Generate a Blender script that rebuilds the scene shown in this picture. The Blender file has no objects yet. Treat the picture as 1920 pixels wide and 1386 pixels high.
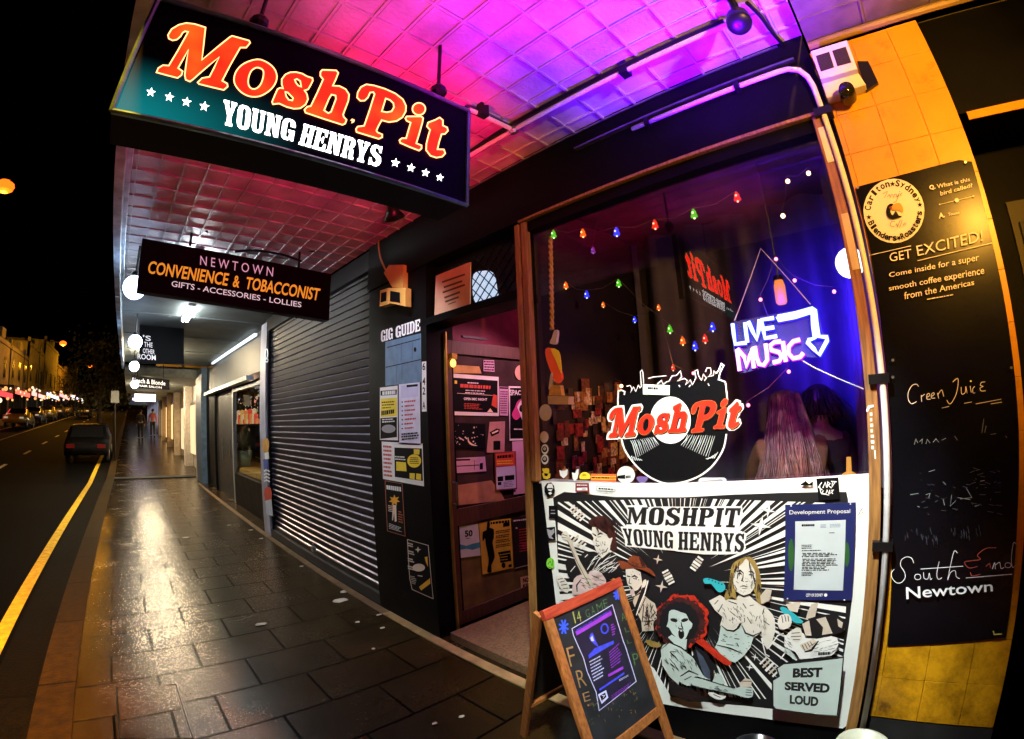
import bpy, bmesh, math, random
from mathutils import Vector, Matrix
from mathutils.geometry import tessellate_polygon
R = math.radians
random.seed(7)
S = bpy.context.scene
COL = S.collection

# ------------------------------------------------------------------ camera
# wide-angle lens measured from the photograph: theta = r/F * (1 + K r^2)
W0, H0 = 1920.0, 1386.0
F, K = 869.275, -0.061428e-6
YAW, PIT, ROL = 0.79956, 0.10757, -0.03952
EYE = Vector((0, 0, 1.6))
fw = Vector((math.sin(YAW)*math.cos(PIT), math.cos(YAW)*math.cos(PIT), math.sin(PIT)))
r0 = Vector((math.cos(YAW), -math.sin(YAW), 0)); u0 = r0.cross(fw)
cr, sr = math.cos(ROL), math.sin(ROL)
rt = cr*r0 + sr*u0; up = -sr*r0 + cr*u0
cd = bpy.data.cameras.new('camera'); cam = bpy.data.objects.new('camera', cd); COL.objects.link(cam)
m3 = Matrix((rt, up, -fw)).transposed()
cam.matrix_world = Matrix.Translation(EYE) @ m3.to_4x4()
S.render.engine = 'CYCLES'
cd.type = 'PANO'
cd.panorama_type = 'FISHEYE_LENS_POLYNOMIAL'
cd.sensor_fit = 'HORIZONTAL'; cd.sensor_width = 36.0
mm = 36.0/W0                                  # mm per photo pixel
cd.fisheye_fov = R(200)
cd.fisheye_polynomial_k0 = 0
cd.fisheye_polynomial_k1 = -1/(F*mm)
cd.fisheye_polynomial_k2 = 0
cd.fisheye_polynomial_k3 = -K/(F*mm**3)
cd.fisheye_polynomial_k4 = 0
cd.clip_start = 0.01; cd.clip_end = 2000
S.camera = cam

# ------------------------------------------------------------------ world, colour
wd = bpy.data.worlds.new('World'); S.world = wd; wd.use_nodes = True
wn = wd.node_tree.nodes; wl = wd.node_tree.links
sky = wn.new('ShaderNodeTexSky'); sky.sky_type = 'NISHITA'; sky.sun_disc = False
sky.sun_elevation = R(-6); sky.sun_rotation = R(250)
wl.new(sky.outputs['Color'], wn['Background'].inputs['Color'])
wn['Background'].inputs['Strength'].default_value = 0.006
S.view_settings.view_transform = 'Standard'; S.view_settings.look = 'None'
S.view_settings.exposure = -0.3; S.view_settings.gamma = 1.0
S.cycles.max_bounces = 8; S.cycles.transparent_max_bounces = 12
S.cycles.sample_clamp_indirect = 6
S.cycles.use_denoising = True
S.cycles.caustics_reflective = False; S.cycles.caustics_refractive = False

# ------------------------------------------------------------------ lamps (all in night use)
def lamp(name, kind, loc, col, e, target=None, size=0.05, spot=90, blend=0.8, parent=None):
    l = bpy.data.lights.new(name, kind); l.energy = e; l.color = col
    if kind == 'AREA':
        l.size = size
    else:
        l.shadow_soft_size = size
    if kind == 'SPOT':
        l.spot_size = R(spot); l.spot_blend = blend
    o = bpy.data.objects.new(name, l); COL.objects.link(o); o.location = loc
    if target is not None:
        o.rotation_euler = (Vector(target)-Vector(loc)).to_track_quat('-Z', 'Y').to_euler()
    if parent:
        o.parent = parent
        o.matrix_parent_inverse = Matrix.Translation(-parent.location)
    return o
CEIL = 3.15
# colour washers mounted under the awning, pointing up at the pressed-metal ceiling, and two added fill spots
lamp('violet_wash', 'SPOT', (1.42, 0.36, 2.45), (0.14, 0.0, 1.0), 380, (1.40, 0.36, 3.15), .04, 125, .8)
lamp('magenta_wash', 'SPOT', (0.86, 0.85, 2.45), (0.85, 0.0, 0.55), 50, (0.86, 0.98, 3.15), .04, 95, .9)
lamp('pink_wash', 'SPOT', (0.45, 0.80, 2.45), (1.0, 0.09, 0.22), 45, (0.45, 0.95, 3.15), .04, 95, .9)
lamp('crimson_fill', 'SPOT', (0.95, 1.45, 2.45), (1.0, 0.0, 0.09), 120, (1.0, 2.0, 3.15), .05, 130, .9)  # added spot for the red glow off the back of the sign
lamp('amber_wash', 'SPOT', (0.60, -0.75, 2.55), (1.0, 0.45, 0.05), 210, (1.9, 0.02, 2.62), .04, 112, .8)
lamp('panel_fill', 'SPOT', (0.45, 0.35, 2.9), (0.92, 1.0, 0.94), 640, (1.88, 0.70, 0.76), .06, 55, .6)  # unseen spot added to brighten the mural panel
lamp('pillar_wash', 'SPOT', (1.15, 2.55, 3.0), (0.85, 0.85, 1.0), 85, (1.88, 3.0, 1.75), .05, 75, .8)

# ------------------------------------------------------------------ lens: photo pixel -> ray
def ray(x, y):
    a = x-W0/2; b = H0/2-y; q = max(math.hypot(a, b), 1e-6)
    t = q/F*(1+K*q*q); s = math.sin(t)/q
    return rt*(s*a) + up*(s*b) + fw*math.cos(t)
def at(x, y, axis, val):
    d = ray(x, y); return EYE + d*((val-EYE[axis])/d[axis])
VW = {'p': (0, 0, 1), 'A': (280, 20, 5.0526), 'B': (600, 120, 4.95), 'A1': (180, 0, 2.6667), 'C': (1010, 890, 5.544), 'D': (1150, 1030, 6.3),
      'E': (1200, 1100, 4.5714), 'G': (1320, 890, 5.544), 'H': (960, 1060, 4.25), 'I': (1120, 660, 5.33), 'J': (1340, 440, 4.619),
      'K': (1000, 620, 4.62), 'L': (1480, 40, 6.3), 'N': (1590, 290, 4.4704), 'Q': (1640, 540, 5.332), 'R': (1580, 640, 1.859),
      'S': (1540, 1180, 5.0526), 'T': (700, 560, 5.775), 'U': (700, 780, 3.85), 'Wd': (820, 640, 4.3316), 'X': (840, 940, 4.333),
      'Y': (660, 380, 4.621), 'Z': (0, 560, 4.331), 'Aw': (220, 480, 3.15), 'Ab': (360, 560, 3.15), 'Ac': (220, 400, 2.772), 'O': (1480, 40, 2.309)}
def px(v, p):
    x0, y0, s = VW[v]; return (x0+p[0]/s, y0+p[1]/s)

# ------------------------------------------------------------------ materials
MATS = {}
def M(name, col, rough=.6, metal=0.0, emit=None, es=0.0, noise=.12, scale=9, bump=0.0, bscale=40, spec=.5, coat=0):
    if name in MATS: return MATS[name]
    m = bpy.data.materials.new(name); m.use_nodes = True; MATS[name] = m
    n = m.node_tree.nodes; l = m.node_tree.links; b = n['Principled BSDF']
    c = (*col, 1)
    b.inputs['Roughness'].default_value = rough; b.inputs['Metallic'].default_value = metal
    b.inputs['Specular IOR Level'].default_value = spec
    b.inputs['Coat Weight'].default_value = coat
    tc = n.new('ShaderNodeTexCoord')
    if noise:
        t = n.new('ShaderNodeTexNoise'); t.inputs['Scale'].default_value = scale; t.inputs['Detail'].default_value = 6
        l.new(tc.outputs['Object'], t.inputs['Vector'])
        r = n.new('ShaderNodeValToRGB')
        r.color_ramp.elements[0].position = .3; r.color_ramp.elements[1].position = .7
        r.color_ramp.elements[0].color = (*[v*(1-noise) for v in col], 1)
        r.color_ramp.elements[1].color = (*[min(1, v*(1+noise)) for v in col], 1)
        l.new(t.outputs['Fac'], r.inputs['Fac']); l.new(r.outputs['Color'], b.inputs['Base Color'])
        mr = n.new('ShaderNodeMapRange'); mr.inputs[3].default_value = max(0.02, rough*.8); mr.inputs[4].default_value = min(1, rough*1.2)
        l.new(t.outputs['Fac'], mr.inputs[0]); l.new(mr.outputs[0], b.inputs['Roughness'])
    else:
        b.inputs['Base Color'].default_value = c
    if bump:
        t2 = n.new('ShaderNodeTexNoise'); t2.inputs['Scale'].default_value = bscale; t2.inputs['Detail'].default_value = 5
        l.new(tc.outputs['Object'], t2.inputs['Vector'])
        bp = n.new('ShaderNodeBump'); bp.inputs['Strength'].default_value = bump; bp.inputs['Distance'].default_value = .01
        l.new(t2.outputs['Fac'], bp.inputs['Height']); l.new(bp.outputs['Normal'], b.inputs['Normal'])
    if emit:
        b.inputs['Emission Color'].default_value = (*emit, 1); b.inputs['Emission Strength'].default_value = es
    return m
def glow(name, col, es): return M(name, (.02, .02, .02), .6, 0, col, es, 0, spec=.2)
def ramp_emit(name, c1, c2, es, scale, base=(.05, .01, .01), lo=.42, hi=.68):
    m = M(name, base, .8, 0, c1, es, 0, spec=.1); n = m.node_tree.nodes; l = m.node_tree.links
    tc = n.new('ShaderNodeTexCoord'); t = n.new('ShaderNodeTexNoise'); t.inputs['Scale'].default_value = scale; t.inputs['Detail'].default_value = 2
    r = n.new('ShaderNodeValToRGB'); r.color_ramp.elements[0].position = lo; r.color_ramp.elements[1].position = hi
    r.color_ramp.elements[0].color = (*c1, 1); r.color_ramp.elements[1].color = (*c2, 1)
    l.new(tc.outputs['Object'], t.inputs['Vector']); l.new(t.outputs['Fac'], r.inputs['Fac'])
    l.new(r.outputs['Color'], n['Principled BSDF'].inputs['Emission Color'])
    return m
def wood(name, c1, c2, axis=2, scale=14, rough=.55):
    m = M(name, c1, rough, noise=0); n = m.node_tree.nodes; l = m.node_tree.links; b = n['Principled BSDF']
    tc = n.new('ShaderNodeTexCoord'); mp = n.new('ShaderNodeMapping'); s = [6, 6, 6]; s[axis] = .5
    mp.inputs['Scale'].default_value = s
    t = n.new('ShaderNodeTexNoise'); t.inputs['Scale'].default_value = scale; t.inputs['Detail'].default_value = 8
    r = n.new('ShaderNodeValToRGB'); r.color_ramp.elements[0].position = .32; r.color_ramp.elements[1].position = .68
    r.color_ramp.elements[0].color = (*c1, 1); r.color_ramp.elements[1].color = (*c2, 1)
    l.new(tc.outputs['Object'], mp.inputs['Vector']); l.new(mp.outputs['Vector'], t.inputs['Vector'])
    l.new(t.outputs['Fac'], r.inputs['Fac']); l.new(r.outputs['Color'], b.inputs['Base Color'])
    bp = n.new('ShaderNodeBump'); bp.inputs['Strength'].default_value = .25; bp.inputs['Distance'].default_value = .004
    l.new(t.outputs['Fac'], bp.inputs['Height']); l.new(bp.outputs['Normal'], b.inputs['Normal'])
    return m
def glass(name, tint=(.97, .98, 1), refl=1.0, base=.075):
    m = bpy.data.materials.new(name); m.use_nodes = True; n = m.node_tree.nodes; l = m.node_tree.links
    n.remove(n['Principled BSDF']); o = n['Material Output']
    tr = n.new('ShaderNodeBsdfTransparent'); tr.inputs[0].default_value = (*tint, 1)
    gl = n.new('ShaderNodeBsdfGlossy'); gl.inputs['Roughness'].default_value = 0.0; gl.inputs['Color'].default_value = (refl, refl, refl, 1)
    fr = n.new('ShaderNodeLayerWeight'); fr.inputs['Blend'].default_value = .5
    pw = n.new('ShaderNodeMath'); pw.operation = 'POWER'; pw.inputs[1].default_value = 4
    ma = n.new('ShaderNodeMath'); ma.operation = 'MULTIPLY_ADD'; ma.inputs[1].default_value = .8; ma.inputs[2].default_value = base; ma.use_clamp = True
    l.new(fr.outputs['Facing'], pw.inputs[0]); l.new(pw.outputs[0], ma.inputs[0])
    mx = n.new('ShaderNodeMixShader')
    l.new(ma.outputs[0], mx.inputs[0]); l.new(tr.outputs[0], mx.inputs[1]); l.new(gl.outputs[0], mx.inputs[2])
    l.new(mx.outputs[0], o.inputs['Surface'])
    return m

BLACK = M('black_paint', (.0025, .0025, .003), .55, noise=.3, scale=5, bump=.15, spec=.08)
DARK = M('dark_paint', (.03, .03, .034), .5, noise=.3, scale=4, bump=.2)
INK = M('black_ink', (.004, .004, .005), .6, noise=0, spec=.1)
PAPER = M('white_paper', (.78, .80, .78), .7, noise=.06, scale=6)
WHITE = M('white_print', (.8, .8, .8), .6, noise=0)
CREAM = M('cream_print', (.80, .66, .52), .65, noise=.05)
CHALK = M('white_lettering', (.85, .85, .85), .8, noise=.1, scale=60)
STEEL = M('galvanised_steel', (.45, .47, .5), .35, 1.0, noise=.2, scale=20)
BLKMET = M('black_metal', (.015, .015, .017), .35, .6, noise=.2)
AMBERWOOD = wood('varnished_timber', (.15, .065, .018), (.36, .18, .045))
ORWOOD = wood('orange_timber', (.22, .07, .015), (.42, .15, .03))
CONDUIT = M('white_conduit', (.75, .78, .8), .4, noise=.1, scale=15)

# ------------------------------------------------------------------ objects
def tag(o, label=None, cat=None, group=None, kind=None):
    if label: o['label'] = label
    if cat: o['category'] = cat
    if group: o['group'] = group
    if kind: o['kind'] = kind
    return o
def thing(name, label, cat, loc=(0, 0, 0), group=None, rz=0):
    o = bpy.data.objects.new(name, None); COL.objects.link(o); o.location = loc; o.rotation_euler = (0, 0, rz)
    o.empty_display_size = .1
    return tag(o, label, cat, group)

class MB:
    def __init__(self): self.v = []; self.f = []; self.m = []; self.mats = []; self.cur = 0
    def use(self, mat):
        if mat not in self.mats: self.mats.append(mat)
        self.cur = self.mats.index(mat); return self
    def add(self, vs, fs):
        o = len(self.v); self.v += [tuple(v) for v in vs]
        for f in fs: self.f.append([o+i for i in f]); self.m.append(self.cur)
        return self
    def box(self, x0, x1, y0, y1, z0, z1, mtx=None):
        vs = [Vector((x, y, z)) for x in (x0, x1) for y in (y0, y1) for z in (z0, z1)]
        if mtx is not None: vs = [mtx @ v for v in vs]
        return self.add(vs, [(0, 1, 3, 2), (4, 6, 7, 5), (0, 4, 5, 1), (2, 3, 7, 6), (0, 2, 6, 4), (1, 5, 7, 3)])
    def bar(self, a, b, w, h, upv=(0, 0, 1)):
        a = Vector(a); b = Vector(b); d = (b-a).normalized(); s = d.cross(Vector(upv))
        if s.length < 1e-4: s = d.cross(Vector((1, 0, 0)))
        s.normalize(); t = s.cross(d)
        vs = [p + s*i*w/2 + t*j*h/2 for p in (a, b) for i in (-1, 1) for j in (-1, 1)]
        return self.add(vs, [(0, 1, 3, 2), (4, 6, 7, 5), (0, 4, 5, 1), (2, 3, 7, 6), (0, 2, 6, 4), (1, 5, 7, 3)])
    def tube(self, pts, r, n=8, closed=False, cap=True):
        pts = [Vector(p) for p in pts]; k = len(pts); vs = []; fs = []; prev = None
        rr = r if isinstance(r, (list, tuple)) else [r]*k
        for i, p in enumerate(pts):
            if closed: d = pts[(i+1) % k]-pts[i-1]
            else: d = pts[min(i+1, k-1)]-pts[max(i-1, 0)]
            d.normalize()
            if prev is None:
                a = d.cross(Vector((0, 0, 1)))
                if a.length < .05: a = d.cross(Vector((1, 0, 0)))
            else: a = prev - d*prev.dot(d)
            a.normalize(); prev = a; b = d.cross(a)
            for j in range(n):
                t = 2*math.pi*j/n; vs.append(p + (a*math.cos(t)+b*math.sin(t))*rr[i])
        for i in range(k if closed else k-1):
            i2 = (i+1) % k
            for j in range(n): fs.append((i*n+j, i*n+(j+1) % n, i2*n+(j+1) % n, i2*n+j))
        if cap and not closed: fs += [tuple(range(n))[::-1], tuple((k-1)*n+j for j in range(n))]
        return self.add(vs, fs)
    def lathe(self, prof, loc=(0, 0, 0), n=20, mtx=None):
        vs = []; fs = []; L = Vector(loc)
        for r, z in prof:
            for j in range(n):
                t = 2*math.pi*j/n; v = Vector((r*math.cos(t), r*math.sin(t), z))
                vs.append(L + (mtx @ v if mtx is not None else v))
        for i in range(len(prof)-1):
            for j in range(n): fs.append((i*n+j, i*n+(j+1) % n, (i+1)*n+(j+1) % n, (i+1)*n+j))
        return self.add(vs, fs)
    def ball(self, c, r, n=14, sz=(1, 1, 1)):
        k = n//2+1
        vs = []; fs = []
        for i in range(k):
            a = math.pi*i/(k-1)
            for j in range(n):
                t = 2*math.pi*j/n
                vs.append((c[0]+r*sz[0]*math.sin(a)*math.cos(t), c[1]+r*sz[1]*math.sin(a)*math.sin(t), c[2]+r*sz[2]*math.cos(a)))
        for i in range(k-1):
            for j in range(n): fs.append((i*n+j, (i+1)*n+j, (i+1)*n+(j+1) % n, i*n+(j+1) % n))
        return self.add(vs, fs)
    def prism(self, pts, vec):
        """closed outline (3-D points on one plane) given a thickness along vec"""
        pts = [Vector(p) for p in pts]; vec = Vector(vec); k = len(pts)
        nrm = vec.normalized(); a = nrm.orthogonal().normalized(); b = nrm.cross(a)
        tri = tessellate_polygon([[Vector((p.dot(a), p.dot(b), 0)) for p in pts]])
        vs = pts + [p+vec for p in pts]
        fs = [t[::-1] for t in tri] + [tuple(i+k for i in t) for t in tri]
        fs += [(i, (i+1) % k, (i+1) % k+k, i+k) for i in range(k)]
        return self.add(vs, fs)
    def build(self, name, mat=None, parent=None, smooth=False, bevel=0):
        me = bpy.data.meshes.new(name)
        off = parent.matrix_basis.translation if parent is not None else Vector((0, 0, 0))
        p = parent
        tot = Vector((0, 0, 0))
        while p is not None: tot += p.location; p = p.parent
        me.from_pydata([tuple(Vector(v)-tot) for v in self.v], [], self.f)
        for mt in (self.mats or [mat]): me.materials.append(mt)
        if self.mats: me.polygons.foreach_set('material_index', self.m)
        bm = bmesh.new(); bm.from_mesh(me); bmesh.ops.recalc_face_normals(bm, faces=bm.faces); bm.to_mesh(me); bm.free()
        if smooth: me.polygons.foreach_set('use_smooth', [True]*len(me.polygons))
        me.update()
        o = bpy.data.objects.new(name, me); COL.objects.link(o)
        if parent is not None: o.parent = parent
        if bevel:
            b = o.modifiers.new('bevel', 'BEVEL'); b.width = bevel; b.segments = 2; b.limit_method = 'ANGLE'
        return o
def box(name, mat, parent, *a, bevel=0): return MB().box(*a).build(name, mat, parent, bevel=bevel)

def smooth(pts, k=4, closed=True):
    out = []; n = len(pts)
    for i in range(n if closed else n-1):
        p0 = pts[(i-1) % n] if closed or i > 0 else pts[i]; p1 = pts[i]; p2 = pts[(i+1) % n]
        p3 = pts[(i+2) % n] if closed or i+2 < n else p2
        for j in range(k):
            t = j/k
            out.append(tuple(.5*((2*b)+(-a+c)*t+(2*a-5*b+4*c-d)*t*t+(-a+3*b-3*c+d)*t**3) for a, b, c, d in zip(p0, p1, p2, p3)))
    if not closed: out.append(tuple(pts[-1]))
    return out

_txt = {}
def text_mesh(s, bold=0.0, res=3):
    k = (s, bold)
    if k in _txt: return _txt[k]
    c = bpy.data.curves.new('t', 'FONT'); c.body = s; c.offset = bold; c.resolution_u = res; c.fill_mode = 'FRONT'
    o = bpy.data.objects.new('t', c); COL.objects.link(o)
    dg = bpy.context.evaluated_depsgraph_get(); dg.update()
    me = bpy.data.meshes.new_from_object(o.evaluated_get(dg))
    vs = [(v.co.x, v.co.y) for v in me.vertices]; fs = [tuple(p.vertices) for p in me.polygons]
    bpy.data.objects.remove(o); bpy.data.curves.remove(c); bpy.data.meshes.remove(me)
    x0 = min(v[0] for v in vs); x1 = max(v[0] for v in vs); y0 = min(v[1] for v in vs); y1 = max(v[1] for v in vs)
    _txt[k] = ([((x-x0)/(x1-x0), (y-y0)/max(y1-y0, 1e-6)) for x, y in vs], fs)
    return _txt[k]

class Art:
    """flat print, lettering or paint on one real plane; pixels of the photograph are cast onto that plane"""
    def __init__(self, pt, nrm, view='p', base=.0008, step=.00012):
        self.p = Vector(pt); self.n = Vector(nrm).normalized(); self.view = view; self.mb = MB(); self.lay = base; self.step = step
    def w(self, q, view=None, lift=None):
        d = ray(*px(view or self.view, q)); o = self.p + self.n*(self.lay if lift is None else lift)
        return EYE + d*((o-EYE).dot(self.n)/d.dot(self.n))
    def poly(self, mat, pts, holes=(), sm=0, view=None):
        loops = [list(pts)]+[list(h) for h in holes]
        if sm: loops = [smooth(q, sm) for q in loops]
        tri = tessellate_polygon([[Vector((a, b, 0)) for a, b in q] for q in loops])
        flat = [q for lp in loops for q in lp]
        self.mb.use(mat).add([self.w(q, view) for q in flat], tri); self.lay += self.step; return self
    def line(self, mat, pts, wd, closed=False, sm=0, view=None, taper=False):
        if sm: pts = smooth(pts, sm, closed)
        P = [Vector((a, b)) for a, b in pts]; n = len(P)
        if n < 2: return self
        L = []; Rr = []
        for i in range(n):
            a = P[i-1] if (closed or i > 0) else P[i]; b = P[(i+1) % n] if (closed or i < n-1) else P[i]
            d1 = (P[i]-a); d2 = (b-P[i])
            if d1.length < 1e-6: d1 = d2
            if d2.length < 1e-6: d2 = d1
            d1 = d1.normalized(); d2 = d2.normalized(); t = d1+d2
            t = t.normalized() if t.length > .1 else d1
            nn = Vector((-t.y, t.x)); k = min(1.6, 1/max(.5, nn.dot(Vector((-d1.y, d1.x)))))
            hw = wd/2*k
            if taper: hw *= max(.15, math.sin(math.pi*(i+.5)/n))
            L.append(P[i]+nn*hw); Rr.append(P[i]-nn*hw)
        vs = [self.w(q, view) for q in L+Rr]
        fs = [(i, (i+1) % n, (i+1) % n+n, i+n) for i in range(n if closed else n-1)]
        self.mb.use(mat).add(vs, fs); self.lay += self.step; return self
    def text(self, mat, s, tl, tr, br, bl, bold=0.0, view=None):
        vs, fs = text_mesh(s, bold)
        tl, tr, br, bl = map(Vector, (tl, tr, br, bl)); q = []
        for a, b in vs:
            t = tl*(1-a)+tr*a; u = bl*(1-a)+br*a; q.append(u*(1-b)+t*b)
        self.mb.use(mat).add([self.w(z, view) for z in q], fs); self.lay += self.step; return self
    def rows(self, mat, tl, tr, br, bl, n, fill=.5, rnd=.35, view=None):
        """n rows of unreadably small print"""
        tl, tr, br, bl = map(Vector, (tl, tr, br, bl))
        for i in range(n):
            a0 = (i+.5-fill/2)/n; a1 = (i+.5+fill/2)/n; x = random.uniform(0, .04); end = 1-random.uniform(0, rnd)
            while x < end:
                w = min(random.uniform(.04, .16), end-x)
                g = lambda u, v: (tl*(1-u)+tr*u)*(1-v)+(bl*(1-u)+br*u)*v
                self.mb.use(mat).add([self.w(g(x, a0), view), self.w(g(x+w, a0), view), self.w(g(x+w, a1), view), self.w(g(x, a1), view)], [(0, 1, 2, 3)])
                x += w+random.uniform(.015, .035)
        self.lay += self.step; return self
    def sheet(self, mat, pts, th=.0006, view=None):
        """a real sheet of paper or board under the print"""
        q = [self.w(z, view, th) for z in pts]
        self.mb.use(mat).prism(q, -self.n*(th*.9)); return self
    def disc(self, mat, c, r, r2=None, n=28, rot=0, view=None):
        r2 = r2 or r
        pts = [(c[0]+r*math.cos(t)*math.cos(rot)-r2*math.sin(t)*math.sin(rot), c[1]+r*math.cos(t)*math.sin(rot)+r2*math.sin(t)*math.cos(rot)) for t in [2*math.pi*i/n for i in range(n)]]
        return self.poly(mat, pts, view=view)
    def star(self, mat, c, r, k=5, inner=.45, rot=-90, view=None, sq=1):
        pts = []
        for i in range(2*k):
            a = R(rot+180*i/k); q = r if i % 2 == 0 else r*inner
            pts.append((c[0]+q*math.cos(a)*sq, c[1]+q*math.sin(a)))
        return self.poly(mat, pts, view=view)
    def build(self, name, parent=None): return self.mb.build(name, None, parent)
# ------------------------------------------------------------------ ground
def gz(y): return max(0.0, .05*(y-16))
def paver_mat():
    m = M('granite_pavers', (.05, .045, .04), .4, noise=0); n = m.node_tree.nodes; l = m.node_tree.links; b = n['Principled BSDF']
    tc = n.new('ShaderNodeTexCoord')
    br = n.new('ShaderNodeTexBrick'); br.inputs['Scale'].default_value = 1; br.inputs['Brick Width'].default_value = .6; br.inputs['Row Height'].default_value = .4
    br.inputs['Mortar Size'].default_value = .009; br.inputs['Mortar Smooth'].default_value = .2; br.inputs['Bias'].default_value = 0
    br.inputs['Color1'].default_value = (.032, .018, .004, 1); br.inputs['Color2'].default_value = (.017, .0095, .0022, 1); br.inputs['Mortar'].default_value = (.001, .001, .001, 1)
    l.new(tc.outputs['Object'], br.inputs['Vector'])
    sp = n.new('ShaderNodeTexNoise'); sp.inputs['Scale'].default_value = 2.2; sp.inputs['Detail'].default_value = 4
    fi = n.new('ShaderNodeTexNoise'); fi.inputs['Scale'].default_value = 170; fi.inputs['Detail'].default_value = 3
    l.new(tc.outputs['Object'], sp.inputs['Vector']); l.new(tc.outputs['Object'], fi.inputs['Vector'])
    mx = n.new('ShaderNodeMix'); mx.data_type = 'RGBA'; mx.blend_type = 'MULTIPLY'; mx.inputs[0].default_value = .8
    rp = n.new('ShaderNodeValToRGB'); rp.color_ramp.elements[0].position = .35; rp.color_ramp.elements[0].color = (.6, .58, .54, 1); rp.color_ramp.elements[1].position = .7; rp.color_ramp.elements[1].color = (1.15, 1.12, 1.05, 1)
    l.new(sp.outputs['Fac'], rp.inputs['Fac']); l.new(br.outputs['Color'], mx.inputs[6]); l.new(rp.outputs['Color'], mx.inputs[7]); l.new(mx.outputs[2], b.inputs['Base Color'])
    mr = n.new('ShaderNodeMapRange'); mr.inputs[1].default_value = .3; mr.inputs[2].default_value = .7; mr.inputs[3].default_value = .17; mr.inputs[4].default_value = .27
    l.new(sp.outputs['Fac'], mr.inputs[0]); l.new(mr.outputs[0], b.inputs['Roughness'])
    mo = n.new('ShaderNodeMapRange'); mo.inputs[3].default_value = .3; mo.inputs[4].default_value = .04; l.new(br.outputs['Fac'], mo.inputs[0]); l.new(mo.outputs[0], b.inputs['Specular IOR Level'])
    md = n.new('ShaderNodeTexNoise'); md.inputs['Scale'].default_value = 38; md.inputs['Detail'].default_value = 8; md.inputs['Roughness'].default_value = .7; l.new(tc.outputs['Object'], md.inputs['Vector'])
    mq = n.new('ShaderNodeMath'); mq.operation = 'MULTIPLY_ADD'; mq.inputs[1].default_value = .32; l.new(md.outputs['Fac'], mq.inputs[0])
    mr2 = n.new('ShaderNodeMath'); mr2.operation = 'SUBTRACT'; mr2.inputs[1].default_value = .16; l.new(mr.outputs[0], mr2.inputs[0]); l.new(mr2.outputs[0], mq.inputs[2]); l.new(mq.outputs[0], b.inputs['Roughness'])
    ad = n.new('ShaderNodeMath'); ad.operation = 'MULTIPLY_ADD'; ad.inputs[1].default_value = .5
    iv = n.new('ShaderNodeMath'); iv.operation = 'SUBTRACT'; iv.inputs[0].default_value = 1
    l.new(br.outputs['Fac'], iv.inputs[1]); l.new(fi.outputs['Fac'], ad.inputs[0]); l.new(iv.outputs[0], ad.inputs[2])
    bp = n.new('ShaderNodeBump'); bp.inputs['Strength'].default_value = .6; bp.inputs['Distance'].default_value = .004
    l.new(ad.outputs[0], bp.inputs['Height']); l.new(bp.outputs['Normal'], b.inputs['Normal'])
    return m
PAVER = paver_mat()
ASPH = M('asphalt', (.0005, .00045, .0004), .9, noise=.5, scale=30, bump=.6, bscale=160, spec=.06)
KERB = M('kerb_stone', (.035, .019, .0035), .85, noise=.45, scale=14, bump=.6, bscale=70, spec=.1)
GUTT = M('gutter_concrete', (.004, .0026, .0008), .9, noise=.8, scale=22, bump=.8, bscale=60, spec=.08)
def jointed(m, row):
    n = m.node_tree.nodes; l = m.node_tree.links; b = n['Principled BSDF']; src = b.inputs['Base Color'].links[0].from_socket
    tc = n.new('ShaderNodeTexCoord'); br = n.new('ShaderNodeTexBrick'); br.inputs['Scale'].default_value = 1; br.inputs['Brick Width'].default_value = 30; br.inputs['Row Height'].default_value = row; br.inputs['Mortar Size'].default_value = .009
    br.inputs['Color1'].default_value = (1, 1, 1, 1); br.inputs['Color2'].default_value = (.7, .7, .7, 1); br.inputs['Mortar'].default_value = (.1, .1, .1, 1)
    l.new(tc.outputs['Object'], br.inputs['Vector']); mx = n.new('ShaderNodeMix'); mx.data_type = 'RGBA'; mx.blend_type = 'MULTIPLY'; mx.inputs[0].default_value = 1
    l.new(src, mx.inputs[6]); l.new(br.outputs['Color'], mx.inputs[7]); l.new(mx.outputs[2], b.inputs['Base Color'])
jointed(KERB, 1.1); jointed(GUTT, 1.7)
def strip(name, mat, x0, x1, y0, y1, dz, thick, step=4.0):
    """a ground strip following the street's rise"""
    mb = MB(); ys = [y0]
    while ys[-1] < y1:
        y = ys[-1]; ys.append(min(y1, 16 if y < 16 < y+step else y+step))
    vs = []; fs = []
    for y in ys:
        z = gz(y)+dz; vs += [(x0, y, z), (x1, y, z), (x1, y, z-thick), (x0, y, z-thick)]
    for i in range(len(ys)-1):
        o = i*4
        for j in range(4): fs.append((o+j, o+(j+1) % 4, o+4+(j+1) % 4, o+4+j))
    fs += [(0, 1, 2, 3), tuple(len(vs)-4+j for j in (3, 2, 1, 0))]
    o = mb.add(vs, fs).build(name, mat); return tag(o, kind='structure')
strip('ground', M('ground_earth', (.02, .02, .018), .9, noise=.3), -400, 400, -60, 700, -.5, .2, 40)
strip('footpath', PAVER, -.53, 3.2, -5, 150, 0, .3)
kb = strip('kerb', KERB, -.78, -.535, -5, 150, -.002, .28)
strip('gutter', GUTT, -1.17, -.785, -5, 150, -.115, .15)
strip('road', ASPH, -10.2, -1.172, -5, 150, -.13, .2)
strip('far_kerb', KERB, -10.5, -10.21, -5, 150, 0, .3)
strip('far_footpath', M('far_paving', (.03, .026, .02), .5, noise=.3, bump=.3), -13.2, -10.51, -5, 150, 0, .3)
YEL = M('yellow_road_paint', (.8, .48, .012), .7, noise=.35, scale=14, bump=.3, bscale=60)
strip('yellow_kerb_line', YEL, -1.36, -1.22, -5, 34, -.124, .004, 3)
mb = MB()
for i in range(24):
    y = 4+i*5.0; z0 = gz(y)-.124; z1 = gz(y+1.5)-.124
    mb.add([(-4.95, y, z0), (-4.8, y, z0), (-4.8, y+1.5, z1), (-4.95, y+1.5, z1)], [(0, 1, 2, 3)])
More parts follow.
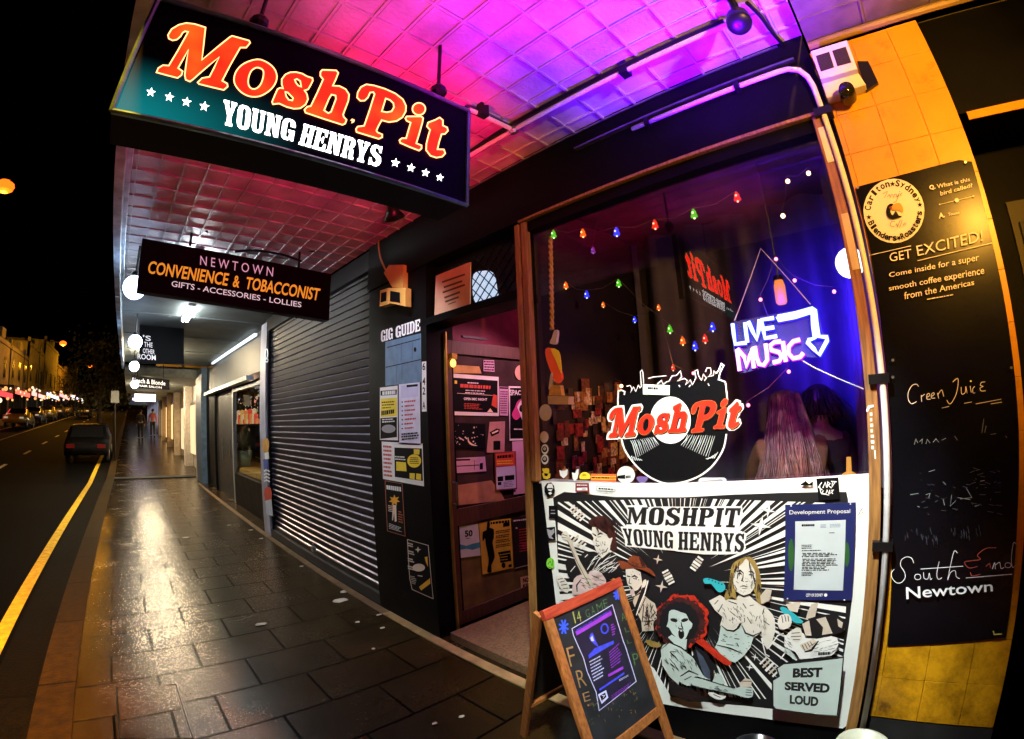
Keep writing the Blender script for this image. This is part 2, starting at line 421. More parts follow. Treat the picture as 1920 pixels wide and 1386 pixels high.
tag(mb.build('lane_dashes', M('white_road_paint', (.5, .45, .3), .6, noise=.3)), kind='structure')
strip('far_yellow_line', YEL, -9.9, -9.75, 5, 120, -.124, .004)
strip('parking_line', M('white_road_paint', (.5, .45, .3)), -7.75, -7.65, 20, 120, -.124, .004)
# the step where the footpath changes level, and an uneven lid in the paving
tag(box('paving_step', M('step_stone', (.003, .003, .003), .9, noise=.3), None, -.52, 2.05, 15.6, 16.1, .002, .03), kind='structure')
o = thing('access_cover', 'rectangular dark steel framed access cover set into the footpath pavers', 'access cover', (-.05, 2.7, 0))
lid = [at(x, y, 2, .004) for x, y in ((218, 1290), (330, 1285), (362, 1386), (225, 1386))]
o.location = lid[0]
MB().prism(lid, (0, 0, .006)).build('lid', PAVER, o)
MB().tube([p+Vector((0, 0, .004)) for p in lid], .006, 6, True).build('rim', BLKMET, o)
# pebbled threshold of the entrance
PEB = M('pebble_threshold', (.16, .09, .04), .7, noise=.5, scale=60, bump=1, bscale=70)
tag(box('entrance_threshold', PEB, None, 1.93, 3.0, 1.80, 2.60, -.05, .06), kind='structure')
tag(box('building_line_strip', M('sandstone_edge', (.30, .2, .08), .6, noise=.35, scale=12), None, 1.80, 1.875, -5, 3.35, .002, .012), kind='structure')
tag(box('building_line_trim', M('worn_edge', (.12, .07, .03), .6, noise=.5, scale=9), None, 1.80, 1.875, 3.36, 14, .002, .010), kind='structure')

# ------------------------------------------------------------------ bar building
D = 1.88
bar = thing('bar_building', 'black painted bar shopfront with big window, open doorway and purple lit awning', 'building', (D, 1.2, 0))
# awning ceiling of pressed metal tiles
TILE = M('pressed_metal_paint', (.42, .42, .44), .42, noise=.3, scale=5, bump=.45, bscale=55)
mb = MB().box(-.2, 1.875, -.02, 5.9, CEIL, CEIL+.06)
y = .08
while y < 5.9:
    mb.box(-.19, 1.87, y-.005, y+.005, CEIL-.010, CEIL+.001); mb.box(-.19, 1.87, y+.012, y+.017, CEIL-.004, CEIL+.001); y += .1955
x = -.14
while x < 1.87:
    mb.box(x-.005, x+.005, -.019, 5.89, CEIL-.0105, CEIL+.001); mb.box(x+.012, x+.017, -.019, 5.89, CEIL-.0045, CEIL+.001); x += .147
mb.build('awning_ceiling', TILE, bar)
MB().box(-.26, -.202, -.02, 5.9, CEIL-.12, CEIL+.35).box(-.20, -.17, -.02, 5.9, CEIL-.05, CEIL-.002).build('awning_fascia', M('blue_white_fascia', (.5, .6, .68), .5, noise=.45, scale=6, bump=.4), bar)
# header above window and door, pillar, risers
WT, WB, WL, WR = 2.69, 1.262, 1.655, 0.035      # window head, sill, left and right jamb
mb = MB()
mb.box(1.86, 2.06, -.018, 3.52, 2.74, 3.149)          # header over window and doorway
mb.box(1.87, 2.06, 1.76, 2.66, 2.285, 2.335)          # door head beam
mb.build('header_fascia', BLACK, bar)
mb = MB().box(1.88, 2.12, 2.662, 3.52, 0, 2.738)
mb.build('pillar', BLACK, bar)
box('stall_riser', BLACK, bar, 1.875, 2.0, -.018, 1.70, 0, 1.25)
# timber window frame
mb = MB()
mb.box(1.85, 1.93, 1.702, 1.738, 0.05, 2.72)
mb.box(1.852, 1.893, 1.650, 1.690, 1.262, 2.72)
mb.box(1.866, 1.893, 1.690, 1.702, 1.262, 2.72)
mb.build('window_post', AMBERWOOD, bar, bevel=.004)
MB().box(1.842, 1.93, .03, 1.70, 2.722, 2.739).build('window_head', AMBERWOOD, bar, bevel=.003)
MB().box(1.868, 1.93, .063, 1.649, 2.66, 2.721).build('window_head_rebate', BLACK, bar)
MB().box(1.845, 1.90, .018, .062, .02, 2.721).build('window_jamb', AMBERWOOD, bar, bevel=.004)
sill = box('window_sill', M('sill_paint', (.5, .5, .5), .5, noise=.2), bar, 1.872, 1.99, .064, 1.649, 1.2505, 1.2615)
GLASS = glass('window_glass')
MB().add([(1.905, .05, 1.262), (1.905, 1.66, 1.262), (1.905, 1.66, 2.68), (1.905, .05, 2.68)], [(0, 1, 2, 3)]).build('window_pane', GLASS, bar)
# white metal strips on the right jamb
MB().box(1.842, 1.8445, .022, .050, 2.06, 2.28).build('jamb_plate', M('pale_plate', (.6, .5, .3), .5), bar)
MB().box(1.842, 1.8445, .022, .050, 2.50, 2.66).build('jamb_plate', M('white_plate', (.75, .75, .7), .5), bar)
# interior room
RM = M('dark_room_paint', (.018, .014, .014), .7, noise=.4, scale=3)
REDW = M('maroon_wall', (.008, .004, .003), .7, noise=.5, scale=2.5, bump=.3)
mb = MB()
mb.box(5.6, 5.7, -.4, 4.6, 0, 3.1)
mb.box(2.07, 5.6, 1.78, 1.84, 0, 3.0)
mb.box(2.07, 5.6, -.5, -.4, 0, 3.1)
mb.build('interior_wall', REDW, bar)
box('interior_ceiling', RM, bar, 2.07, 5.7, -.5, 4.6, 3.0, 3.1)
box('interior_floor', RM, bar, 2.0, 5.7, -.5, 4.6, -.06, .0)
box('passage_wall', M('plum_wall', (.30, .05, .10), .6, noise=.3, bump=.2), bar, 2.13, 5.6, 2.9, 2.96, 0, 3.0)
box('bulkhead', RM, bar, 3.3, 5.6, 1.0, 2.89, 2.45, 3.0)
# transom over the doorway with its security mesh
tr = box('transom', BLKMET, bar, 1.98, 2.0, 1.77, 2.655, 2.34, 2.735)
mb = MB()
for i in range(-6, 10):
    for sgn in (1, -1):
        a = Vector((1.975, 1.80+i*.085, 2.36)); b = Vector((1.975, 1.80+i*.085+sgn*.36, 2.70))
        pts = [p for p in [a+(b-a)*t/12 for t in range(13)] if 1.79 < p.y < 2.645]
        if len(pts) > 1: mb.bar(pts[0], pts[-1], .005, .006)
mb.build('security_mesh', BLKMET, bar)
GLO = M('mesh_reflection', (.3, .35, .45), .4, emit=(.55, .75, 1.0), es=1.1, noise=.5, scale=12)  # light reflected off the mesh, painted as a glowing patch
MB().prism([at(x, y, 0, 1.979) for x, y in smooth([(888, 515), (905, 508), (925, 512), (932, 540), (935, 575), (910, 572), (892, 568), (886, 545)], 3)], (.0008, 0, 0)).build('lit_pane', GLO, tr)  # glowing patch for the reflection on the mesh
# door, swung open into the passage
DY = 2.66
DOORF = wood('door_timber', (.035, .014, .01), (.09, .035, .02))
leaf = thing('door_leaf', None, None, (2.05, DY, .05)); leaf.parent = bar; leaf.location = Vector((2.05, DY, .05))-bar.location
mb = MB()
mb.box(2.05, 2.105, DY, DY+.045, .05, 2.2); mb.box(2.90, 2.96, DY, DY+.045, .05, 2.2)
mb.box(2.105, 2.90, DY, DY+.045, .05, .16); mb.box(2.105, 2.90, DY, DY+.045, .83, .955); mb.box(2.105, 2.90, DY, DY+.045, 2.10, 2.2)
mb.build('stile', DOORF, leaf, bevel=.003)
PANE = M('door_pane', (.05, .03, .03), .25, noise=.4, scale=5)
box('door_panel', PANE, leaf, 2.10, 2.905, DY+.02, DY+.028, .955, 2.10)
box('door_panel', M('kick_panel', (.14, .10, .03), .6, noise=.4, scale=8), leaf, 2.10, 2.905, DY+.02, DY+.028, .16, .83)
MB().tube([(2.075, DY-.004, 1.0), (2.075, DY-.05, 1.0), (2.075, DY-.05, 1.16), (2.075, DY-.004, 1.16)], .008, 6).build('handle', STEEL, leaf)
MB().box(2.035, 2.049, DY-.02, DY+.03, .02, 2.25).build('door_stop', M('brass_edge', (.5, .3, .06), .35, .7, noise=.2), bar)
MB().box(2.13, 2.16, DY+.05, 2.89, 2.21, 2.25).box(2.2, 2.45, DY-.02, DY, 2.225, 2.245).build('door_closer', BLKMET, bar)
lamp('passage_lamp', 'POINT', (3.3, 2.2, 2.6), (1.0, .12, .35), 8, size=.1)
lamp('door_glow', 'SPOT', (2.9, 1.95, 2.6), (1.0, .42, .55), 105, (2.5, 2.66, 1.4), .05, 95, .8)
lamp('interior_amber', 'SPOT', (2.75, 1.15, 2.0), (1.0, .36, .06), 14, (2.55, 1.78, 1.3), .06, 105, .8)
lamp('interior_red', 'POINT', (5.0, 2.2, 1.6), (1.0, .12, .12), 2, size=.12)
lamp('table_amber', 'POINT', (2.25, .36, 1.36), (1.0, .35, .03), 1.1, size=.04)

# ------------------------------------------------------------------ corner pilaster of the juice bar next door
juice = thing('juice_bar_building', 'yellow tiled pilaster of the dark juice bar right of the music bar', 'building', (1.9, -1, 0))
YT = M('yellow_tiles', (.68, .32, .006), .38, noise=.10, scale=4, bump=.15, bscale=20)
n_ = YT.node_tree.nodes; l_ = YT.node_tree.links; b_ = n_['Principled BSDF']; src_ = b_.inputs['Base Color'].links[0].from_socket
g_ = n_.new('ShaderNodeTexNoise'); g_.inputs['Scale'].default_value = 7; g_.inputs['Detail'].default_value = 10; g_.inputs['Roughness'].default_value = .75
tc_ = n_.new('ShaderNodeTexCoord'); l_.new(tc_.outputs['Object'], g_.inputs['Vector'])
sz_ = n_.new('ShaderNodeSeparateXYZ'); l_.new(tc_.outputs['Object'], sz_.inputs[0])
mz_ = n_.new('ShaderNodeMapRange'); mz_.inputs[1].default_value = 1.0; mz_.inputs[2].default_value = .35; mz_.inputs[3].default_value = 0; mz_.inputs[4].default_value = .22; l_.new(sz_.outputs['Z'], mz_.inputs[0])
ad_ = n_.new('ShaderNodeMath'); l_.new(g_.outputs['Fac'], ad_.inputs[0]); l_.new(mz_.outputs[0], ad_.inputs[1])
rp_ = n_.new('ShaderNodeValToRGB'); rp_.color_ramp.elements[0].position = .56; rp_.color_ramp.elements[0].color = (1, 1, 1, 1); rp_.color_ramp.elements[1].position = .92; rp_.color_ramp.elements[1].color = (.10, .06, .03, 1)
l_.new(ad_.outputs[0], rp_.inputs['Fac'])
mx_ = n_.new('ShaderNodeMix'); mx_.data_type = 'RGBA'; mx_.blend_type = 'MULTIPLY'; mx_.inputs[0].default_value = 1; l_.new(src_, mx_.inputs[6]); l_.new(rp_.outputs['Color'], mx_.inputs[7]); l_.new(mx_.outputs[2], b_.inputs['Base Color'])
GRT = M('dirty_grout', (.16, .10, .05), .8, noise=.4)
mb = MB().box(1.893, 2.3, -.508, -.022, .34, 3.06)
mb.build('pilaster_core', GRT, juice)
mb = MB(); nr = 0
z = .345
while z < 3.05:
    z1 = min(z+.182, 3.055); ys = [-.508, -.372, -.208, -.044, -.022]
    for a, b in zip(ys[:-1], ys[1:]):
        mb.box(1.88+random.uniform(0, .0015), 1.8935, a+.0006, b-.0006, z+.0006, z1-.0006)
    z = z1; nr += 1
mb.build('wall_tiles', YT, juice, bevel=.0012)
box('plinth', M('black_base', (.012, .012, .012), .6, noise=.3), juice, 1.885, 2.3, -.512, -.019, 0, .338)
BROWN = M('brown_ceiling', (.16, .12, .09), .6, noise=.3, bump=.3)
mb = MB().box(-.2, 1.9, -4, -.03, 3.1, 3.16)
for i in range(12): mb.box(-.2, 1.9, -.3-i*.3, -.29-i*.3, 3.094, 3.101)
for i in range(7): mb.box(-.1+i*.3, -.09+i*.3, -4, -.03, 3.0935, 3.101)
mb.build('awning_ceiling', BROWN, juice)
MB().tube([(1.86, -4, 3.075), (1.86, -.03, 3.075)], .018, 8).build('cornice', M('gold_cornice', (.3, .2, .08), .4), juice)
mb = MB().box(2.32, 2.4, -4, -.515, 0, 2.6).box(1.95, 2.4, -4, -.515, 2.62, 3.09)
mb.build('recess_wall', BLACK, juice)
MB().box(1.944, 1.95, -4, -.56, 2.585, 2.62).build('head_trim', YT, juice)
box('lit_panel', M('olive_panel', (.06, .05, .015), .6, noise=.5, scale=4), juice, 2.30, 2.319, -1.6, -.7, 1.75, 2.35)
mb = MB().box(2.27, 2.3, -.76, -.73, 2.1, 2.25).box(2.25, 2.3, -.75, -.735, 1.95, 2.06)
mb.build('bracket', BLKMET, juice)

# ------------------------------------------------------------------ tobacconist: roller shutter and pale pilaster
tob = thing('tobacconist_building', 'closed tobacconist shop with dark steel roller shutter beside the gig guide pillar', 'building', (1.95, 5.2, 0))
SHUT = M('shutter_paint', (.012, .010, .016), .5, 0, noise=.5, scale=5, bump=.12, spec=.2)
LIP = M('shutter_lip_highlight', (.36, .33, .42), .38, .7, noise=.3, scale=7)  # pale lips on dark slats paint the bright highlight lines
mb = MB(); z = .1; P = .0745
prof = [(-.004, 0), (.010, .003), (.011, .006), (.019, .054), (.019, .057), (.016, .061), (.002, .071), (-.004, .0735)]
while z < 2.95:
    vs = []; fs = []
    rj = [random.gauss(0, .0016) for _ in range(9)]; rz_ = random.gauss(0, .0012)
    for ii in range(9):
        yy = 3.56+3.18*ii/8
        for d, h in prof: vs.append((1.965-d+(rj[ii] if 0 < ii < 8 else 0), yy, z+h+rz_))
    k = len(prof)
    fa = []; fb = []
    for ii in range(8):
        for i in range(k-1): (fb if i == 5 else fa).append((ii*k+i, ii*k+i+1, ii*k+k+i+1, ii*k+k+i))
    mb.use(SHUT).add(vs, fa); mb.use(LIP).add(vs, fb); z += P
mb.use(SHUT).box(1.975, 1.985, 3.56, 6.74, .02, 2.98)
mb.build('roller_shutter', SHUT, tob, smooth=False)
box('shutter_rail', BLKMET, tob, 1.915, 1.99, 3.525, 3.57, 0, 2.98)
box('shutter_rail', BLKMET, tob, 1.915, 1.99, 6.735, 6.78, 0, 2.98)
box('bottom_rail', BLKMET, tob, 1.935, 1.975, 3.572, 6.733, .101, .155)
MB().tube([(1.925, 5.1, .20), (1.915, 5.1, .235), (1.915, 5.14, .235), (1.925, 5.14, .20)], .005, 6).box(1.90, 1.932, 5.085, 5.155, .145, .20).build('padlock', STEEL, tob)
MB().box(1.90, 2.2, 3.53, 6.9, 2.96, 3.149).build('shutter_housing', BLKMET, tob)
box('threshold', M('dark_step', (.02, .02, .02), .6), tob, 1.9, 1.99, 3.53, 6.78, 0, .1)
box('pale_pilaster', M('grey_violet_paint', (.34, .34, .42), .5, noise=.3, scale=3), tob, 1.89, 2.2, 6.785, 7.1, 0, 3.10)
# smooth sheet ceiling over the tobacconist and the shop beyond
ceil2 = M('fibro_sheet', (.16, .18, .17), .6, noise=.3, scale=3, bump=.15)
mb = MB().box(-.2, 2.2, 5.905, 13.6, 3.2, 3.26)
for yy in (7.4, 9.2, 11): mb.box(-.19, 2.1, yy, yy+.03, 3.19, 3.201)
mb.build('awning_ceiling', ceil2, tob)
MB().box(-.26, -.202, 5.905, 13.6, 3.02, 3.5).build('awning_fascia', M('blue_white_fascia', (.3, .38, .45)), tob)

# ------------------------------------------------------------------ plant shop with the lit window
shop = thing('plant_shop_building', 'dark shopfront with slanted white light strip and potted plant window', 'building', (2.1, 10, 0))
mb = MB().box(2.1, 2.4, 7.12, 13.8, 2.5, 3.19)
mb.build('sign_fascia', M('dim_blue_fascia', (.010, .018, .030), .5, noise=.6, scale=2), shop)
LS = glow('strip_light_white', (.85, .95, 1), 1.7)
MB().bar((2.02, 7.95, 3.12), (2.02, 12.4, 3.14), .05, .045).build('light_strip', LS, shop)
MB().box(1.96, 2.1, 8.3, 13.4, 2.38, 2.46).build('ledge', M('pale_blue_ledge', (.35, .42, .5), .4, noise=.2), shop)
box('stall_riser', BLACK, shop, 2.1, 2.25, 7.12, 10.1, 0, .62)
MB().box(2.09, 2.16, 7.12, 7.18, .6, 2.38).box(2.09, 2.16, 10.05, 10.16, .0, 2.38).box(2.09, 2.16, 7.18, 10.05, 2.28, 2.34).build('window_frame', M('grey_frame', (.25, .27, .28), .4, .5), shop)
MB().add([(2.13, 7.15, .62), (2.13, 10.08, .62), (2.13, 10.08, 2.3), (2.13, 7.15, 2.3)], [(0, 1, 2, 3)]).build('window_pane', GLASS, shop)
mb = MB().box(3.4, 3.5, 7.0, 13.8, 0, 3.1).box(2.1, 3.4, 13.3, 13.4, 0, 3.1)
mb.build('interior_wall', RM, shop)
box('interior_bench', M('mustard_bench', (.35, .22, .04), .6, noise=.3), shop, 2.26, 3.0, 7.2, 12.0, .55, .70)
box('door', M('dark_door', (.006, .006, .007), .5), shop, 2.16, 2.2, 10.3, 12.4, 0, 2.36)
MB().tube([(2.13, 10.6, .9), (2.13, 10.6, 1.3)], .015, 6).build('door_handle', STEEL, shop)
MB().tube([(2.13, 11.5, .8), (2.13, 11.5, 1.3)], .015, 6).build('door_handle', STEEL, shop)
box('end_wall', BLACK, shop, 2.1, 2.3, 12.4, 13.8, 0, 2.5)
box('blue_pilaster', M('blue_paint', (.05, .09, .16), .5, noise=.3), shop, 1.95, 2.3, 13.82, 14.9, 0, 3.19)
lamp('shop_lamp', 'POINT', (2.65, 10.6, 2.25), (1, .6, .35), 12, size=.08)
tl = thing('tube_light', 'bright white fluorescent tube fitting under the smooth awning ceiling', 'light fitting', (.75, 7.2, 3.15))
MB().box(.70, .80, 6.6, 7.5, 3.165, 3.199).build('housing', M('white_enamel', (.7, .72, .72), .4), tl)
MB().tube([(.72, 6.65, 3.14), (.72, 7.45, 3.14)], .02, 8).tube([(.78, 6.65, 3.14), (.78, 7.45, 3.14)], .02, 8).build('tube', glow('tube_white', (.9, .97, 1), 120), tl)

for (x, y, lab) in ((.50, 4.75, 'added tube light hidden just behind the tobacconist sign'), (.45, 11.2, 'added second tube light farther under the smooth ceiling'), (.6, 18.0, 'added third tube light under the far awning'), (.75, 37.0, 'added distant tube light deep under the awnings'), (.7, 43.5, 'added second last tube light at the end of the awnings'), (.9, 50.0, 'added last tiny tube light at the end of the awnings'), (.6, 26.0, 'added farther tube light under the awnings')):  # tubes added, mostly out of sight, for the bright streak on the footpath
    zz = 3.13 if y < 6 else 3.2 if y < 13 else gz(y)+2.9
    t2 = thing('tube_light', lab, 'light fitting', (x, y, zz))  # one of the added tubes
    MB().box(x-.05, x+.05, y-.5, y+.5, zz-.035, zz-.001).build('housing', M('white_enamel', (.7, .72, .72)), t2)
    MB().tube([(x-.04, y-.45, zz-.065), (x-.04, y+.45, zz-.065)], .026, 8).tube([(x+.04, y-.45, zz-.065), (x+.04, y+.45, zz-.065)], .026, 8).build('tube', glow('tube_white', (.9, .97, 1), 22) if y < 6 else glow('tube_warm', (1, .80, .5), 900), t2)
dl = thing('ceiling_downlight', 'black cone downlight under the dark red ceiling behind the big sign', 'light fitting', tuple(at(737, 398, 2, 3.1)))
p = at(737, 398, 2, 3.08)
MB().lathe([(0, .07), (.03, .07), (.035, .03), (.075, -.05), (.07, -.05), (.03, .025), (0, .03)], p, 16, Matrix.Rotation(R(-20), 3, 'Y')).build('lamp_body', BLKMET, dl, True)
# ------------------------------------------------------------------ far row of shops on this side
def wall_shop(i, y0, y1, x, col, lit, label, aw=3.1):
    z = gz(y0)
    b = thing('shop_building', label, 'building', (x, (y0+y1)/2, z))
    box('wall', M('shop_wall_%s' % 'abc'[i % 3], col, .6, noise=.3), b, x+.3, x+.5, y0, y1, z-.3, z+6)
    n = max(1, int((y1-y0)/3)); w = (y1-y0)/n
    for k in range(n):
        a = y0+k*w
        box('pier', M('shop_pier_%s' % 'abc'[i % 3], [min(1, c*1.6) for c in col], .5, noise=.2), b, x, x+.28, a, a+.45, z-.3, z+aw)
        f = box('shop_window', glow('shop_lit_%s' % 'abc'[i % 3], lit, 2.0 if i else 1.5), b, x+.2, x+.24, a+.5, a+w-.05, z+.6, z+2.3)
        MB().box(x+.19, x+.2, a+.46, a+.5, z+.5, z+2.4).box(x+.19, x+.2, a+.5, a+w-.05, z+2.3, z+2.4).build('frame', BLKMET, f)
    box('awning', M('shop_awning_%s' % 'abc'[i % 3], (.25, .27, .26), .6, noise=.3), b, -.2, x+.3, y0+.01, y1-.01, z+aw, z+aw+.3)
    return b
wall_shop(0, 15.0, 22, 2.0, (.28, .24, .2), (1, .72, .38), 'cream tiled shopfront with warm lit window past the blue pilaster', 3.0)
wall_shop(1, 22.1, 34, 1.9, (.3, .22, .14), (1, .62, .25), 'farther shopfront with warm yellow piers at the end of the footpath', 2.9)
wall_shop(2, 34.1, 60, 1.9, (.2, .2, .22), (.8, .8, 1), 'most distant shopfront on the near side of the street', 2.9)

# ------------------------------------------------------------------ globes under the awning edge
GL = M('globe_glass', (.8, .8, .8), .3, emit=(.50, .68, 1.0), es=18, noise=0)
for (y, r, lab) in ((4.45, .105, 'largest round white globe lamp, half hidden by the tobacconist sign'),
                    (7.5, .105, 'second round white globe lamp under the awning edge'),
                    (10.7, .105, 'third round white globe lamp above the hanging shop board'),
                    (12.6, .10, 'small far white globe lamp beside the hair salon sign')):
    z = 1.6 + y*{4.45: .263, 7.5: .157, 10.7: .11, 12.6: .076}[y]
    x = {4.45: -.035, 7.5: .03, 10.7: .05, 12.6: .09}[y]
    g = thing('globe_lamp', lab, 'lamp', (x, y, z), 'round globe lamps under the awning')
    MB().ball((x, y, z), r, 20).build('globe', GL, g, True)
    MB().tube([(x, y, z+r*.95), (x, y, 3.19)], .012, 6).lathe([(.0, r*.9), (.04, r*.92), (.04, r+.03), (0, r+.03)], (x, y, z), 10).build('stem', BLKMET, g)

# ------------------------------------------------------------------ street on the left
def far_building(y0, y1, h, col, label, aw, litc, les, wins, sign=None, x=-13.2):
    z = gz(y0)-.3
    b = thing('terrace_building', label, 'building', (x, (y0+y1)/2, z))
    mt = M('facade_%02d' % int(y0), col, .8, noise=.45, scale=.6, bump=.3)
    mb = MB().box(x-6, x, y0, y1, z+aw, z+h).box(x-.05, x+.15, y0, y1, z+h-.5, z+h-.3).box(x-.3, x+.0, y0, y0+.4, z, z+h+.5).box(x-6, x-.9, y0, y1, z, z+aw)
    mb.build('wall', mt, b)
    box('parapet', mt, b, x-.4, x+.12, (y0+y1)/2-.8, (y0+y1)/2+.8, z+h, z+h+.9)
    box('awning', M('far_awning', (.08, .05, .03), .7), b, x+.01, x+2.4, y0+.1, y1-.1, z+aw-.35, z+aw-.05)
    f = glow('far_lit_%02d' % int(y0), litc, les)
    n = max(2, int((y1-y0)/3)); w = (y1-y0)/n
    for k in range(n):
        a = y0+k*w
        box('shop_window', f, b, x-.85, x-.8, a+.3, a+w-.25, z+.7, z+aw-.8)
        box('door_pier', BLACK, b, x-.8, x-.1, a-.1, a+.28, z, z+aw-.4)
    for k in range(wins):
        a = y0+(k+.5)*(y1-y0)/wins
        w_ = box('window', M('dark_window', (.01, .01, .012), .15), b, x+.01, x+.03, a-.5, a+.5, z+aw+1, z+aw+2.9)
        MB().box(x+.03, x+.12, a-.6, a+.6, z+aw+.88, z+aw+.98).build('sill', mt, w_)
    rl = random.Random(int(y0))
    for k in range(int((y1-y0)/.9)):
        yy = y0+.5+k*.9
        MB().ball((x+2.5, yy, z+aw-.2+rl.uniform(-.9, .25)), rl.uniform(.08, .2), 8).build('festoon_bulb', glow('festoon_%d' % rl.randrange(4), [(1, .4, .12), (1, .55, .15), (1, .75, .5), (1, .12, .05)][rl.randrange(4)], 1.9), b, True)
    if sign:
        box('sign_box', glow('far_sign_%02d' % int(y0), *sign), b, x+2.41, x+2.5, y0+.6, y1-.6, z+aw-.75, z+aw-.36)
    return b
far_building(36, 48, 8.2, (.26, .17, .09), 'two storey ochre terrace at the far left with red lit shops', 3.6, (1, .10, .03), 1.6, 3, ((1, .05, .06), 2.2))
far_building(48.2, 56, 8.0, (.20, .15, .1), 'dim terrace with orange lit shop beside the ochre one', 3.5, (1, .45, .1), 2.0, 2, ((1, .12, .08), 2.5))
far_building(56.2, 66, 7.6, (.16, .14, .09), 'terrace with yellow lit shopfront in the middle distance', 3.4, (1, .6, .2), 2.2, 3, ((1, .35, .3), 3))
far_building(66.2, 78, 9.0, (.30, .26, .08), 'tall yellowish terrace with white lit shop sign', 3.4, (1, .8, .5), 2.2, 3, ((.75, .8, 1), 3))
far_building(78.2, 92, 10.5, (.38, .34, .10), 'tall yellow green lit terrace with arched parapet far down street', 3.4, (1, .55, .3), 2.2, 3, ((1, .3, .3), 3))
far_building(92.2, 118, 8, (.18, .13, .08), 'distant low terrace where the street disappears', 3.4, (1, .6, .4), 2.0, 4, ((.8, .8, 1), 3))
tag(box('end_of_street', M('night_haze_row', (.05, .04, .03), .9, noise=.4), None, -30, 6, 150, 160, 0, 13), 'dark block of buildings closing the end of the street', 'building')
bpy.data.objects['end_of_street'].name = 'distant_block'

# street lamps
SOD = (1.0, .40, .02)
def street_lamp(x, y, h, arm, label, e):
    z = gz(y)
    s = thing('street_lamp', label, 'street lamp', (x, y, z), 'street lamps on the far kerb')
    MB().tube([(x, y, z), (x, y, z+h-.8), (x+.1*arm, y, z+h-.25), (x+.3*arm, y, z+h), (x+arm, y, z+h)], [.1, .07, .06, .05, .04], 8).build('pole', BLKMET, s)
    MB().box(x+arm-.05, x+arm+.5, y-.13, y+.13, z+h-.02, z+h+.1).build('lamp_head', M('lamp_housing', (.2, .2, .2), .5), s)
    MB().ball((x+arm+.25, y, z+h-.1), .34, 12, (1.2, .8, .8)).build('bulb', glow('sodium_bulb', (1, .13, .006), 3.2), s)
    if y > 0: lamp('sodium_light', 'POINT', (x+arm+.25, y, z+h-.5), SOD, e*.6, None, .15, parent=s)
    else: lamp('sodium_light', 'SPOT', (x+arm+.25, y, z+h-.5), SOD, e, (x+arm+.25, y, z), .15, 115, .7, parent=s)
    return s
street_lamp(-10.35, 19.4, 9.9, 4.2, 'street lamp with glowing orange head above the road', 1100)
street_lamp(-10.35, 58, 8, 2.2, 'distant street lamp among the far shops', 5000)
street_lamp(-10.35, 98, 8, 2.2, 'most distant street lamp down the road', 7000)
street_lamp(-.65, -2.2, 8.6, -1.1, 'street lamp on the near kerb behind the viewer', 19000)

# cars
def car_mesh(col):
    p = thing('parked_car', None, 'car')
    prof = [(-2.1, .35), (-2.12, .72), (-1.95, .86), (-1.45, .93), (-.95, 1.38), (.35, 1.42), (1.05, .98), (1.9, .88), (2.12, .66), (2.1, .35)]
    mb = MB(); k = len(prof); vs = []; fs = []
    for sx, ins in ((-.86, 1), (-.5, 0), (.5, 0), (.86, 1)):
        for y, z in prof: vs.append((sx*(.84 if (z > 1.2) else 1), y, z-(.03 if ins and z > .6 else 0)))
    for j in range(3):
        for i in range(k): fs.append((j*k+i, j*k+(i+1) % k, (j+1)*k+(i+1) % k, (j+1)*k+i))
    fs += [tuple(range(k)), tuple(3*k+i for i in range(k))[::-1]]
    mb.add(vs, fs).build('body', col, p, True)
    mb = MB()
    for s in (-1, 1):
        mb.add([(s*.80, -1.2, .96), (s*.80, .85, .98), (s*.73, .3, 1.34), (s*.73, -.85, 1.32)], [(0, 1, 2, 3)])
    mb.add([(-.66, 1.02, 1.02), (.66, 1.02, 1.02), (.6, .42, 1.405), (-.6, .42, 1.405)], [(0, 1, 2, 3)])
    mb.add([(-.66, -1.45, .96), (.66, -1.45, .96), (.6, -1.0, 1.37), (-.6, -1.0, 1.37)], [(0, 1, 2, 3)])
    for v in range(len(mb.v)):
        a = mb.v[v]; mb.v[v] = (a[0]*1.02, a[1]*1.02, a[2]+.012)
    mb.build('car_window', M('car_glass', (.01, .01, .012), .05), p)
    for s in (-1, 1):
        for y in (-1.35, 1.3):
            w = MB().lathe([(.0, -.1), (.2, -.1), (.31, -.09), (.32, 0), (.31, .09), (.2, .1), (0, .1)], (s*.78, y, .32), 16, Matrix.Rotation(R(90), 3, 'Y')).build('wheel', M('tyre', (.015, .015, .015), .8), p, True)
            MB().lathe([(.0, -.115), (.17, -.112), (.19, -.1), (.19, .1), (.17, .112), (0, .115)], (s*.78, y, .32), 12, Matrix.Rotation(R(90), 3, 'Y')).build('rim', STEEL, w)
        MB().box(s*.6-.16, s*.6+.16, -2.14, -2.09, .62, .76).build('tail_light', M('tail_red', (.07, .004, .004), .3, emit=(1, .03, .02), es=.05, noise=0), p)
        MB().box(s*.6-.16, s*.6+.16, 2.06, 2.13, .6, .72).build('headlight', M('head_lens', (.7, .7, .6), .2, emit=(1, .85, .5), es=.4, noise=0), p)
    return p
def copy_tree(o, parent=None):
    c = o.copy(); COL.objects.link(c); c.parent = parent
    for ch in list(o.children): copy_tree(ch, c)
    return c
YCAR = M('car_paint_yellow', (.45, .32, .05), .3, .2, noise=.05, coat=1)
GCAR = M('car_paint_grey', (.12, .11, .1), .3, .4, noise=.05, coat=1)
cars = [(-8.9, 42, YCAR, 'taxi yellow car parked at the far kerb nearest the red shops'), (-8.9, 48.5, GCAR, 'grey car parked behind the yellow one at the far kerb'),
        (-8.8, 55, YCAR, 'second yellow car farther along the far kerb'), (-8.7, 62, GCAR, 'fourth car of the row at the far kerb'),
        (-8.6, 70, YCAR, 'small distant yellow car before the white shop sign'), (-5.9, 66, GCAR, 'car driving away in the middle of the road')]
protos = {}
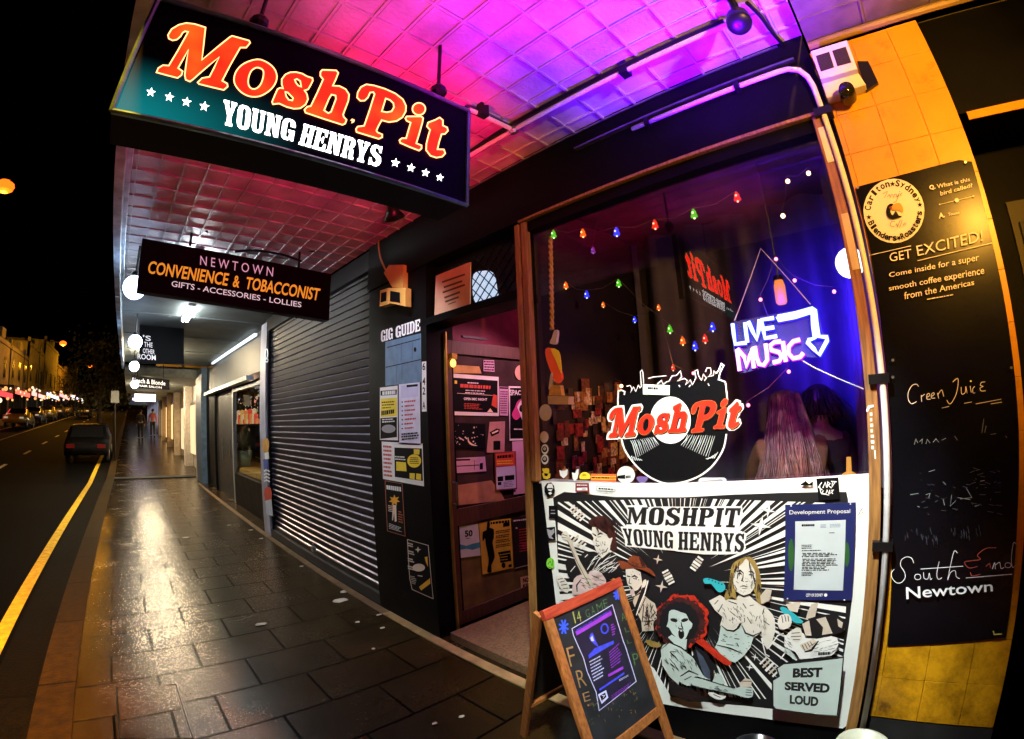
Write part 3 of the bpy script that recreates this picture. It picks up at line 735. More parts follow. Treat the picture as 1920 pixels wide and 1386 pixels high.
for (x, y, mt, lab) in cars:
    if mt not in protos: c = protos[mt] = car_mesh(mt)
    else: c = copy_tree(protos[mt])
    c.location = (x, y, gz(y)-.13); c.rotation_euler = (math.atan(.05), 0, R(180))
    tag(c, lab, 'car', 'cars along the far side of the road')
BCAR = M('car_paint_black', (.004, .004, .005), .45, 0, noise=0, spec=.12)

# street trees
def leafmat(name, c): return M(name, c, .6, noise=.5, scale=3)
def tree(x, y, h, r, label, seed, mat):
    rnd = random.Random(seed); z = gz(y)
    t = thing('street_tree', label, 'tree', (x, y, z))
    mb = MB().tube([(x, y, z-.1), (x+.05, y, z+h*.3), (x, y+.1, z+h*.62)], [.16, .12, .07], 8)
    for i in range(6):
        a = rnd.uniform(0, 6.28); e = Vector((x+math.cos(a)*r*.7, y+math.sin(a)*r*.7, z+h*rnd.uniform(.6, .9)))
        mb.tube([(x, y, z+h*rnd.uniform(.35, .55)), ((x+e.x)/2, (y+e.y)/2, z+h*.6), e], [.06, .04, .015], 5)
    mb.build('trunk', M('bark', (.06, .04, .03), .9, bump=.5), t)
    mb = MB()
    for c in range(24):
        a = rnd.uniform(0, 6.28); q = r*math.sqrt(rnd.random()); cz = z+h*rnd.uniform(.38, .98); sp = rnd.uniform(.3, .6)
        cx, cy = x+math.cos(a)*q*(1-.5*(cz-z-h*.7)/h), y+math.sin(a)*q
        for i in range(80):
            p = Vector((cx+rnd.gauss(0, sp), cy+rnd.gauss(0, sp), cz+rnd.gauss(0, sp*.8))); d = Vector((rnd.gauss(0, 1), rnd.gauss(0, 1), rnd.gauss(0, 1))).normalized()
            u = d.orthogonal().normalized(); v = d.cross(u); s = rnd.uniform(.06, .13)
            mb.add([p-u*s, p+v*s*.6, p+u*s, p-v*s*.6], [(0, 1, 2, 3)])
    mb.build('crown', mat, t)
bcar = car_mesh(BCAR); bcar.location = (-1.75, 22.5, gz(22.5)-.13); bcar.rotation_euler = (math.atan(.05), 0, 0)
tag(bcar, 'black car parked at the near kerb before the dark tree', 'car')
tree(-1.7, 27.5, 5.2, 1.35, 'dark leafy street tree rising behind the black car', 3, leafmat('dark_leaves', (.05, .06, .02)))
tree(-10.9, 88, 7, 2.0, 'small yellow green street tree far down on the left', 5, leafmat('yellow_leaves', (.12, .13, .03)))

# sign posts, poles and people in the distance
for (x, y, h, lab) in ((-.62, 20.5, 2.7, 'thin parking sign post at the near kerb'), (-10.8, 52, 6.5, 'tall dark pole on the far footpath before the red shops')):
    s = thing('sign_post', lab, 'sign post', (x, y, gz(y)))
    MB().tube([(x, y, gz(y)), (x, y, gz(y)+h)], .035, 8).build('pole', BLKMET, s)
    MB().box(x-.16, x+.16, y-.05, y-.035, gz(y)+h-.5, gz(y)+h-.05).build('sign_plate', M('plate_back', (.3, .3, .28), .5), s)

def person(name_label, loc, rz, pose, skin, cloth, legs, hair, scale=1.0, long_hair=None, sleeve=None, arms=None, group=None):
    """one continuous body grown from a skeleton, with clothing and hair as children"""
    p = thing('person', name_label, 'person', loc, group, rz); p.scale = (scale,)*3
    def grow(nm, verts, edges, radii, mat, parent, lvl=2):
        me = bpy.data.meshes.new(nm); me.from_pydata(verts, edges, []); me.materials.append(mat)
        o = bpy.data.objects.new(nm, me); COL.objects.link(o); o.parent = parent
        sk = o.modifiers.new('skin', 'SKIN'); sk.use_smooth_shade = True
        if not me.skin_vertices: 
            bm = bmesh.new(); bm.from_mesh(me); bm.verts.layers.skin.verify(); bm.to_mesh(me); bm.free()
        for i, r in enumerate(radii):
            me.skin_vertices[0].data[i].radius = (r if isinstance(r, tuple) else (r, r))
        me.skin_vertices[0].data[0].use_root = True
        sb = o.modifiers.new('sub', 'SUBSURF'); sb.levels = sb.render_levels = lvl
        return o
    J = pose
    names = [k_ for k_ in J if k_ != 'face']; ix = {n: i for i, n in enumerate(names)}
    links = [('pelvis', 'waist'), ('waist', 'chest'), ('chest', 'neck'), ('neck', 'chin'), ('chin', 'crown')]
    rad = {'pelvis': (.15, .11), 'waist': (.13, .10), 'chest': (.165, .11), 'neck': .052, 'chin': (.068, .08), 'crown': (.07, .085)}
    for s in 'LR':
        links += [('chest', 'sh'+s), ('sh'+s, 'el'+s), ('el'+s, 'wr'+s), ('wr'+s, 'pa'+s), ('pelvis', 'hip'+s), ('hip'+s, 'kn'+s), ('kn'+s, 'an'+s), ('an'+s, 'toe'+s)]
        rad.update({'sh'+s: .062, 'el'+s: .045, 'wr'+s: .03, 'pa'+s: (.036, .018), 'hip'+s: .092, 'kn'+s: .06, 'an'+s: .042, 'toe'+s: (.042, .03)})
        for f in range(5):
            if 'f%d%s' % (f, s) in J:
                links.append(('pa'+s, 'f%d%s' % (f, s))); rad['f%d%s' % (f, s)] = .009
    links = [l for l in links if l[0] in ix and l[1] in ix]
    body = grow('body', [J[n] for n in names], [(ix[a], ix[b]) for a, b in links], [rad[n] for n in names], skin, p)
    def sub(nm, keys, lk, grow_by, mat):
        i2 = {n: i for i, n in enumerate(keys)}
        rr = [tuple(v+grow_by for v in rad[n]) if isinstance(rad[n], tuple) else rad[n]+grow_by for n in keys]
        return grow(nm, [J[n] for n in keys], [(i2[a], i2[b]) for a, b in lk], rr, mat, p)
    tk = ['pelvis', 'waist', 'chest', 'shL', 'elL', 'wrL', 'shR', 'elR', 'wrR']
    sub('jacket', tk, [('pelvis', 'waist'), ('waist', 'chest'), ('chest', 'shL'), ('shL', 'elL'), ('elL', 'wrL'), ('chest', 'shR'), ('shR', 'elR'), ('elR', 'wrR')], .014, cloth)
    if 'hipL' in J:
        lkk = ['pelvis', 'hipL', 'knL', 'anL', 'hipR', 'knR', 'anR']
        sub('trousers', lkk, [('pelvis', 'hipL'), ('hipL', 'knL'), ('knL', 'anL'), ('pelvis', 'hipR'), ('hipR', 'knR'), ('knR', 'anR')], .013, legs)
        for s in 'LR': 
            a = Vector(J['an'+s]); t = Vector(J['toe'+s])
            MBl = MB(); MBl.bar(a+Vector((0, 0, -.03)), t+(t-a)*.3, .085, .07); o = MBl.build('shoe', INK, None); o.parent = p
    c = Vector(J['crown']); ch = Vector(J['chin']); fdir = Vector(J.get('face', (0, 1, 0))).normalized()
    upd = (c-ch).normalized(); side = fdir.cross(upd).normalized()
    hc = (c+ch)/2
    def feat(nm, mat, c_, r_, sz_=(1, 1, 1)):
        o = MB().ball(c_, r_, 8, sz_).build(nm, mat, None, True); o.parent = p; return o
    for s in (-1, 1):
        feat('eye', M('eye_dark', (.08, .06, .05), .4, noise=0), hc+fdir*.088+side*s*.03+upd*.012, .011)
        feat('ear', skin, hc+side*s*.078, .022, (.5, .8, 1.2))
    feat('nose', skin, hc+fdir*.102-upd*.02, .014, (1, 1, 1.5)); feat('mouth', M('lips', (.35, .1, .1), .5), hc+fdir*.09-upd*.055, .018, (1.2, .6, .35))
    hm = MB().use(hair)
    vs = []; n = 16; rows = 7
    hm.ball(hc+upd*.028-fdir*.012, .102, 16, (1, 1.02, 1.0))
    if long_hair:
        # long strands falling from the crown over the back and shoulders
        rr = random.Random(4)
        cl = [(rr.uniform(-2.6, 2.6), rr.uniform(-.03, .05), rr.uniform(-.05, .05), rr.uniform(.8, 1.05)) for _ in range(46)]
        for i in range(long_hair[0]):
            cc = cl[i % 46]; a = cc[0]+rr.gauss(0, .11); o0 = hc+upd*rr.uniform(.02, .1)+(side*math.sin(a)-fdir*math.cos(a))*.085
            out = (side*math.sin(a)-fdir*math.cos(a))
            L = long_hair[1]*cc[3]*rr.uniform(.9, 1.05); sp = .05+cc[1]+rr.uniform(-.015, .015)
            dv_ = Vector((0, -long_hair[2], 0)); pts = [o0, o0+out*.03-Vector((0, 0, L*.25))+dv_*.35, o0+out*(.04+sp*.5)-Vector((0, 0, L*.6))+dv_*.85, o0+out*(.03+sp)+side*(cc[2]+rr.uniform(-.012, .012))-Vector((0, 0, L))+dv_]
            hm.tube(smooth([tuple(q) for q in pts], 3, False), [.001+.0026*math.sin(.3+2.4*j/9) for j in range(10)], 3)
    o = hm.build('hair', None, None, True); o.parent = p
    return p
def stand(step=.12, arm=.05):
    return {'pelvis': (0, 0, .93), 'waist': (0, 0, 1.1), 'chest': (0, .0, 1.35), 'neck': (0, .01, 1.5), 'chin': (0, .03, 1.58), 'crown': (0, .02, 1.7),
            'shL': (-.17, 0, 1.42), 'elL': (-.24, arm, 1.15), 'wrL': (-.24, arm*2+.05, .9), 'paL': (-.24, arm*2+.08, .82), 'f0L': (-.23, arm*2+.1, .74), 'f1L': (-.245, arm*2+.09, .735),
            'shR': (.17, 0, 1.42), 'elR': (.24, -arm, 1.15), 'wrR': (.25, 0, .9), 'paR': (.25, .03, .82), 'f0R': (.24, .05, .74), 'f1R': (.255, .04, .735),
            'hipL': (-.09, 0, .88), 'knL': (-.1, step, .5), 'anL': (-.1, step*.6, .09), 'toeL': (-.1, step*.6+.14, .03),
            'hipR': (.09, 0, .88), 'knR': (.1, -step*.2, .48), 'anR': (.1, -step*1.6, .11), 'toeR': (.1, -step*1.6+.14, .03)}
SKIN = M('skin', (.45, .28, .2), .5, noise=.08)
HAIRD = M('dark_hair', (.02, .014, .01), .5, noise=.3, scale=40)
person('walker in dark jacket and shorts on the far footpath', (.62, 31, gz(31)), 0, stand(), SKIN, M('dark_jacket', (.03, .03, .035), .7), M('black_jeans', (.02, .02, .025), .8), HAIRD)
person('walker in pink top farther along the lit footpath', (1.45, 33, gz(33)), 0, stand(.1), SKIN, M('pink_top', (.5, .15, .18), .7), M('black_jeans', (.02, .02, .025)), HAIRD)

for (y, x0, x1, col, lab) in ((23.0, .15, 1.15, (1, .9, .75), 'lit cream box sign hanging across the footpath past the salon'), (30.5, .1, 1.0, (.6, .5, 1), 'lit violet box sign hanging farther along the footpath'), (40.0, .1, 1.3, (1, .85, .6), 'distant lit warm box sign over the end of the footpath')):
    zz = gz(y)+2.25
    b = thing('lit_box_sign', lab, 'sign', ((x0+x1)/2, y, zz+.2))
    MB().box(x0, x1, y, y+.14, zz, zz+.36).build('sign_box', BLKMET, b)
    MB().box(x0+.02, x1-.02, y-.004, y-.0005, zz+.02, zz+.34).build('lit_face', glow('lit_face_%d' % int(y), col, 5), b)
    for xx in (x0+.1, x1-.1): MB().tube([(xx, y+.07, zz+.35), (xx, y+.07, zz+.7)], .015, 6).build('hanger', BLKMET, b)
# ------------------------------------------------------------------ the big hanging sign
YS = 1.15
sg = thing('hanging_sign', 'big black light box sign with glowing red swash lettering under the purple ceiling', 'sign', (.42, YS, 2.55))
cs = [at(298, -2, 1, YS), at(878, 209, 1, YS), at(874, 386, 1, YS), at(209, 210, 1, YS)]
FACE = M('sign_face', (.001, .001, .0012), .6, noise=0, spec=.04)
n = FACE.node_tree.nodes; l = FACE.node_tree.links; b = n['Principled BSDF']      # teal light on the lower left of the face, painted as a glow
tc = n.new('ShaderNodeTexCoord'); sx = n.new('ShaderNodeSeparateXYZ'); l.new(tc.outputs['Object'], sx.inputs[0])
def mrange(src, a, bb):
    m_ = n.new('ShaderNodeMapRange'); m_.interpolation_type = 'SMOOTHSTEP'; m_.inputs[1].default_value = a; m_.inputs[2].default_value = bb; m_.inputs[3].default_value = 1; m_.inputs[4].default_value = 0
    l.new(src, m_.inputs[0]); return m_.outputs[0]
mm_ = n.new('ShaderNodeMath'); mm_.operation = 'MULTIPLY'; l.new(mrange(sx.outputs['X'], -.62, -.02), mm_.inputs[0]); l.new(mrange(sx.outputs['Z'], -.21, -.02), mm_.inputs[1])
m2 = n.new('ShaderNodeMath'); m2.operation = 'MULTIPLY'; m2.inputs[1].default_value = .5; l.new(mm_.outputs[0], m2.inputs[0])
l.new(m2.outputs[0], b.inputs['Emission Strength']); b.inputs['Emission Color'].default_value = (.01, .55, .60, 1)
MB().prism(cs, (0, .004, 0)).build('sign_face', FACE, sg)
MB().prism([p+Vector((0, .0045, 0)) for p in cs], (0, .155, 0)).build('sign_box', INK, sg)
EDGE = M('sign_edge', (.10, .22, .25), .35, .6, noise=.3, scale=20)
mb = MB()
for i in range(4):
    a, c = cs[i], cs[(i+1) % 4]
    mb.tube([a+Vector((0, -.004, 0)), c+Vector((0, -.004, 0))], .008, 6)
mb.build('sign_rim', EDGE, sg)
for x, y in ((485, 45), (822, 172)):
    mb = MB(); p = at(x, y, 1, YS+.08); mb.tube([(p.x, YS+.08, p.z-.05), (p.x, YS+.08, 3.16)], .008, 6)
    mb.ball((p.x, YS+.08, p.z), .035, 10)
    mb.build('hanger', BLKMET, sg)
REDL = ramp_emit('red_letter_glow', (1.0, .0026, .0008), (1.0, .0125, .0011), 14, 6, lo=.48, hi=.74)
OUTL = glow('cream_outline_glow', (1, .42, .16), 4)
WGL = glow('white_letter_glow', (1, .98, .95), 6)
def Q(v, pts): return [px(v, p) for p in pts]
G_M = Q('A', [(68, 585), (85, 545), (130, 518), (185, 522), (270, 380), (345, 245), (368, 202), (338, 195), (315, 210), (295, 245), (260, 275), (220, 282), (185, 265), (177, 232), (212, 175), (280, 135), (350, 118), (430, 128), (532, 160), (515, 320), (498, 468), (640, 350), (765, 250), (785, 240), (945, 285), (955, 305), (918, 350), (862, 350), (770, 510), (690, 665), (738, 692), (742, 720), (705, 752), (590, 725), (470, 695), (458, 680), (500, 640), (570, 628), (615, 540), (662, 440), (540, 540), (415, 650), (385, 672), (345, 655), (336, 610), (350, 500), (370, 370), (320, 460), (272, 545), (315, 575), (305, 610), (268, 638), (165, 612)])
G_o = Q('A', smooth([(1020, 462), (1110, 488), (1180, 545), (1208, 620), (1190, 695), (1130, 765), (1040, 812), (950, 812), (870, 772), (815, 705), (803, 640), (830, 565), (900, 500)], 3))
G_oh = Q('A', smooth([(1030, 540), (1075, 562), (1082, 612), (1060, 690), (1020, 735), (975, 742), (942, 710), (937, 650), (960, 580), (995, 548)], 3))
G_s = Q('A', [(1290, 605), (1335, 585), (1390, 583), (1450, 598), (1490, 622), (1545, 640), (1548, 665), (1528, 705), (1505, 745), (1470, 757), (1493, 792), (1502, 840), (1480, 890), (1430, 925), (1370, 930), (1300, 912), (1230, 880), (1172, 887), (1163, 865), (1190, 800), (1215, 745), (1240, 732), (1268, 738), (1255, 700), (1255, 650)])
G_s1 = Q('A', [(1378, 655), (1400, 648), (1430, 668), (1440, 722), (1412, 712), (1388, 684)])
G_s2 = Q('A', [(1288, 770), (1310, 775), (1362, 828), (1355, 852), (1320, 846), (1295, 810)])
G_h = Q('A', [(1622, 580), (1640, 562), (1770, 567), (1790, 590), (1765, 655), (1737, 712), (1800, 715), (1860, 745), (1892, 795), (1885, 855), (1835, 985), (1842, 1008), (1868, 1035), (1855, 1070), (1830, 1082), (1660, 1028), (1480, 967), (1470, 940), (1495, 912), (1530, 905), (1595, 770), (1647, 652), (1620, 618)])
G_hh = Q('A', [(1725, 795), (1765, 805), (1768, 838), (1722, 960), (1695, 972), (1655, 945), (1700, 838)])
G_P = Q('B', [(430, 190), (500, 200), (600, 230), (700, 275), (770, 330), (798, 390), (795, 440), (765, 495), (710, 530), (640, 540), (572, 522), (540, 580), (523, 618), (532, 635), (577, 655), (577, 680), (545, 695), (440, 663), (340, 632), (334, 605), (350, 582), (410, 575), (460, 430), (507, 280), (495, 262), (465, 265), (445, 310), (415, 340), (375, 342), (345, 312), (350, 265), (380, 215)])
G_Ph = Q('B', [(610, 320), (650, 335), (682, 365), (687, 402), (665, 440), (620, 450), (573, 440)])
G_i = Q('B', [(805, 488), (940, 487), (957, 503), (950, 545), (920, 650), (893, 737), (942, 757), (942, 785), (920, 804), (830, 770), (745, 732), (738, 708), (760, 690), (800, 690), (820, 620), (842, 545), (805, 528), (793, 505)])
G_d = Q('B', [(918+60*math.cos(t), 418+56*math.sin(t)) for t in [2*math.pi*i/20 for i in range(20)]])
G_t = Q('B', [(1070, 520), (1110, 498), (1140, 522), (1140, 572), (1180, 590), (1187, 620), (1160, 650), (1128, 652), (1105, 725), (1090, 792), (1150, 795), (1162, 830), (1135, 860), (1080, 870), (1025, 852), (985, 800), (988, 740), (1005, 670), (1022, 612), (993, 580), (1003, 545)])
GLYPHS = [(G_M, []), (G_o, [G_oh]), (G_s, [G_s1, G_s2]), (G_h, [G_hh]), (G_P, [G_Ph]), (G_d, []), (G_i, []), (G_t, [])]
ar = Art((0, YS, 2.5), (0, -1, 0), 'p', .002)
for o_, hs in GLYPHS:
    ar.poly(REDL, o_, hs); lay = ar.lay
    for q in [o_]+hs: ar.line(OUTL, q, 2.6, True)
ar.poly(OUTL, Q('B', [(298, 508), (322, 518), (316, 540), (290, 553), (298, 532), (281, 525)]))
ar.build('red_lettering', sg)
ar = Art((0, YS, 2.5), (0, -1, 0), 'A1', .002)
# condensed slab capitals drawn as outlines in a unit cell (x right, y up)
SL = {'Y': [[(0, 1), (.44, 1), (.44, .88), (.38, .88), (.53, .6), (.64, .88), (.58, .88), (.58, 1), (1, 1), (1, .88), (.92, .88), (.68, .4), (.68, .12), (.78, .12), (.78, 0), (.24, 0), (.24, .12), (.34, .12), (.34, .4), (.08, .88), (0, .88)]],
      'O': [[(.3, 0), (.7, 0), (.9, .08), (1, .25), (1, .75), (.9, .92), (.7, 1), (.3, 1), (.1, .92), (0, .75), (0, .25), (.1, .08)], [(.45, .12), (.37, .2), (.37, .8), (.45, .88), (.55, .88), (.63, .8), (.63, .2), (.55, .12)]],
      'U': [[(0, 1), (.46, 1), (.46, .88), (.4, .88), (.4, .22), (.46, .14), (.6, .14), (.66, .22), (.66, .88), (.58, .88), (.58, 1), (1, 1), (1, .88), (.93, .88), (.93, .2), (.8, .04), (.62, 0), (.4, 0), (.2, .05), (.07, .2), (.07, .88), (0, .88)]],
      'N': [[(0, 1), (.42, 1), (.68, .42), (.68, .88), (.6, .88), (.6, 1), (1, 1), (1, .88), (.92, .88), (.92, 0), (.62, 0), (.32, .66), (.32, .12), (.4, .12), (.4, 0), (0, 0), (0, .12), (.08, .12), (.08, .88), (0, .88)]],
      'G': [[(.3, 0), (.6, 0), (.72, .08), (.8, 0), (1, 0), (1, .5), (.52, .5), (.52, .38), (.62, .38), (.62, .2), (.55, .13), (.45, .13), (.38, .2), (.38, .8), (.45, .88), (.55, .88), (.63, .8), (.63, .66), (1, .66), (1, .78), (.88, .94), (.68, 1), (.32, 1), (.1, .92), (0, .76), (0, .24), (.1, .08)]],
      'H': [[(0, 1), (.46, 1), (.46, .88), (.39, .88), (.39, .58), (.61, .58), (.61, .88), (.54, .88), (.54, 1), (1, 1), (1, .88), (.93, .88), (.93, .12), (1, .12), (1, 0), (.54, 0), (.54, .12), (.61, .12), (.61, .44), (.39, .44), (.39, .12), (.46, .12), (.46, 0), (0, 0), (0, .12), (.07, .12), (.07, .88), (0, .88)]],
      'E': [[(0, 1), (.96, 1), (.96, .68), (.8, .68), (.72, .87), (.42, .87), (.42, .57), (.62, .57), (.62, .66), (.74, .66), (.74, .36), (.62, .36), (.62, .45), (.42, .45), (.42, .13), (.74, .13), (.84, .34), (1, .34), (1, 0), (0, 0), (0, .12), (.08, .12), (.08, .88), (0, .88)]],
      'R': [[(0, 1), (.66, 1), (.88, .92), (.96, .76), (.9, .6), (.76, .52), (.9, .42), (.93, .12), (1, .12), (1, 0), (.62, 0), (.59, .36), (.5, .45), (.4, .45), (.4, .12), (.48, .12), (.48, 0), (0, 0), (0, .12), (.08, .12), (.08, .88), (0, .88)], [(.4, .88), (.52, .88), (.6, .8), (.6, .64), (.52, .56), (.4, .56)]],
      'S': [[(.04, 0), (.16, 0), (.24, .06), (.42, 0), (.66, 0), (.9, .1), (1, .28), (.94, .46), (.75, .56), (.48, .65), (.38, .74), (.42, .85), (.55, .88), (.7, .8), (.76, .68), (.92, .68), (.92, 1), (.8, 1), (.74, .95), (.56, 1), (.36, 1), (.12, .92), (.03, .74), (.1, .57), (.3, .47), (.54, .38), (.63, .28), (.58, .16), (.46, .12), (.3, .18), (.2, .34), (.04, .34)]],
      'M': [[(0, 1), (.3, 1), (.5, .45), (.7, 1), (1, 1), (1, .9), (.93, .9), (.93, .1), (1, .1), (1, 0), (.62, 0), (.62, .1), (.70, .1), (.70, .66), (.48, .06), (.42, .06), (.2, .7), (.2, .1), (.27, .1), (.27, 0), (0, 0), (0, .1), (.07, .1), (.07, .9), (0, .9)]],
      'P': [[(0, 1), (.66, 1), (.9, .92), (1, .74), (.9, .55), (.66, .46), (.42, .46), (.42, .12), (.54, .12), (.54, 0), (0, 0), (0, .12), (.08, .12), (.08, .88), (0, .88)], [(.42, .88), (.54, .88), (.64, .8), (.64, .67), (.54, .58), (.42, .58)]],
      'D': [[(0, 1), (.6, 1), (.86, .9), (1, .7), (1, .3), (.86, .1), (.6, 0), (0, 0), (0, .12), (.08, .12), (.08, .88), (0, .88)], [(.42, .88), (.52, .87), (.62, .76), (.62, .24), (.52, .13), (.42, .12)]],
      'I': [[(0, 1), (1, 1), (1, .88), (.82, .88), (.82, .12), (1, .12), (1, 0), (0, 0), (0, .12), (.18, .12), (.18, .88), (0, .88)]],
      'T': [[(0, 1), (1, 1), (1, .62), (.86, .62), (.78, .86), (.66, .86), (.66, .12), (.8, .12), (.8, 0), (.2, 0), (.2, .12), (.34, .12), (.34, .86), (.22, .86), (.14, .62), (0, .62)]],
      'B': [[(0, 1), (.66, 1), (.9, .9), (.94, .72), (.84, .55), (.98, .42), (1, .24), (.9, .08), (.68, 0), (0, 0), (0, .12), (.08, .12), (.08, .88), (0, .88)], [(.4, .88), (.52, .87), (.6, .8), (.6, .66), (.52, .58), (.4, .57)], [(.4, .46), (.54, .45), (.63, .36), (.63, .22), (.54, .13), (.4, .12)]]}
WID = {'I': .5, 'M': 1.35, 'N': 1.12, 'O': 1.0}
def slab(art, mat, s, tl, tr, br, bl, gap=.1, view=None):
    tl, tr, br, bl = map(Vector, (tl, tr, br, bl)); ws = [WID.get(c, 1) if c != ' ' else .35 for c in s]; tot = sum(ws)+gap*(len(s)-1); x = 0
    for c, w in zip(s, ws):
        if c != ' ':
            f = lambda q: ((tl*(1-(x+q[0]*w)/tot)+tr*((x+q[0]*w)/tot))*q[1] + (bl*(1-(x+q[0]*w)/tot)+br*((x+q[0]*w)/tot))*(1-q[1]))
            art.poly(mat, [tuple(f(q)) for q in SL[c][0]], [[tuple(f(q)) for q in h] for h in SL[c][1:]], view=view)
        x += w+gap
slab(ar, WGL, 'YOUNG', (640, 497), (1003, 605), (985, 708), (630, 622))
slab(ar, WGL, 'HENRYS', (1040, 618), (1437, 735), (1420, 838), (1012, 722))
ar.build('white_lettering', sg)
st = Art((0, YS, 2.5), (0, -1, 0), 'A', .002)
for v, c, r in [('A', (15, 773), 46), ('A', (190, 820), 47), ('A', (353, 865), 48), ('A', (521, 908), 50), ('B', (700, 918), 44), ('B', (845, 965), 42), ('B', (980, 1010), 40), ('B', (1113, 1055), 38)]:
    a = Art((0, YS, 2.5), (0, -1, 0), v, .002); a.star(WGL, c, r, 5, .42, -80); a.build('star', sg)

# ------------------------------------------------------------------ tobacconist sign
YT2 = 3.9
ts = thing('tobacconist_sign', 'black hanging sign board of the convenience and tobacconist shop with orange brush lettering', 'sign', (.82, YT2, 2.8))
c4 = [at(267, 447, 1, YT2), at(621, 514, 1, YT2), at(617, 601, 1, YT2), at(256, 545, 1, YT2)]
MB().prism(c4, (0, .10, 0)).build('sign_board', INK, ts)
for x, y in ((357, 455), (560, 500)):
    mb = MB(); p = at(x, y, 1, YT2+.05); mb.tube([(p.x, YT2+.05, p.z-.03), (p.x, YT2+.05, p.z+.16), (p.x+.12, YT2-.05, 3.149)], .013, 6); mb.build('hanger', BLKMET, ts)
mb = MB(); mb.tube(smooth([tuple(at(x, y, 1, YT2+.05)) for x, y in ((440, 472), (480, 470), (530, 478), (565, 490))], 4, False), .012, 6)
mb.build('power_cable', BLKMET, ts)
ar = Art((0, YT2, 2.8), (0, -1, 0), 'Ac', .002)
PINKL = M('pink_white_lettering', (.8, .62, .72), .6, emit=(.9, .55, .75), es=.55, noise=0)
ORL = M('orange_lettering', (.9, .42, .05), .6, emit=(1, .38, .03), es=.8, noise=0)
ar.text(PINKL, 'N E W T O W N', (432, 220), (812, 282), (808, 330), (430, 268))
ar.text(ORL, 'CONVENIENCE', (168, 246), (583, 313), (570, 378), (155, 312), .018)
ar.text(ORL, '&', (608, 322), (640, 327), (632, 388), (598, 382), .018)
ar.text(ORL, 'TOBACCONIST', (675, 330), (1057, 392), (1045, 455), (662, 393), .018)
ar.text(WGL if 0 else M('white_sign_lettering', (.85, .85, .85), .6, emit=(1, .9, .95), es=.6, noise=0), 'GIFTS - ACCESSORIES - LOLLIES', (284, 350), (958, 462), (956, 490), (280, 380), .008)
ar.build('lettering', ts)

# hanging boards farther along
for (y, pts, lab, lines) in (
    (8.4, [(262, 590), (345, 612), (345, 682), (262, 682)], 'dark hanging board with white capitals beside the second globe',
     [("'S", (268, 628), (283, 630), (283, 640), (268, 638)), ('THE', (270, 641), (286, 643), (286, 652), (270, 650)), ('OTHER', (268, 653), (290, 656), (290, 665), (268, 662)), ('ROOM', (258, 663), (292, 666), (292, 676), (258, 673))]),
    (13.2, [(246, 703), (318, 712), (318, 731), (246, 727)], 'black hair salon board with white lettering far along the awning',
     [('Bleach & Blonde', (248, 708), (310, 715), (310, 723), (248, 717)), ('HAIR SALON', (260, 721), (303, 725), (303, 729), (260, 725))])):
    b = thing('hanging_board', lab, 'sign', tuple(at(*pts[0], 1, y)))
    MB().prism([at(*q, 1, y) for q in pts], (0, .06, 0)).build('board', INK, b)
    p = at(pts[0][0]+12, pts[0][1], 1, y); p2 = at(pts[1][0]-12, pts[1][1], 1, y)
    for w_ in (p, p2): MB().tube([(w_.x, y+.03, w_.z-.02), (w_.x, y+.03, 3.2)], .012, 6).build('hanger', BLKMET, b)
    a = Art((0, y, 2), (0, -1, 0), 'p', .003)
    for ln in lines: a.text(M('white_sign_lettering', (.85, .85, .85)), ln[0], *ln[1:], .01)
    a.build('lettering', b)

# ------------------------------------------------------------------ ceiling pipework and fittings
c = thing('ceiling_pipes', 'thin metal pipes crossing on the purple ceiling with a four way junction', 'pipes', (1.56, 1.0, 3.1))
mb = MB(); J0 = at(963, 244, 2, 3.10)
for q in ((1365, 45), (880, 205), (880, 292)): mb.tube([J0, at(*q, 2, 3.10)], .012, 8)
mb.build('pipe', CONDUIT, c)
mb = MB()
for q in ((1365, 45), (880, 205), (880, 292)): mb.tube([J0+Vector((-.022, .01, .02)), at(*q, 2, 3.12)+Vector((-.022, .01, 0))], .014, 6)  # black lines along the pipes, put in for their shadow
for q in ((1172, 135), (905, 212)):
    p = at(*q, 2, 3.10); mb.box(p.x-.025, p.x+.025, p.y-.02, p.y+.02, 3.08, 3.15)
mb.build('cable', BLKMET, c)
MB().ball(J0, .028, 10).build('junction', STEEL, c)
s = thing('ceiling_spotlight', 'black round spotlight on a bracket under the violet ceiling', 'spotlight', tuple(at(1385, 38, 2, 3.0)))
p = at(1385, 38, 2, 3.0)
MB().lathe([(0, .06), (.03, .06), (.045, .03), (.05, -.03), (.042, -.05), (.0, -.045)], p, 18, Matrix.Rotation(R(25), 3, 'Y')).build('lamp_body', BLKMET, s, True)
MB().tube([(p.x, p.y, p.z+.05), (p.x, p.y, 3.15)], .014, 6).bar((p.x-.09, p.y, 3.12), (p.x+.05, p.y, 3.12), .03, .012).build('bracket', BLKMET, s)
c = thing('ceiling_cable', 'thin black cable running from the spotlight to the white floodlight', 'cable', tuple(p))
MB().tube(smooth([tuple(at(x, y, 2, 3.13)) for x, y in ((1400, 5), (1425, 30), (1455, 70), (1488, 103))], 4, False), .009, 6).build('wire', BLKMET, c)
c = thing('conduit', 'white conduit pipe along the header and down beside the yellow pilaster', 'pipe', (1.85, -.02, 1.5))
XC = 1.835
top = [at(x, y, 0, XC) for x, y in ((1185, 242), (1470, 131))]
zc = (top[0].z+top[1].z)/2
pth = [(XC, top[0].y, zc), (XC, .14, zc), (XC, .09, zc-.004), (XC, .045, zc-.03), (XC, .022, zc-.075), (XC, .012, zc-.13), (XC, .002, 2.3), (XC, -.004, 1.6), (XC, -.004, .30)]
MB().tube(pth, .0125, 10).build('pipe', CONDUIT, c, True)
for yy in (.33, .80): box('clip', BLKMET, c, XC-.02, XC+.03, yy-.012, yy+.012, zc-.02, zc+.02)
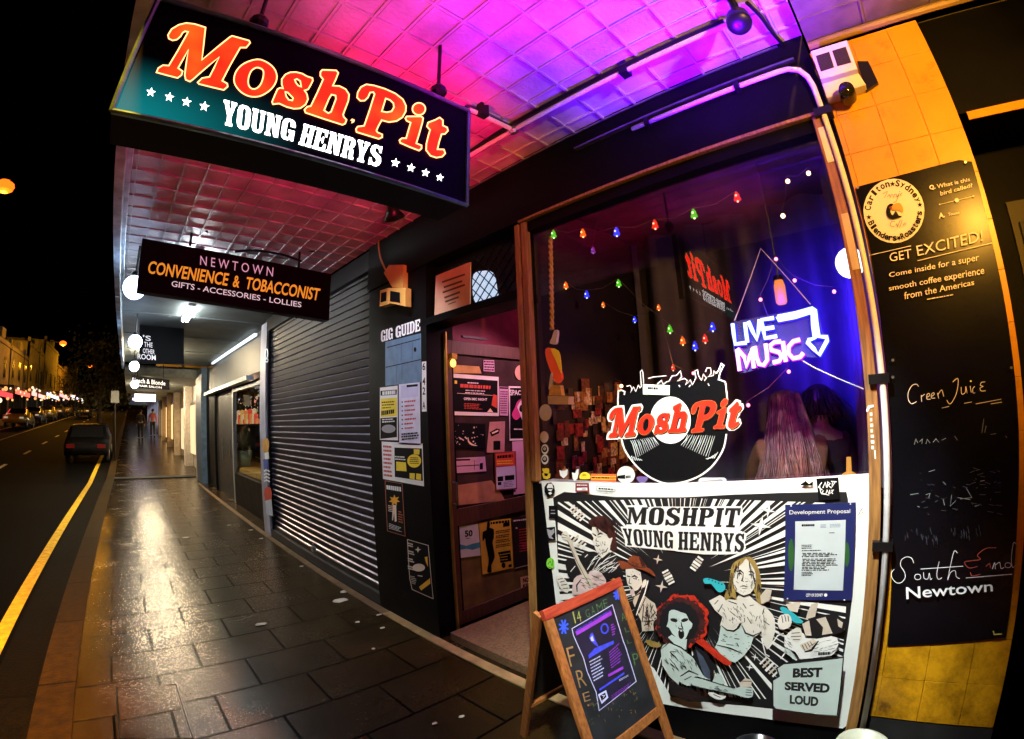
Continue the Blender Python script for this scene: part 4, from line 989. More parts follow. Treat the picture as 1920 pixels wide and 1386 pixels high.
for zz in (2.72, 1.66, 1.07): box('clip', BLKMET, c, XC-.018, XC+.045, -.03, .045, zz-.017, zz+.017)
MB().box(XC-.003, XC+.05, .05, 1.25, zc+.035, zc+.045).box(1.85, 1.857, .10, 2.2, 3.125, 3.135).build('trunking', STEEL, c)

# twin emergency floodlight on the pilaster
f = thing('floodlight', 'white twin lens floodlight unit at the top of the yellow pilaster', 'floodlight', (1.8, -.1, 2.87))
XF = 1.79
fr = [at(*px('L', q), 0, XF) for q in ((248, 352), (680, 220), (805, 560), (368, 690))]
lo = [fr[3], fr[2], at(*px('L', (905, 745)), 0, XF+.03), at(*px('L', (440, 905)), 0, XF+.03)]
MB().prism(fr, (.085, 0, 0)).build('upper_housing', M('white_plastic', (.78, .76, .70), .4, noise=.05), f, bevel=.003)
MB().prism([Vector((XF+.032, p.y, p.z)) for p in lo], (.055, 0, 0)).build('lower_housing', M('white_plastic', (.78, .76, .70)), f, bevel=.003)
a = Art((XF, 0, 2.9), (-1, 0, 0), 'L', .002)
LV = M('dark_louvre', (.03, .02, .015), .5, noise=.6, scale=160)
for q in ([(312, 408), (470, 360), (530, 545), (372, 595)], [(505, 348), (665, 300), (733, 488), (568, 532)]): a.poly(LV, q)
a.build('lens', f)
pc = at(*px('L', (680, 830)), 0, XF)
MB().lathe([(0, -.03), (.030, -.025), (.034, 0), (.034, .05)], pc, 18, Matrix.Rotation(R(90), 3, 'Y')).build('sensor', M('sensor_black', (.01, .01, .01), .12), f, True)
MB().prism([at(*px('L', q), 0, 1.86) for q in ((800, 470), (930, 470), (1050, 720), (900, 820))], (.02, 0, 0)).build('mounting_plate', BLKMET, f)

# amber lit twin flood above the gig guide, with its cable
f = thing('emergency_light', 'twin emergency light with curved cable above the gig guide lettering', 'floodlight', (1.84, 3.0, 2.55))
XA = 1.80
HOUS = M('amber_lit_housing', (.62, .36, .08), .5, noise=.1)  # white housing with the amber light put into its colour
MB().prism([at(*px('Y', q), 0, XA+.03) for q in ((320, 540), (445, 538), (440, 738), (350, 735), (275, 610))], (.045, 0, 0)).build('bracket', HOUS, f)
q4 = [at(*px('Y', q), 0, XA) for q in ((243, 760), (320, 738), (318, 880), (238, 902))]; q5 = [at(*px('Y', q), 0, XA) for q in ((322, 740), (462, 738), (460, 900), (322, 870))]
MB().prism(q4, (.06, 0, 0)).prism(q5, (.055, 0, 0)).build('lamp_body', HOUS, f, bevel=.003)
a = Art((XA, 0, 2.5), (-1, 0, 0), 'Y', .002)
a.poly(INK, [(252, 785), (300, 770), (296, 852), (248, 866)]).poly(INK, [(332, 765), (415, 778), (415, 868), (330, 855)]); a.build('lens', f)
MB().tube(smooth([tuple(at(*px('Y', q), 0, 1.84)) for q in ((228, 320), (232, 400), (250, 490), (285, 570), (305, 610))], 4, False), .008, 6).build('cable', M('amber_cable', (.4, .25, .1), .5), f)

# ------------------------------------------------------------------ gig guide on the pillar
NX = (-1, 0, 0)
def poster(name, label, quad, view, plane=1.88, paper=PAPER, cat='poster', draw=None, group=None, nrm=NX, axis=0, th=.0012):
    pt = (plane, 0, 1) if axis == 0 else (0, plane, 1)
    a = Art(pt, nrm, view, th+.0006)
    a.sheet(paper, quad, th)
    if draw: draw(a)
    return tag(a.build(name), label, cat, group)
a = Art((1.88, 0, 2), NX, 'T', .0015)
slab(a, CHALK, 'GIG', (82, 350), (210, 311), (210, 436), (82, 472), .04)
slab(a, CHALK, 'GUIDE', (242, 304), (508, 218), (508, 348), (242, 428), .04)
tag(a.build('gig_guide_lettering'), 'white GIG GUIDE lettering on the black pillar above the blue board', 'lettering')
BLUEB = M('blue_grey_board', (.10, .19, .30), .55, noise=.2, scale=14)
def d(a):
    for q in ([(150, 530), (510, 435)], [(135, 745), (515, 660)]): a.line(INK, q, 9)
    for q in ([(305, 490), (300, 690)], [(425, 465), (420, 655)], [(255, 730), (250, 900)], [(310, 710), (312, 880)]): a.line(M('faded_blue', (.05, .09, .15), .6), q, 5)
    a.disc(INK, (452, 552), 14, 26)
poster('gig_board', 'blank blue grey board ruled in rows under the GIG GUIDE lettering', [(130, 470), (515, 375), (520, 905), (130, 945)], 'T', paper=BLUEB, cat='board', draw=d)
def d(a):
    for s_, y in zip('642A', (745, 905, 1010, 1165)): a.text(INK, s_, (532, y-50), (562, y-52), (562, y+30), (532, y+32), .02)
poster('number_plate', 'narrow white house number strip reading 642A down the pillar edge', [(525, 685), (572, 680), (576, 1222), (526, 1224)], 'T', draw=d, cat='house number')
YEP = M('yellow_print', (.80, .62, .03), .6, noise=.1); GRP = M('grey_print', (.3, .3, .32), .6); LILAC = M('lilac_paper', (.55, .55, .78), .6, noise=.1)
def d(a):
    a.poly(YEP, [(82, 1085), (255, 1072), (256, 1270), (78, 1285)])
    a.poly(INK, [(78, 1000), (255, 985), (252, 1040), (78, 1052)]); a.rows(PAPER, (92, 1005), (245, 990), (245, 1035), (92, 1048), 1, .9, .05)
    a.rows(INK, (86, 1215), (232, 1195), (232, 1245), (86, 1268), 1, .9, .05)
    a.rows(INK, (90, 1110), (240, 1100), (240, 1190), (90, 1200), 3, .4)
    a.poly(INK, [(76, 1295), (255, 1283), (256, 1500), (76, 1520)]); a.rows(PAPER, (90, 1300), (240, 1290), (240, 1340), (90, 1350), 2)
    a.disc(GRP, (165, 1410), 75, 45)
poster('gig_poster', 'yellow and black gig poster at the upper left of the pillar', [(72, 965), (262, 942), (266, 1535), (72, 1530)], 'T', draw=d, group='posters on the gig guide pillar')
def d(a):
    a.poly(LILAC, [(300, 945), (490, 925), (488, 1060), (300, 1080)]); a.poly(INK, [(360, 935), (480, 925), (480, 950), (360, 962)])
    for i in range(7):
        y = 1120+i*48; a.disc(INK, (313, y), 8); a.rows(M('red_ink', (.5, .03, .03), .6), (335, y-14), (470, y-26), (470, y-4), (335, y+8), 1, .8)
    a.rows(INK, (300, 1455), (490, 1440), (490, 1520), (300, 1540), 3, .6, .1)
poster('gig_poster', 'white gig list with dotted rows at the upper right of the pillar', [(276, 930), (502, 905), (512, 1590), (280, 1580)], 'T', draw=d, group='posters on the gig guide pillar', paper=M('cool_paper', (.66, .68, .85), .6))
def d(a):
    a.rows(M('red_ink', (.5, .03, .03)), (70, 205), (140, 210), (142, 450), (74, 440), 8, .5)
    a.poly(INK, [(152, 228), (350, 235), (358, 470), (155, 440)])
    a.poly(YEP, [(165, 330), (235, 335), (240, 400), (165, 395)]); a.disc(YEP, (295, 325), 50, 48); a.poly(YEP, [(292, 240), (335, 242), (332, 280), (292, 275)])
    a.rows(INK, (262, 295), (330, 298), (330, 350), (262, 348), 4, .5, .1)
    a.poly(YEP, [(262, 412), (300, 415), (298, 460), (262, 452)]).poly(YEP, [(310, 415), (345, 420), (345, 465), (308, 458)])
    a.rows(PAPER, (155, 285), (238, 290), (238, 325), (155, 320), 2, .5)
poster('gig_poster', 'wide white poster with yellow band artwork in the middle of the pillar', [(60, 185), (355, 200), (365, 508), (70, 455)], 'U', draw=d, group='posters on the gig guide pillar')
def d(a):
    a.line(M('red_brown_print', (.4, .12, .05), .6), [(85, 468), (208, 490), (230, 868), (102, 830)], 4, True)
    a.rows(PAPER, (90, 498), (200, 512), (202, 548), (92, 530), 1, .9, .02)
    a.star(M('orange_print', (.8, .4, .03), .6), (152, 610), 42, 7, .5); a.poly(CREAM, [(140, 640), (165, 645), (168, 760), (155, 765), (150, 700), (142, 755), (135, 752)])
    a.rows(CREAM, (105, 640), (150, 650), (150, 700), (108, 690), 4, .5); a.rows(M('red_brown_print', (.4, .12, .05)), (178, 680), (212, 690), (215, 780), (180, 770), 5, .5)
    a.rows(PAPER, (110, 770), (215, 810), (218, 845), (112, 815), 4, .4)
poster('gig_poster', 'narrow black poster with an orange star figure low on the pillar', [(80, 462), (212, 485), (234, 872), (98, 828)], 'U', draw=d, paper=INK, group='posters on the gig guide pillar')
def d(a):
    a.line(CREAM, [(246, 892), (396, 935), (432, 1320), (280, 1252), (262, 1170)], 4, True)
    for i in range(4): a.rows(CREAM, (248, 910+i*55), (298, 925+i*55), (300, 955+i*55), (250, 942+i*55), 2, .6)
    a.disc(CREAM, (328, 1095), 45, 28); a.poly(M('orange_print', (.8, .4, .03)), [(330, 1235), (410, 1170), (412, 1210), (345, 1260)]); a.poly(M('orange_print', (.8, .4, .03)), [(370, 1020), (390, 1015), (395, 1090), (380, 1060)])
    a.star(CREAM, (322, 965), 22, 4, .4); a.rows(CREAM, (265, 1150), (310, 1160), (318, 1225), (275, 1210), 5, .4); a.line(CREAM, [(320, 1152), (355, 1158)], 6)
poster('gig_poster', 'lowest black poster with orange print near the bottom of the pillar', [(242, 888), (398, 932), (435, 1322), (278, 1255), (260, 1170)], 'U', draw=d, paper=INK, group='posters on the gig guide pillar')

# notice on the transom
def d(a):
    for i, (p, q) in enumerate((((780, 690), (978, 622)), ((795, 735), (955, 680)), ((785, 780), (978, 712)), ((800, 825), (935, 775)), ((808, 860), (925, 818)), ((835, 882), (900, 858)))): a.line(M('brown_ink', (.12, .04, .02), .6), [p, q], 16 if i < 5 else 8)
poster('notice', 'pale orange notice with handwritten lines above the doorway', [(725, 635), (1025, 515), (1020, 882), (714, 980)], 'Y', plane=1.955, paper=M('peach_paper', (.72, .42, .26), .6, noise=.12), draw=d, cat='notice', th=.01)

# ------------------------------------------------------------------ bills on the open door
NYD = (0, -1, 0)
def dp(*a_, **k): return poster(*a_, plane=DY+.012, nrm=NYD, axis=1, **k)
REDP = M('red_print', (.6, .06, .03), .6); PNKP = M('pink_paper', (.62, .36, .55), .6, noise=.1); TANP = M('tan_paper', (.42, .2, .11), .7, noise=.25, scale=12); MAGP = M('magenta_print', (.6, .04, .25), .6)
G3 = 'bills pasted on the open door'
def d(a):
    a.poly(INK, [(130, 295), (490, 320), (490, 582), (132, 570)]); a.rows(PAPER, (245, 330), (370, 337), (370, 350), (245, 343), 1, .7)
    a.rows(REDP, (182, 345), (435, 362), (432, 390), (182, 375), 1, .95, .02)
    for y in (392, 412): a.rows(PAPER, (225, y), (395, y+8), (395, y+20), (225, y+12), 1, .6, .1)
    a.line(CREAM, [(160, 422), (450, 440)], 3); a.text(PAPER, 'OPEN MIC NIGHT', (215, 456), (405, 464), (405, 484), (215, 477), .03); a.rows(REDP, (215, 500), (395, 508), (395, 560), (215, 550), 4, .4)
    a.poly(REDP, [(455, 430), (485, 440), (485, 545), (440, 520)]); a.poly(CREAM, [(405, 575), (430, 545), (455, 578)]); a.poly(YEP, [(140, 318), (160, 320), (160, 345), (140, 343)])
dp('door_bill', 'white edged black bill with red heading, largest on the door', [(120, 262), (498, 290), (500, 608), (125, 600)], 'Wd', draw=d, group=G3)
def d(a):
    for i in range(26): a.disc(CREAM if i % 3 else PAPER, (random.uniform(135, 375), random.uniform(680, 850)), random.uniform(2, 7), n=8)
    a.line(CREAM, [(250, 780), (255, 815), (285, 840), (325, 848)], 14, sm=4, taper=True); a.line(CREAM, [(175, 780), (215, 805)], 12, taper=True)
dp('door_bill', 'black starry photo bill below the white edged one', [(125, 660), (390, 672), (392, 878), (135, 868)], 'Wd', draw=d, paper=INK, group=G3)
def d(a):
    a.poly(INK, [(505, 372), (575, 375), (575, 388), (505, 385)]); a.rows(M('plum_ink', (.1, .02, .06), .6), (508, 400), (574, 402), (572, 590), (510, 590), 10, .6, .1)
dp('door_bill', 'narrow pink text bill between the two framed posters', [(503, 368), (577, 372), (575, 605), (508, 602)], 'Wd', draw=d, paper=PNKP, group=G3)
def d(a):
    a.poly(INK, [(590, 380), (735, 380), (735, 790), (592, 792)]); a.text(PAPER, 'SPACE J', (588, 392), (720, 402), (720, 445), (592, 455), .03)
    a.poly(MAGP, [(650, 490), (690, 465), (720, 500), (722, 590), (680, 610), (640, 640), (605, 600), (630, 540)], sm=3); a.poly(PAPER, [(690, 470), (718, 500), (700, 560), (720, 600), (715, 660), (690, 640), (660, 560), (650, 530)], sm=3); a.poly(INK, [(675, 520), (705, 520), (690, 575), (665, 560)], sm=3)
    a.rows(PAPER, (620, 708), (732, 710), (732, 722), (620, 720), 1, .7, .05)
dp('door_bill', 'tall black poster with a pink face at the right of the door', [(580, 365), (742, 368), (742, 802), (588, 808)], 'Wd', draw=d, group=G3)
def d(a):
    a.poly(INK, [(152, 958), (268, 955), (268, 968), (152, 972)]); a.line(INK, [(158, 1015), (340, 1005)], 7); a.line(INK, [(300, 965), (302, 1045)], 4); a.poly(INK, [(345, 990), (370, 988), (370, 1040), (345, 1042)]); a.rows(GRP, (275, 950), (380, 945), (380, 975), (275, 985), 3, .3)
dp('door_bill', 'white landscape leaflet on the left of the door', [(147, 950), (388, 937), (398, 1055), (152, 1072)], 'Wd', draw=d, paper=PNKP, group=G3)
def d(a):
    a.poly(REDP, [(475, 915), (625, 900), (628, 1005), (478, 1015)]); a.rows(INK, (485, 928), (618, 915), (618, 945), (485, 955), 1, .9, .02); a.rows(YEP, (480, 965), (615, 960), (615, 1000), (482, 1005), 2, .4)
    a.poly(M('lilac_paper', (.55, .55, .78)), [(478, 1025), (632, 1010), (640, 1190), (482, 1205)]); a.poly(INK, [(488, 1100), (535, 1095), (535, 1135), (490, 1140)]); a.poly(INK, [(548, 1092), (625, 1085), (625, 1125), (550, 1132)]); a.poly(INK, [(490, 1145), (520, 1142), (520, 1168), (492, 1170)]); a.rows(INK, (535, 1140), (625, 1132), (628, 1180), (540, 1190), 4, .3)
dp('door_bill', 'red headed leaflet standing out in the middle of the door', [(470, 902), (638, 892), (648, 1200), (478, 1215)], 'Wd', draw=d, paper=M('dark_red_paper', (.2, .02, .03), .6), group=G3, th=.012)
dp('door_bill', 'blank mauve sheet at the right edge of the door', [(608, 815), (738, 805), (748, 1228), (622, 1248)], 'Wd', paper=PNKP, group=G3)
def d(a):
    a.poly(INK, [(455, 810), (512, 808), (512, 882), (455, 885)]); a.poly(INK, [(425, 740), (480, 708), (508, 715), (500, 748), (440, 775)]); a.line(CREAM, [(445, 748), (495, 725)], 12)
dp('door_bill', 'pinkish sheet with a black square and a dark blot', [(425, 655), (550, 650), (545, 900), (400, 905)], 'Wd', draw=d, paper=M('mauve_paper', (.45, .22, .22), .7, noise=.2), group=G3)
dp('door_bill', 'torn brown backing paper across the bottom of the upper door pane', [(168, 1168), (440, 1130), (520, 1235), (548, 1290), (172, 1332)], 'Wd', paper=TANP, group=G3)
dp('door_bill', 'ochre paper strip along the top of the door pane', [(122, 190), (340, 205), (360, 262), (122, 258)], 'Wd', paper=M('ochre_paper', (.5, .3, .08), .7, noise=.3), group=G3)
def d(a): a.rows(INK, (378, 155), (462, 158), (465, 245), (378, 240), 4, .6, .05)
dp('door_bill', 'little square sticker with black print at the top of the door', [(376, 152), (462, 155), (465, 248), (376, 242)], 'Wd', draw=d, paper=PNKP, group=G3)
a = Art((0, DY+.012, 1), NYD, 'Wd', .002); a.disc(M('tan_disc', (.6, .36, .26), .6), (680, 255), 50, 62); tag(a.build('round_sticker'), 'pale round sticker at the upper right of the door', 'sticker')
t = thing('wall_lantern', 'tiny glowing amber lantern seen through the top of the door', 'lantern', tuple(at(*px('Wd', (128, 170)), 1, DY-.02)))
p = at(*px('Wd', (128, 178)), 1, DY-.02)
MB().box(p.x-.025, p.x+.025, p.y-.02, p.y+.02, p.z+.03, p.z+.07).build('cap', M('brass_edge', (.5, .3, .06)), t)
MB().ball(p, .022, 10, (1, 1, 1.4)).build('bulb', glow('amber_bulb', (1, .45, .08), 5), t)
def d(a):
    a.text(INK, '50', (135, 238), (200, 232), (200, 285), (138, 292), .04); a.rows(INK, (145, 298), (198, 293), (198, 303), (145, 308), 1, .6)
    a.poly(M('teal_print', (.03, .22, .35), .6, noise=.4), [(98, 350), (150, 362), (200, 345), (262, 332), (262, 375), (200, 395), (150, 385), (102, 395)])
dp('door_bill', 'white and blue bill numbered 50 at the lower left of the door', [(88, 208), (245, 182), (265, 440), (105, 460)], 'X', draw=d, paper=M('blue_white_paper', (.5, .56, .68), .6, noise=.15), group=G3)
def d(a):
    a.poly(INK, [(318, 175), (335, 165), (342, 195), (338, 215), (372, 228), (372, 300), (362, 340), (380, 450), (352, 520), (355, 575), (320, 578), (322, 540), (330, 470), (308, 360), (300, 300), (282, 330), (282, 250), (312, 235)], sm=2)
    a.rows(INK, (345, 168), (500, 150), (500, 172), (345, 190), 1, .9, .02); a.poly(INK, [(448, 178), (502, 170), (502, 200), (448, 210)])
    for i in range(4): a.rows(INK, (385, 240+i*38), (505, 222+i*38), (505, 250+i*38), (385, 268+i*38), 2, .5, .1)
    a.poly(INK, [(405, 415), (508, 398), (510, 440), (515, 485), (425, 500), (420, 450)]); a.rows(YEP, (420, 425), (505, 410), (510, 480), (425, 490), 3, .25); a.disc(INK, (452, 520), 16, 22); a.poly(INK, [(492, 515), (518, 510), (518, 532), (492, 538)])
dp('door_bill', 'yellow bill with a black standing figure on the lower door', [(252, 172), (510, 138), (532, 540), (282, 595)], 'X', draw=d, paper=M('yellow_paper', (.72, .50, .04), .6, noise=.2), group=G3)
def d(a):
    a.rows(PAPER, (530, 150), (680, 130), (680, 150), (530, 170), 1, .6); a.rows(REDP, (575, 220), (690, 205), (690, 400), (580, 420), 9, .35); a.rows(MAGP, (600, 340), (690, 325), (690, 380), (605, 395), 3, .4); a.line(PAPER, [(548, 545), (690, 508)], 4); a.disc(CREAM, (557, 218), 8); a.line(CREAM, [(688, 415), (686, 465)], 6)
dp('door_bill', 'black bill with faint red print at the lower right of the door', [(522, 135), (692, 112), (698, 510), (545, 545)], 'X', draw=d, paper=M('black_paper', (.02, .012, .015), .5), group=G3)
def d(a):
    for s_, y in (('NO CASH', 642), ('KEPT IN', 692), ('TERMINAL', 745)): a.text(INK, s_, (608, y-18), (740, y-38), (740, y-2), (610, y+20), .04)
dp('door_bill', 'peach notice about no cash kept at the bottom corner of the door', [(588, 618), (760, 580), (765, 765), (602, 798)], 'X', draw=d, paper=M('peach_paper', (.72, .42, .26)), group=G3)
# ------------------------------------------------------------------ logo painted on the window
XG = 1.901
lg = thing('window_logo', 'painted broken record logo with red swash lettering on the window glass', 'window logo', (XG, .87, 1.5))
a = Art((XG, 0, 1.5), NX, 'I', .0004)
VIN = M('record_black', (.006, .006, .007), .18, noise=0)
rec = [(215, 400), (290, 395), (320, 400), (370, 385), (425, 340), (440, 180), (470, 190), (470, 320), (600, 340), (660, 330), (760, 290), (810, 300), (900, 310), (1000, 300), (1100, 260), (1190, 215), (1235, 120), (1265, 130), (1215, 250), (1285, 295), (1300, 480), (1300, 820), (1265, 950), (1210, 1060), (1130, 1160), (1020, 1240), (900, 1290), (770, 1315), (660, 1310), (540, 1260), (430, 1180), (340, 1080), (270, 970), (240, 870), (215, 700)]
a.poly(VIN, rec); a.build('record', lg)
a = Art((XG, 0, 1.5), NX, 'I', .0016)
WV = M('white_vinyl', (.82, .82, .80), .5, noise=.04)
a.line(WV, smooth([(1290, 820), (1265, 950), (1210, 1060), (1130, 1160), (1020, 1240), (900, 1290), (770, 1315), (660, 1310), (540, 1260), (430, 1180), (340, 1080), (270, 970), (240, 860)], 3, False), 17)
a.line(WV, [(1300, 490), (1292, 400), (1280, 300), (1212, 275), (1225, 215), (1262, 135), (1240, 118), (1215, 175), (1190, 215)], 15); a.line(WV, [(208, 570), (205, 480), (210, 392), (240, 380), (275, 400), (268, 430)], 15)
for q in ([(290, 345), (325, 335), (345, 365), (330, 410), (360, 350), (385, 395), (410, 330), (425, 360), (440, 345), (430, 200), (445, 180), (455, 200), (462, 315)], [(600, 320), (640, 285), (660, 325), (690, 300), (720, 290), (745, 240), (790, 235), (830, 190), (845, 250), (800, 290), (870, 265), (900, 285), (880, 330), (930, 280), (950, 330), (985, 260), (975, 190), (1000, 180), (1010, 235), (1040, 285), (1060, 225), (1090, 260), (1070, 290)], [(1080, 200), (1095, 160), (1130, 160), (1140, 215), (1105, 250), (1160, 235), (1165, 190), (1190, 215)], [(1105, 315), (1118, 340)], [(815, 330), (825, 350)], [(915, 350), (930, 330)], [(510, 265), (560, 250), (690, 238)]): a.line(WV, q, 9)
a.disc(WV, (730, 682), 204, 236)
HAT = M('groove_white', (.55, .62, .62), .5, noise=.2)
for i in range(13):                      # groove scribbles left and right
    t = i/12; x = 345+t*225; y = 930-t*60; L = 130*(1-.55*t)
    a.line(HAT, [(x-12, y-L*.35), (x+10, y+random.uniform(-15, 15)), (x+45, y+L)], 5+random.random()*4, taper=True)
    x = 1180-t*270; y = 905-t*45; L = 150*(1-.5*t)
    a.line(HAT, [(x-5, y-L*.45), (x-25, y+random.uniform(-20, 20)), (x-75, y+L)], 5+random.random()*4, taper=True)
for i in range(5): a.line(HAT, [(340+i*22, 1040+i*8), (360+i*22, 1085)], 9)
for i in range(5): a.line(HAT, [(1205-i*24, 1000+i*18), (1165-i*20, 1065)], 8)
a.build('white_linework', lg)
# the same swash letters, carried over from the hanging sign by an affine map
src = [px('A', (70, 590)), px('A', (950, 300)), px('B', (1080, 868)), px('B', (430, 190))]
dst = [(128, 850), (402, 566), (1350, 770), (1010, 492)]
def solve(src, dst):
    A = [[0]*3 for _ in range(3)]; B = [[0]*2 for _ in range(3)]
    for s, d in zip(src, dst):
        v = (s[0], s[1], 1)
        for i in range(3):
            for j in range(3): A[i][j] += v[i]*v[j]
            for j in range(2): B[i][j] += v[i]*d[j]
    mi = Matrix(A).inverted(); return [[sum(mi[i][k_]*B[k_][j] for k_ in range(3)) for j in range(2)] for i in range(3)]
def sgn(p): q = at(p[0], p[1], 1, YS); return (q.x, q.z)
T_ = solve([sgn(p) for p in src], dst)
def mp(p): x, z = sgn(p); return (x*T_[0][0]+z*T_[1][0]+T_[2][0], x*T_[0][1]+z*T_[1][1]+T_[2][1])
REDV = M('red_vinyl', (.62, .025, .01), .35, noise=.25, scale=14, coat=.3)
BLKV = M('black_vinyl', (.01, .008, .008), .4, noise=0)
a = Art((XG, 0, 1.5), NX, 'I', .0034)
gl2 = [([mp(p) for p in o_], [[mp(p) for p in h] for h in hs]) for o_, hs in GLYPHS]
for idx in (0, 7): a.line(WV, gl2[idx][0], 44, True)
for o_, hs in gl2: a.poly(BLKV, [(x+9, y+12) for x, y in o_], [[(x+9, y+12) for x, y in h] for h in hs])
for o_, hs in gl2: a.poly(REDV, o_, hs)
for o_, hs in gl2: a.line(M('orange_edge', (.8, .2, .04), .4), o_, 3, True)
a.build('red_lettering', lg)
def sticker(label, fn, view, plane=XG, base=.0006, cat='sticker', name='sticker'):
    a = Art((plane, 0, 1.5), NX, view, base); fn(a); return tag(a.build(name), label, cat)
sticker('small white card taped on the record logo', lambda a: a.poly(M('pale_green_card', (.6, .75, .6), .5), [(455, 320), (725, 335), (722, 432), (455, 425)]).poly(PAPER, [(490, 325), (690, 335), (690, 415), (490, 408)]).rows(INK, (500, 345), (640, 350), (640, 385), (500, 380), 1, .7).rows(GRP, (500, 388), (680, 395), (680, 412), (500, 405), 2, .4), 'I', base=.006)
sticker('large blank pale round sticker low on the left glass edge', lambda a: a.disc(M('pale_blue_sticker', (.62, .74, .76), .5), (105, 710), 54, 72), 'K')
sticker('smaller cream round sticker below the large blank one', lambda a: a.disc(M('cream_sticker', (.75, .72, .62), .5), (94, 922), 37, 50), 'K')
for y, lab in ((1028, 'upper of two little round skull stickers'), (1115, 'lower of two little round skull stickers')):
    sticker(lab, lambda a: a.disc(PAPER, (100, y), 31, 44).disc(INK, (98, y), 22, 26).disc(PAPER, (98, y-4), 12, 13).poly(INK, [(90, y-6), (106, y-6), (102, y+2), (94, y+2)]), 'K')
sticker('yellow figure shaped sticker under the skull stickers', lambda a: a.poly(YEP, [(78, 1190), (95, 1195), (110, 1190), (135, 1195), (138, 1225), (130, 1235), (148, 1240), (145, 1275), (118, 1290), (88, 1280), (75, 1240), (90, 1228), (78, 1210)]).poly(INK, [(92, 1235), (130, 1238), (120, 1262), (98, 1258)]), 'K')
sticker('white cat head sticker at the window foot', lambda a: a.poly(PAPER, [(224, 1205), (245, 1215), (275, 1212), (298, 1200), (294, 1250), (262, 1280), (232, 1255)]), 'K')
sticker('white hand sign sticker at the window foot', lambda a: a.poly(PAPER, [(335, 1230), (362, 1235), (378, 1202), (395, 1200), (385, 1280), (358, 1305), (340, 1280)]), 'K')
sticker('yellow cap shaped sticker at the window foot', lambda a: a.poly(YEP, [(402, 1255), (425, 1228), (465, 1228), (492, 1255), (485, 1285), (405, 1285)], sm=2).rows(INK, (425, 1240), (470, 1240), (470, 1262), (425, 1262), 2, .4), 'K')
sticker('red and yellow strip sticker at the window foot', lambda a: a.poly(M('red_orange_print', (.6, .13, .03), .5), [(497, 1240), (720, 1243), (716, 1312), (498, 1305)]).line(YEP, [(500, 1262), (718, 1265)], 5).line(YEP, [(500, 1285), (718, 1288)], 5).rows(INK, (505, 1266), (712, 1270), (712, 1284), (505, 1282), 1, .6), 'K')
sticker('round white sticker with a crossed black word', lambda a: a.disc(M('pale_grey_sticker', (.62, .66, .62), .5), (802, 1250), 78, 76).poly(INK, [(730, 1258), (795, 1248), (795, 1285), (725, 1282)]).rows(INK, (800, 1255), (865, 1248), (865, 1278), (800, 1282), 1, .8), 'K')
sticker('pale blue rounded sticker at the foot of the record', lambda a: a.poly(M('pale_blue_sticker', (.62, .74, .76)), [(1015, 1270), (1040, 1258), (1270, 1256), (1290, 1275), (1290, 1310), (1012, 1312)]).poly(GRP, [(1040, 1290), (1240, 1270), (1275, 1305), (1030, 1310)]), 'I')
sticker('purple half round sticker beside the white round one', lambda a: a.poly(M('purple_sticker', (.15, .10, .3), .5), [(392, 1250), (500, 1250), (480, 1300), (430, 1312)], sm=3), 'I')

# ------------------------------------------------------------------ neon sign
XN = 2.0
ne = thing('neon_sign', 'glowing blue white LIVE MUSIC neon sign with a bent arrow hanging in the window', 'neon sign', (XN, .4, 1.87))
NB = glow('neon_blue', (.36, .44, 1.0), 5); NP = glow('neon_pink', (1.0, .42, .95), 4.5)
def neon(mat, strokes, nm, r=.0088):
    mb = MB()
    for sxx in strokes: mb.tube([at(*px('J', q), 0, XN) for q in sxx], r, 8)
    m2_ = MB()
    for sxx in strokes: m2_.tube([at(*px('J', q), 0, XN)+Vector((.012, 0, 0)) for q in sxx], .0135, 8)
    m2_.build('glow_halo', glow('halo_blue', (.015, .03, 1), 1.6) if mat == NB else glow('halo_violet', (.55, .02, .9), 1.6), ne, True)  # wider glowing tube put behind each stroke as its halo
    return mb.build(nm, mat, ne, True)
neon(NB, [[(155, 772), (165, 860), (178, 948), (275, 936)], [(262, 762), (272, 850), (284, 935)], [(292, 752), (328, 835), (366, 912), (380, 830), (388, 735)], [(512, 722), (408, 738), (420, 820), (436, 897), (540, 880)], [(422, 818), (515, 803)],
          [(545, 712), (700, 682), (848, 640), (868, 655), (880, 760), (900, 880), (972, 888), (975, 915), (905, 1042), (860, 990), (803, 932), (815, 912), (866, 895), (852, 780), (838, 672), (700, 712), (552, 740), (545, 712)]], 'neon_tube')
neon(NP, [[(192, 995), (205, 1090), (216, 1180)], [(196, 990), (258, 1060), (272, 1145), (305, 1050), (318, 985), (328, 1070), (340, 1155)], [(348, 968), (362, 1060), (385, 1122), (425, 1130), (455, 1085), (450, 1010), (440, 945)], [(572, 925), (520, 930), (482, 958), (490, 1000), (560, 1020), (580, 1060), (560, 1095), (505, 1108)], [(590, 925), (602, 1010), (616, 1100)], [(738, 910), (680, 925), (640, 970), (640, 1030), (680, 1072), (740, 1060), (768, 1025)]], 'neon_tube')
ACR = glass('acrylic', (.94, .95, 1), .12, .05)
DIF = bpy.data.materials.new('lit_acrylic'); DIF.use_nodes = True; n = DIF.node_tree.nodes; l = DIF.node_tree.links; n.remove(n['Principled BSDF'])
tr_ = n.new('ShaderNodeBsdfTransparent'); df_ = n.new('ShaderNodeBsdfDiffuse'); df_.inputs[0].default_value = (.25, .25, .8, 1); mx_ = n.new('ShaderNodeMixShader'); mx_.inputs[0].default_value = .16
l.new(tr_.outputs[0], mx_.inputs[1]); l.new(df_.outputs[0], mx_.inputs[2]); l.new(mx_.outputs[0], n['Material Output'].inputs['Surface'])
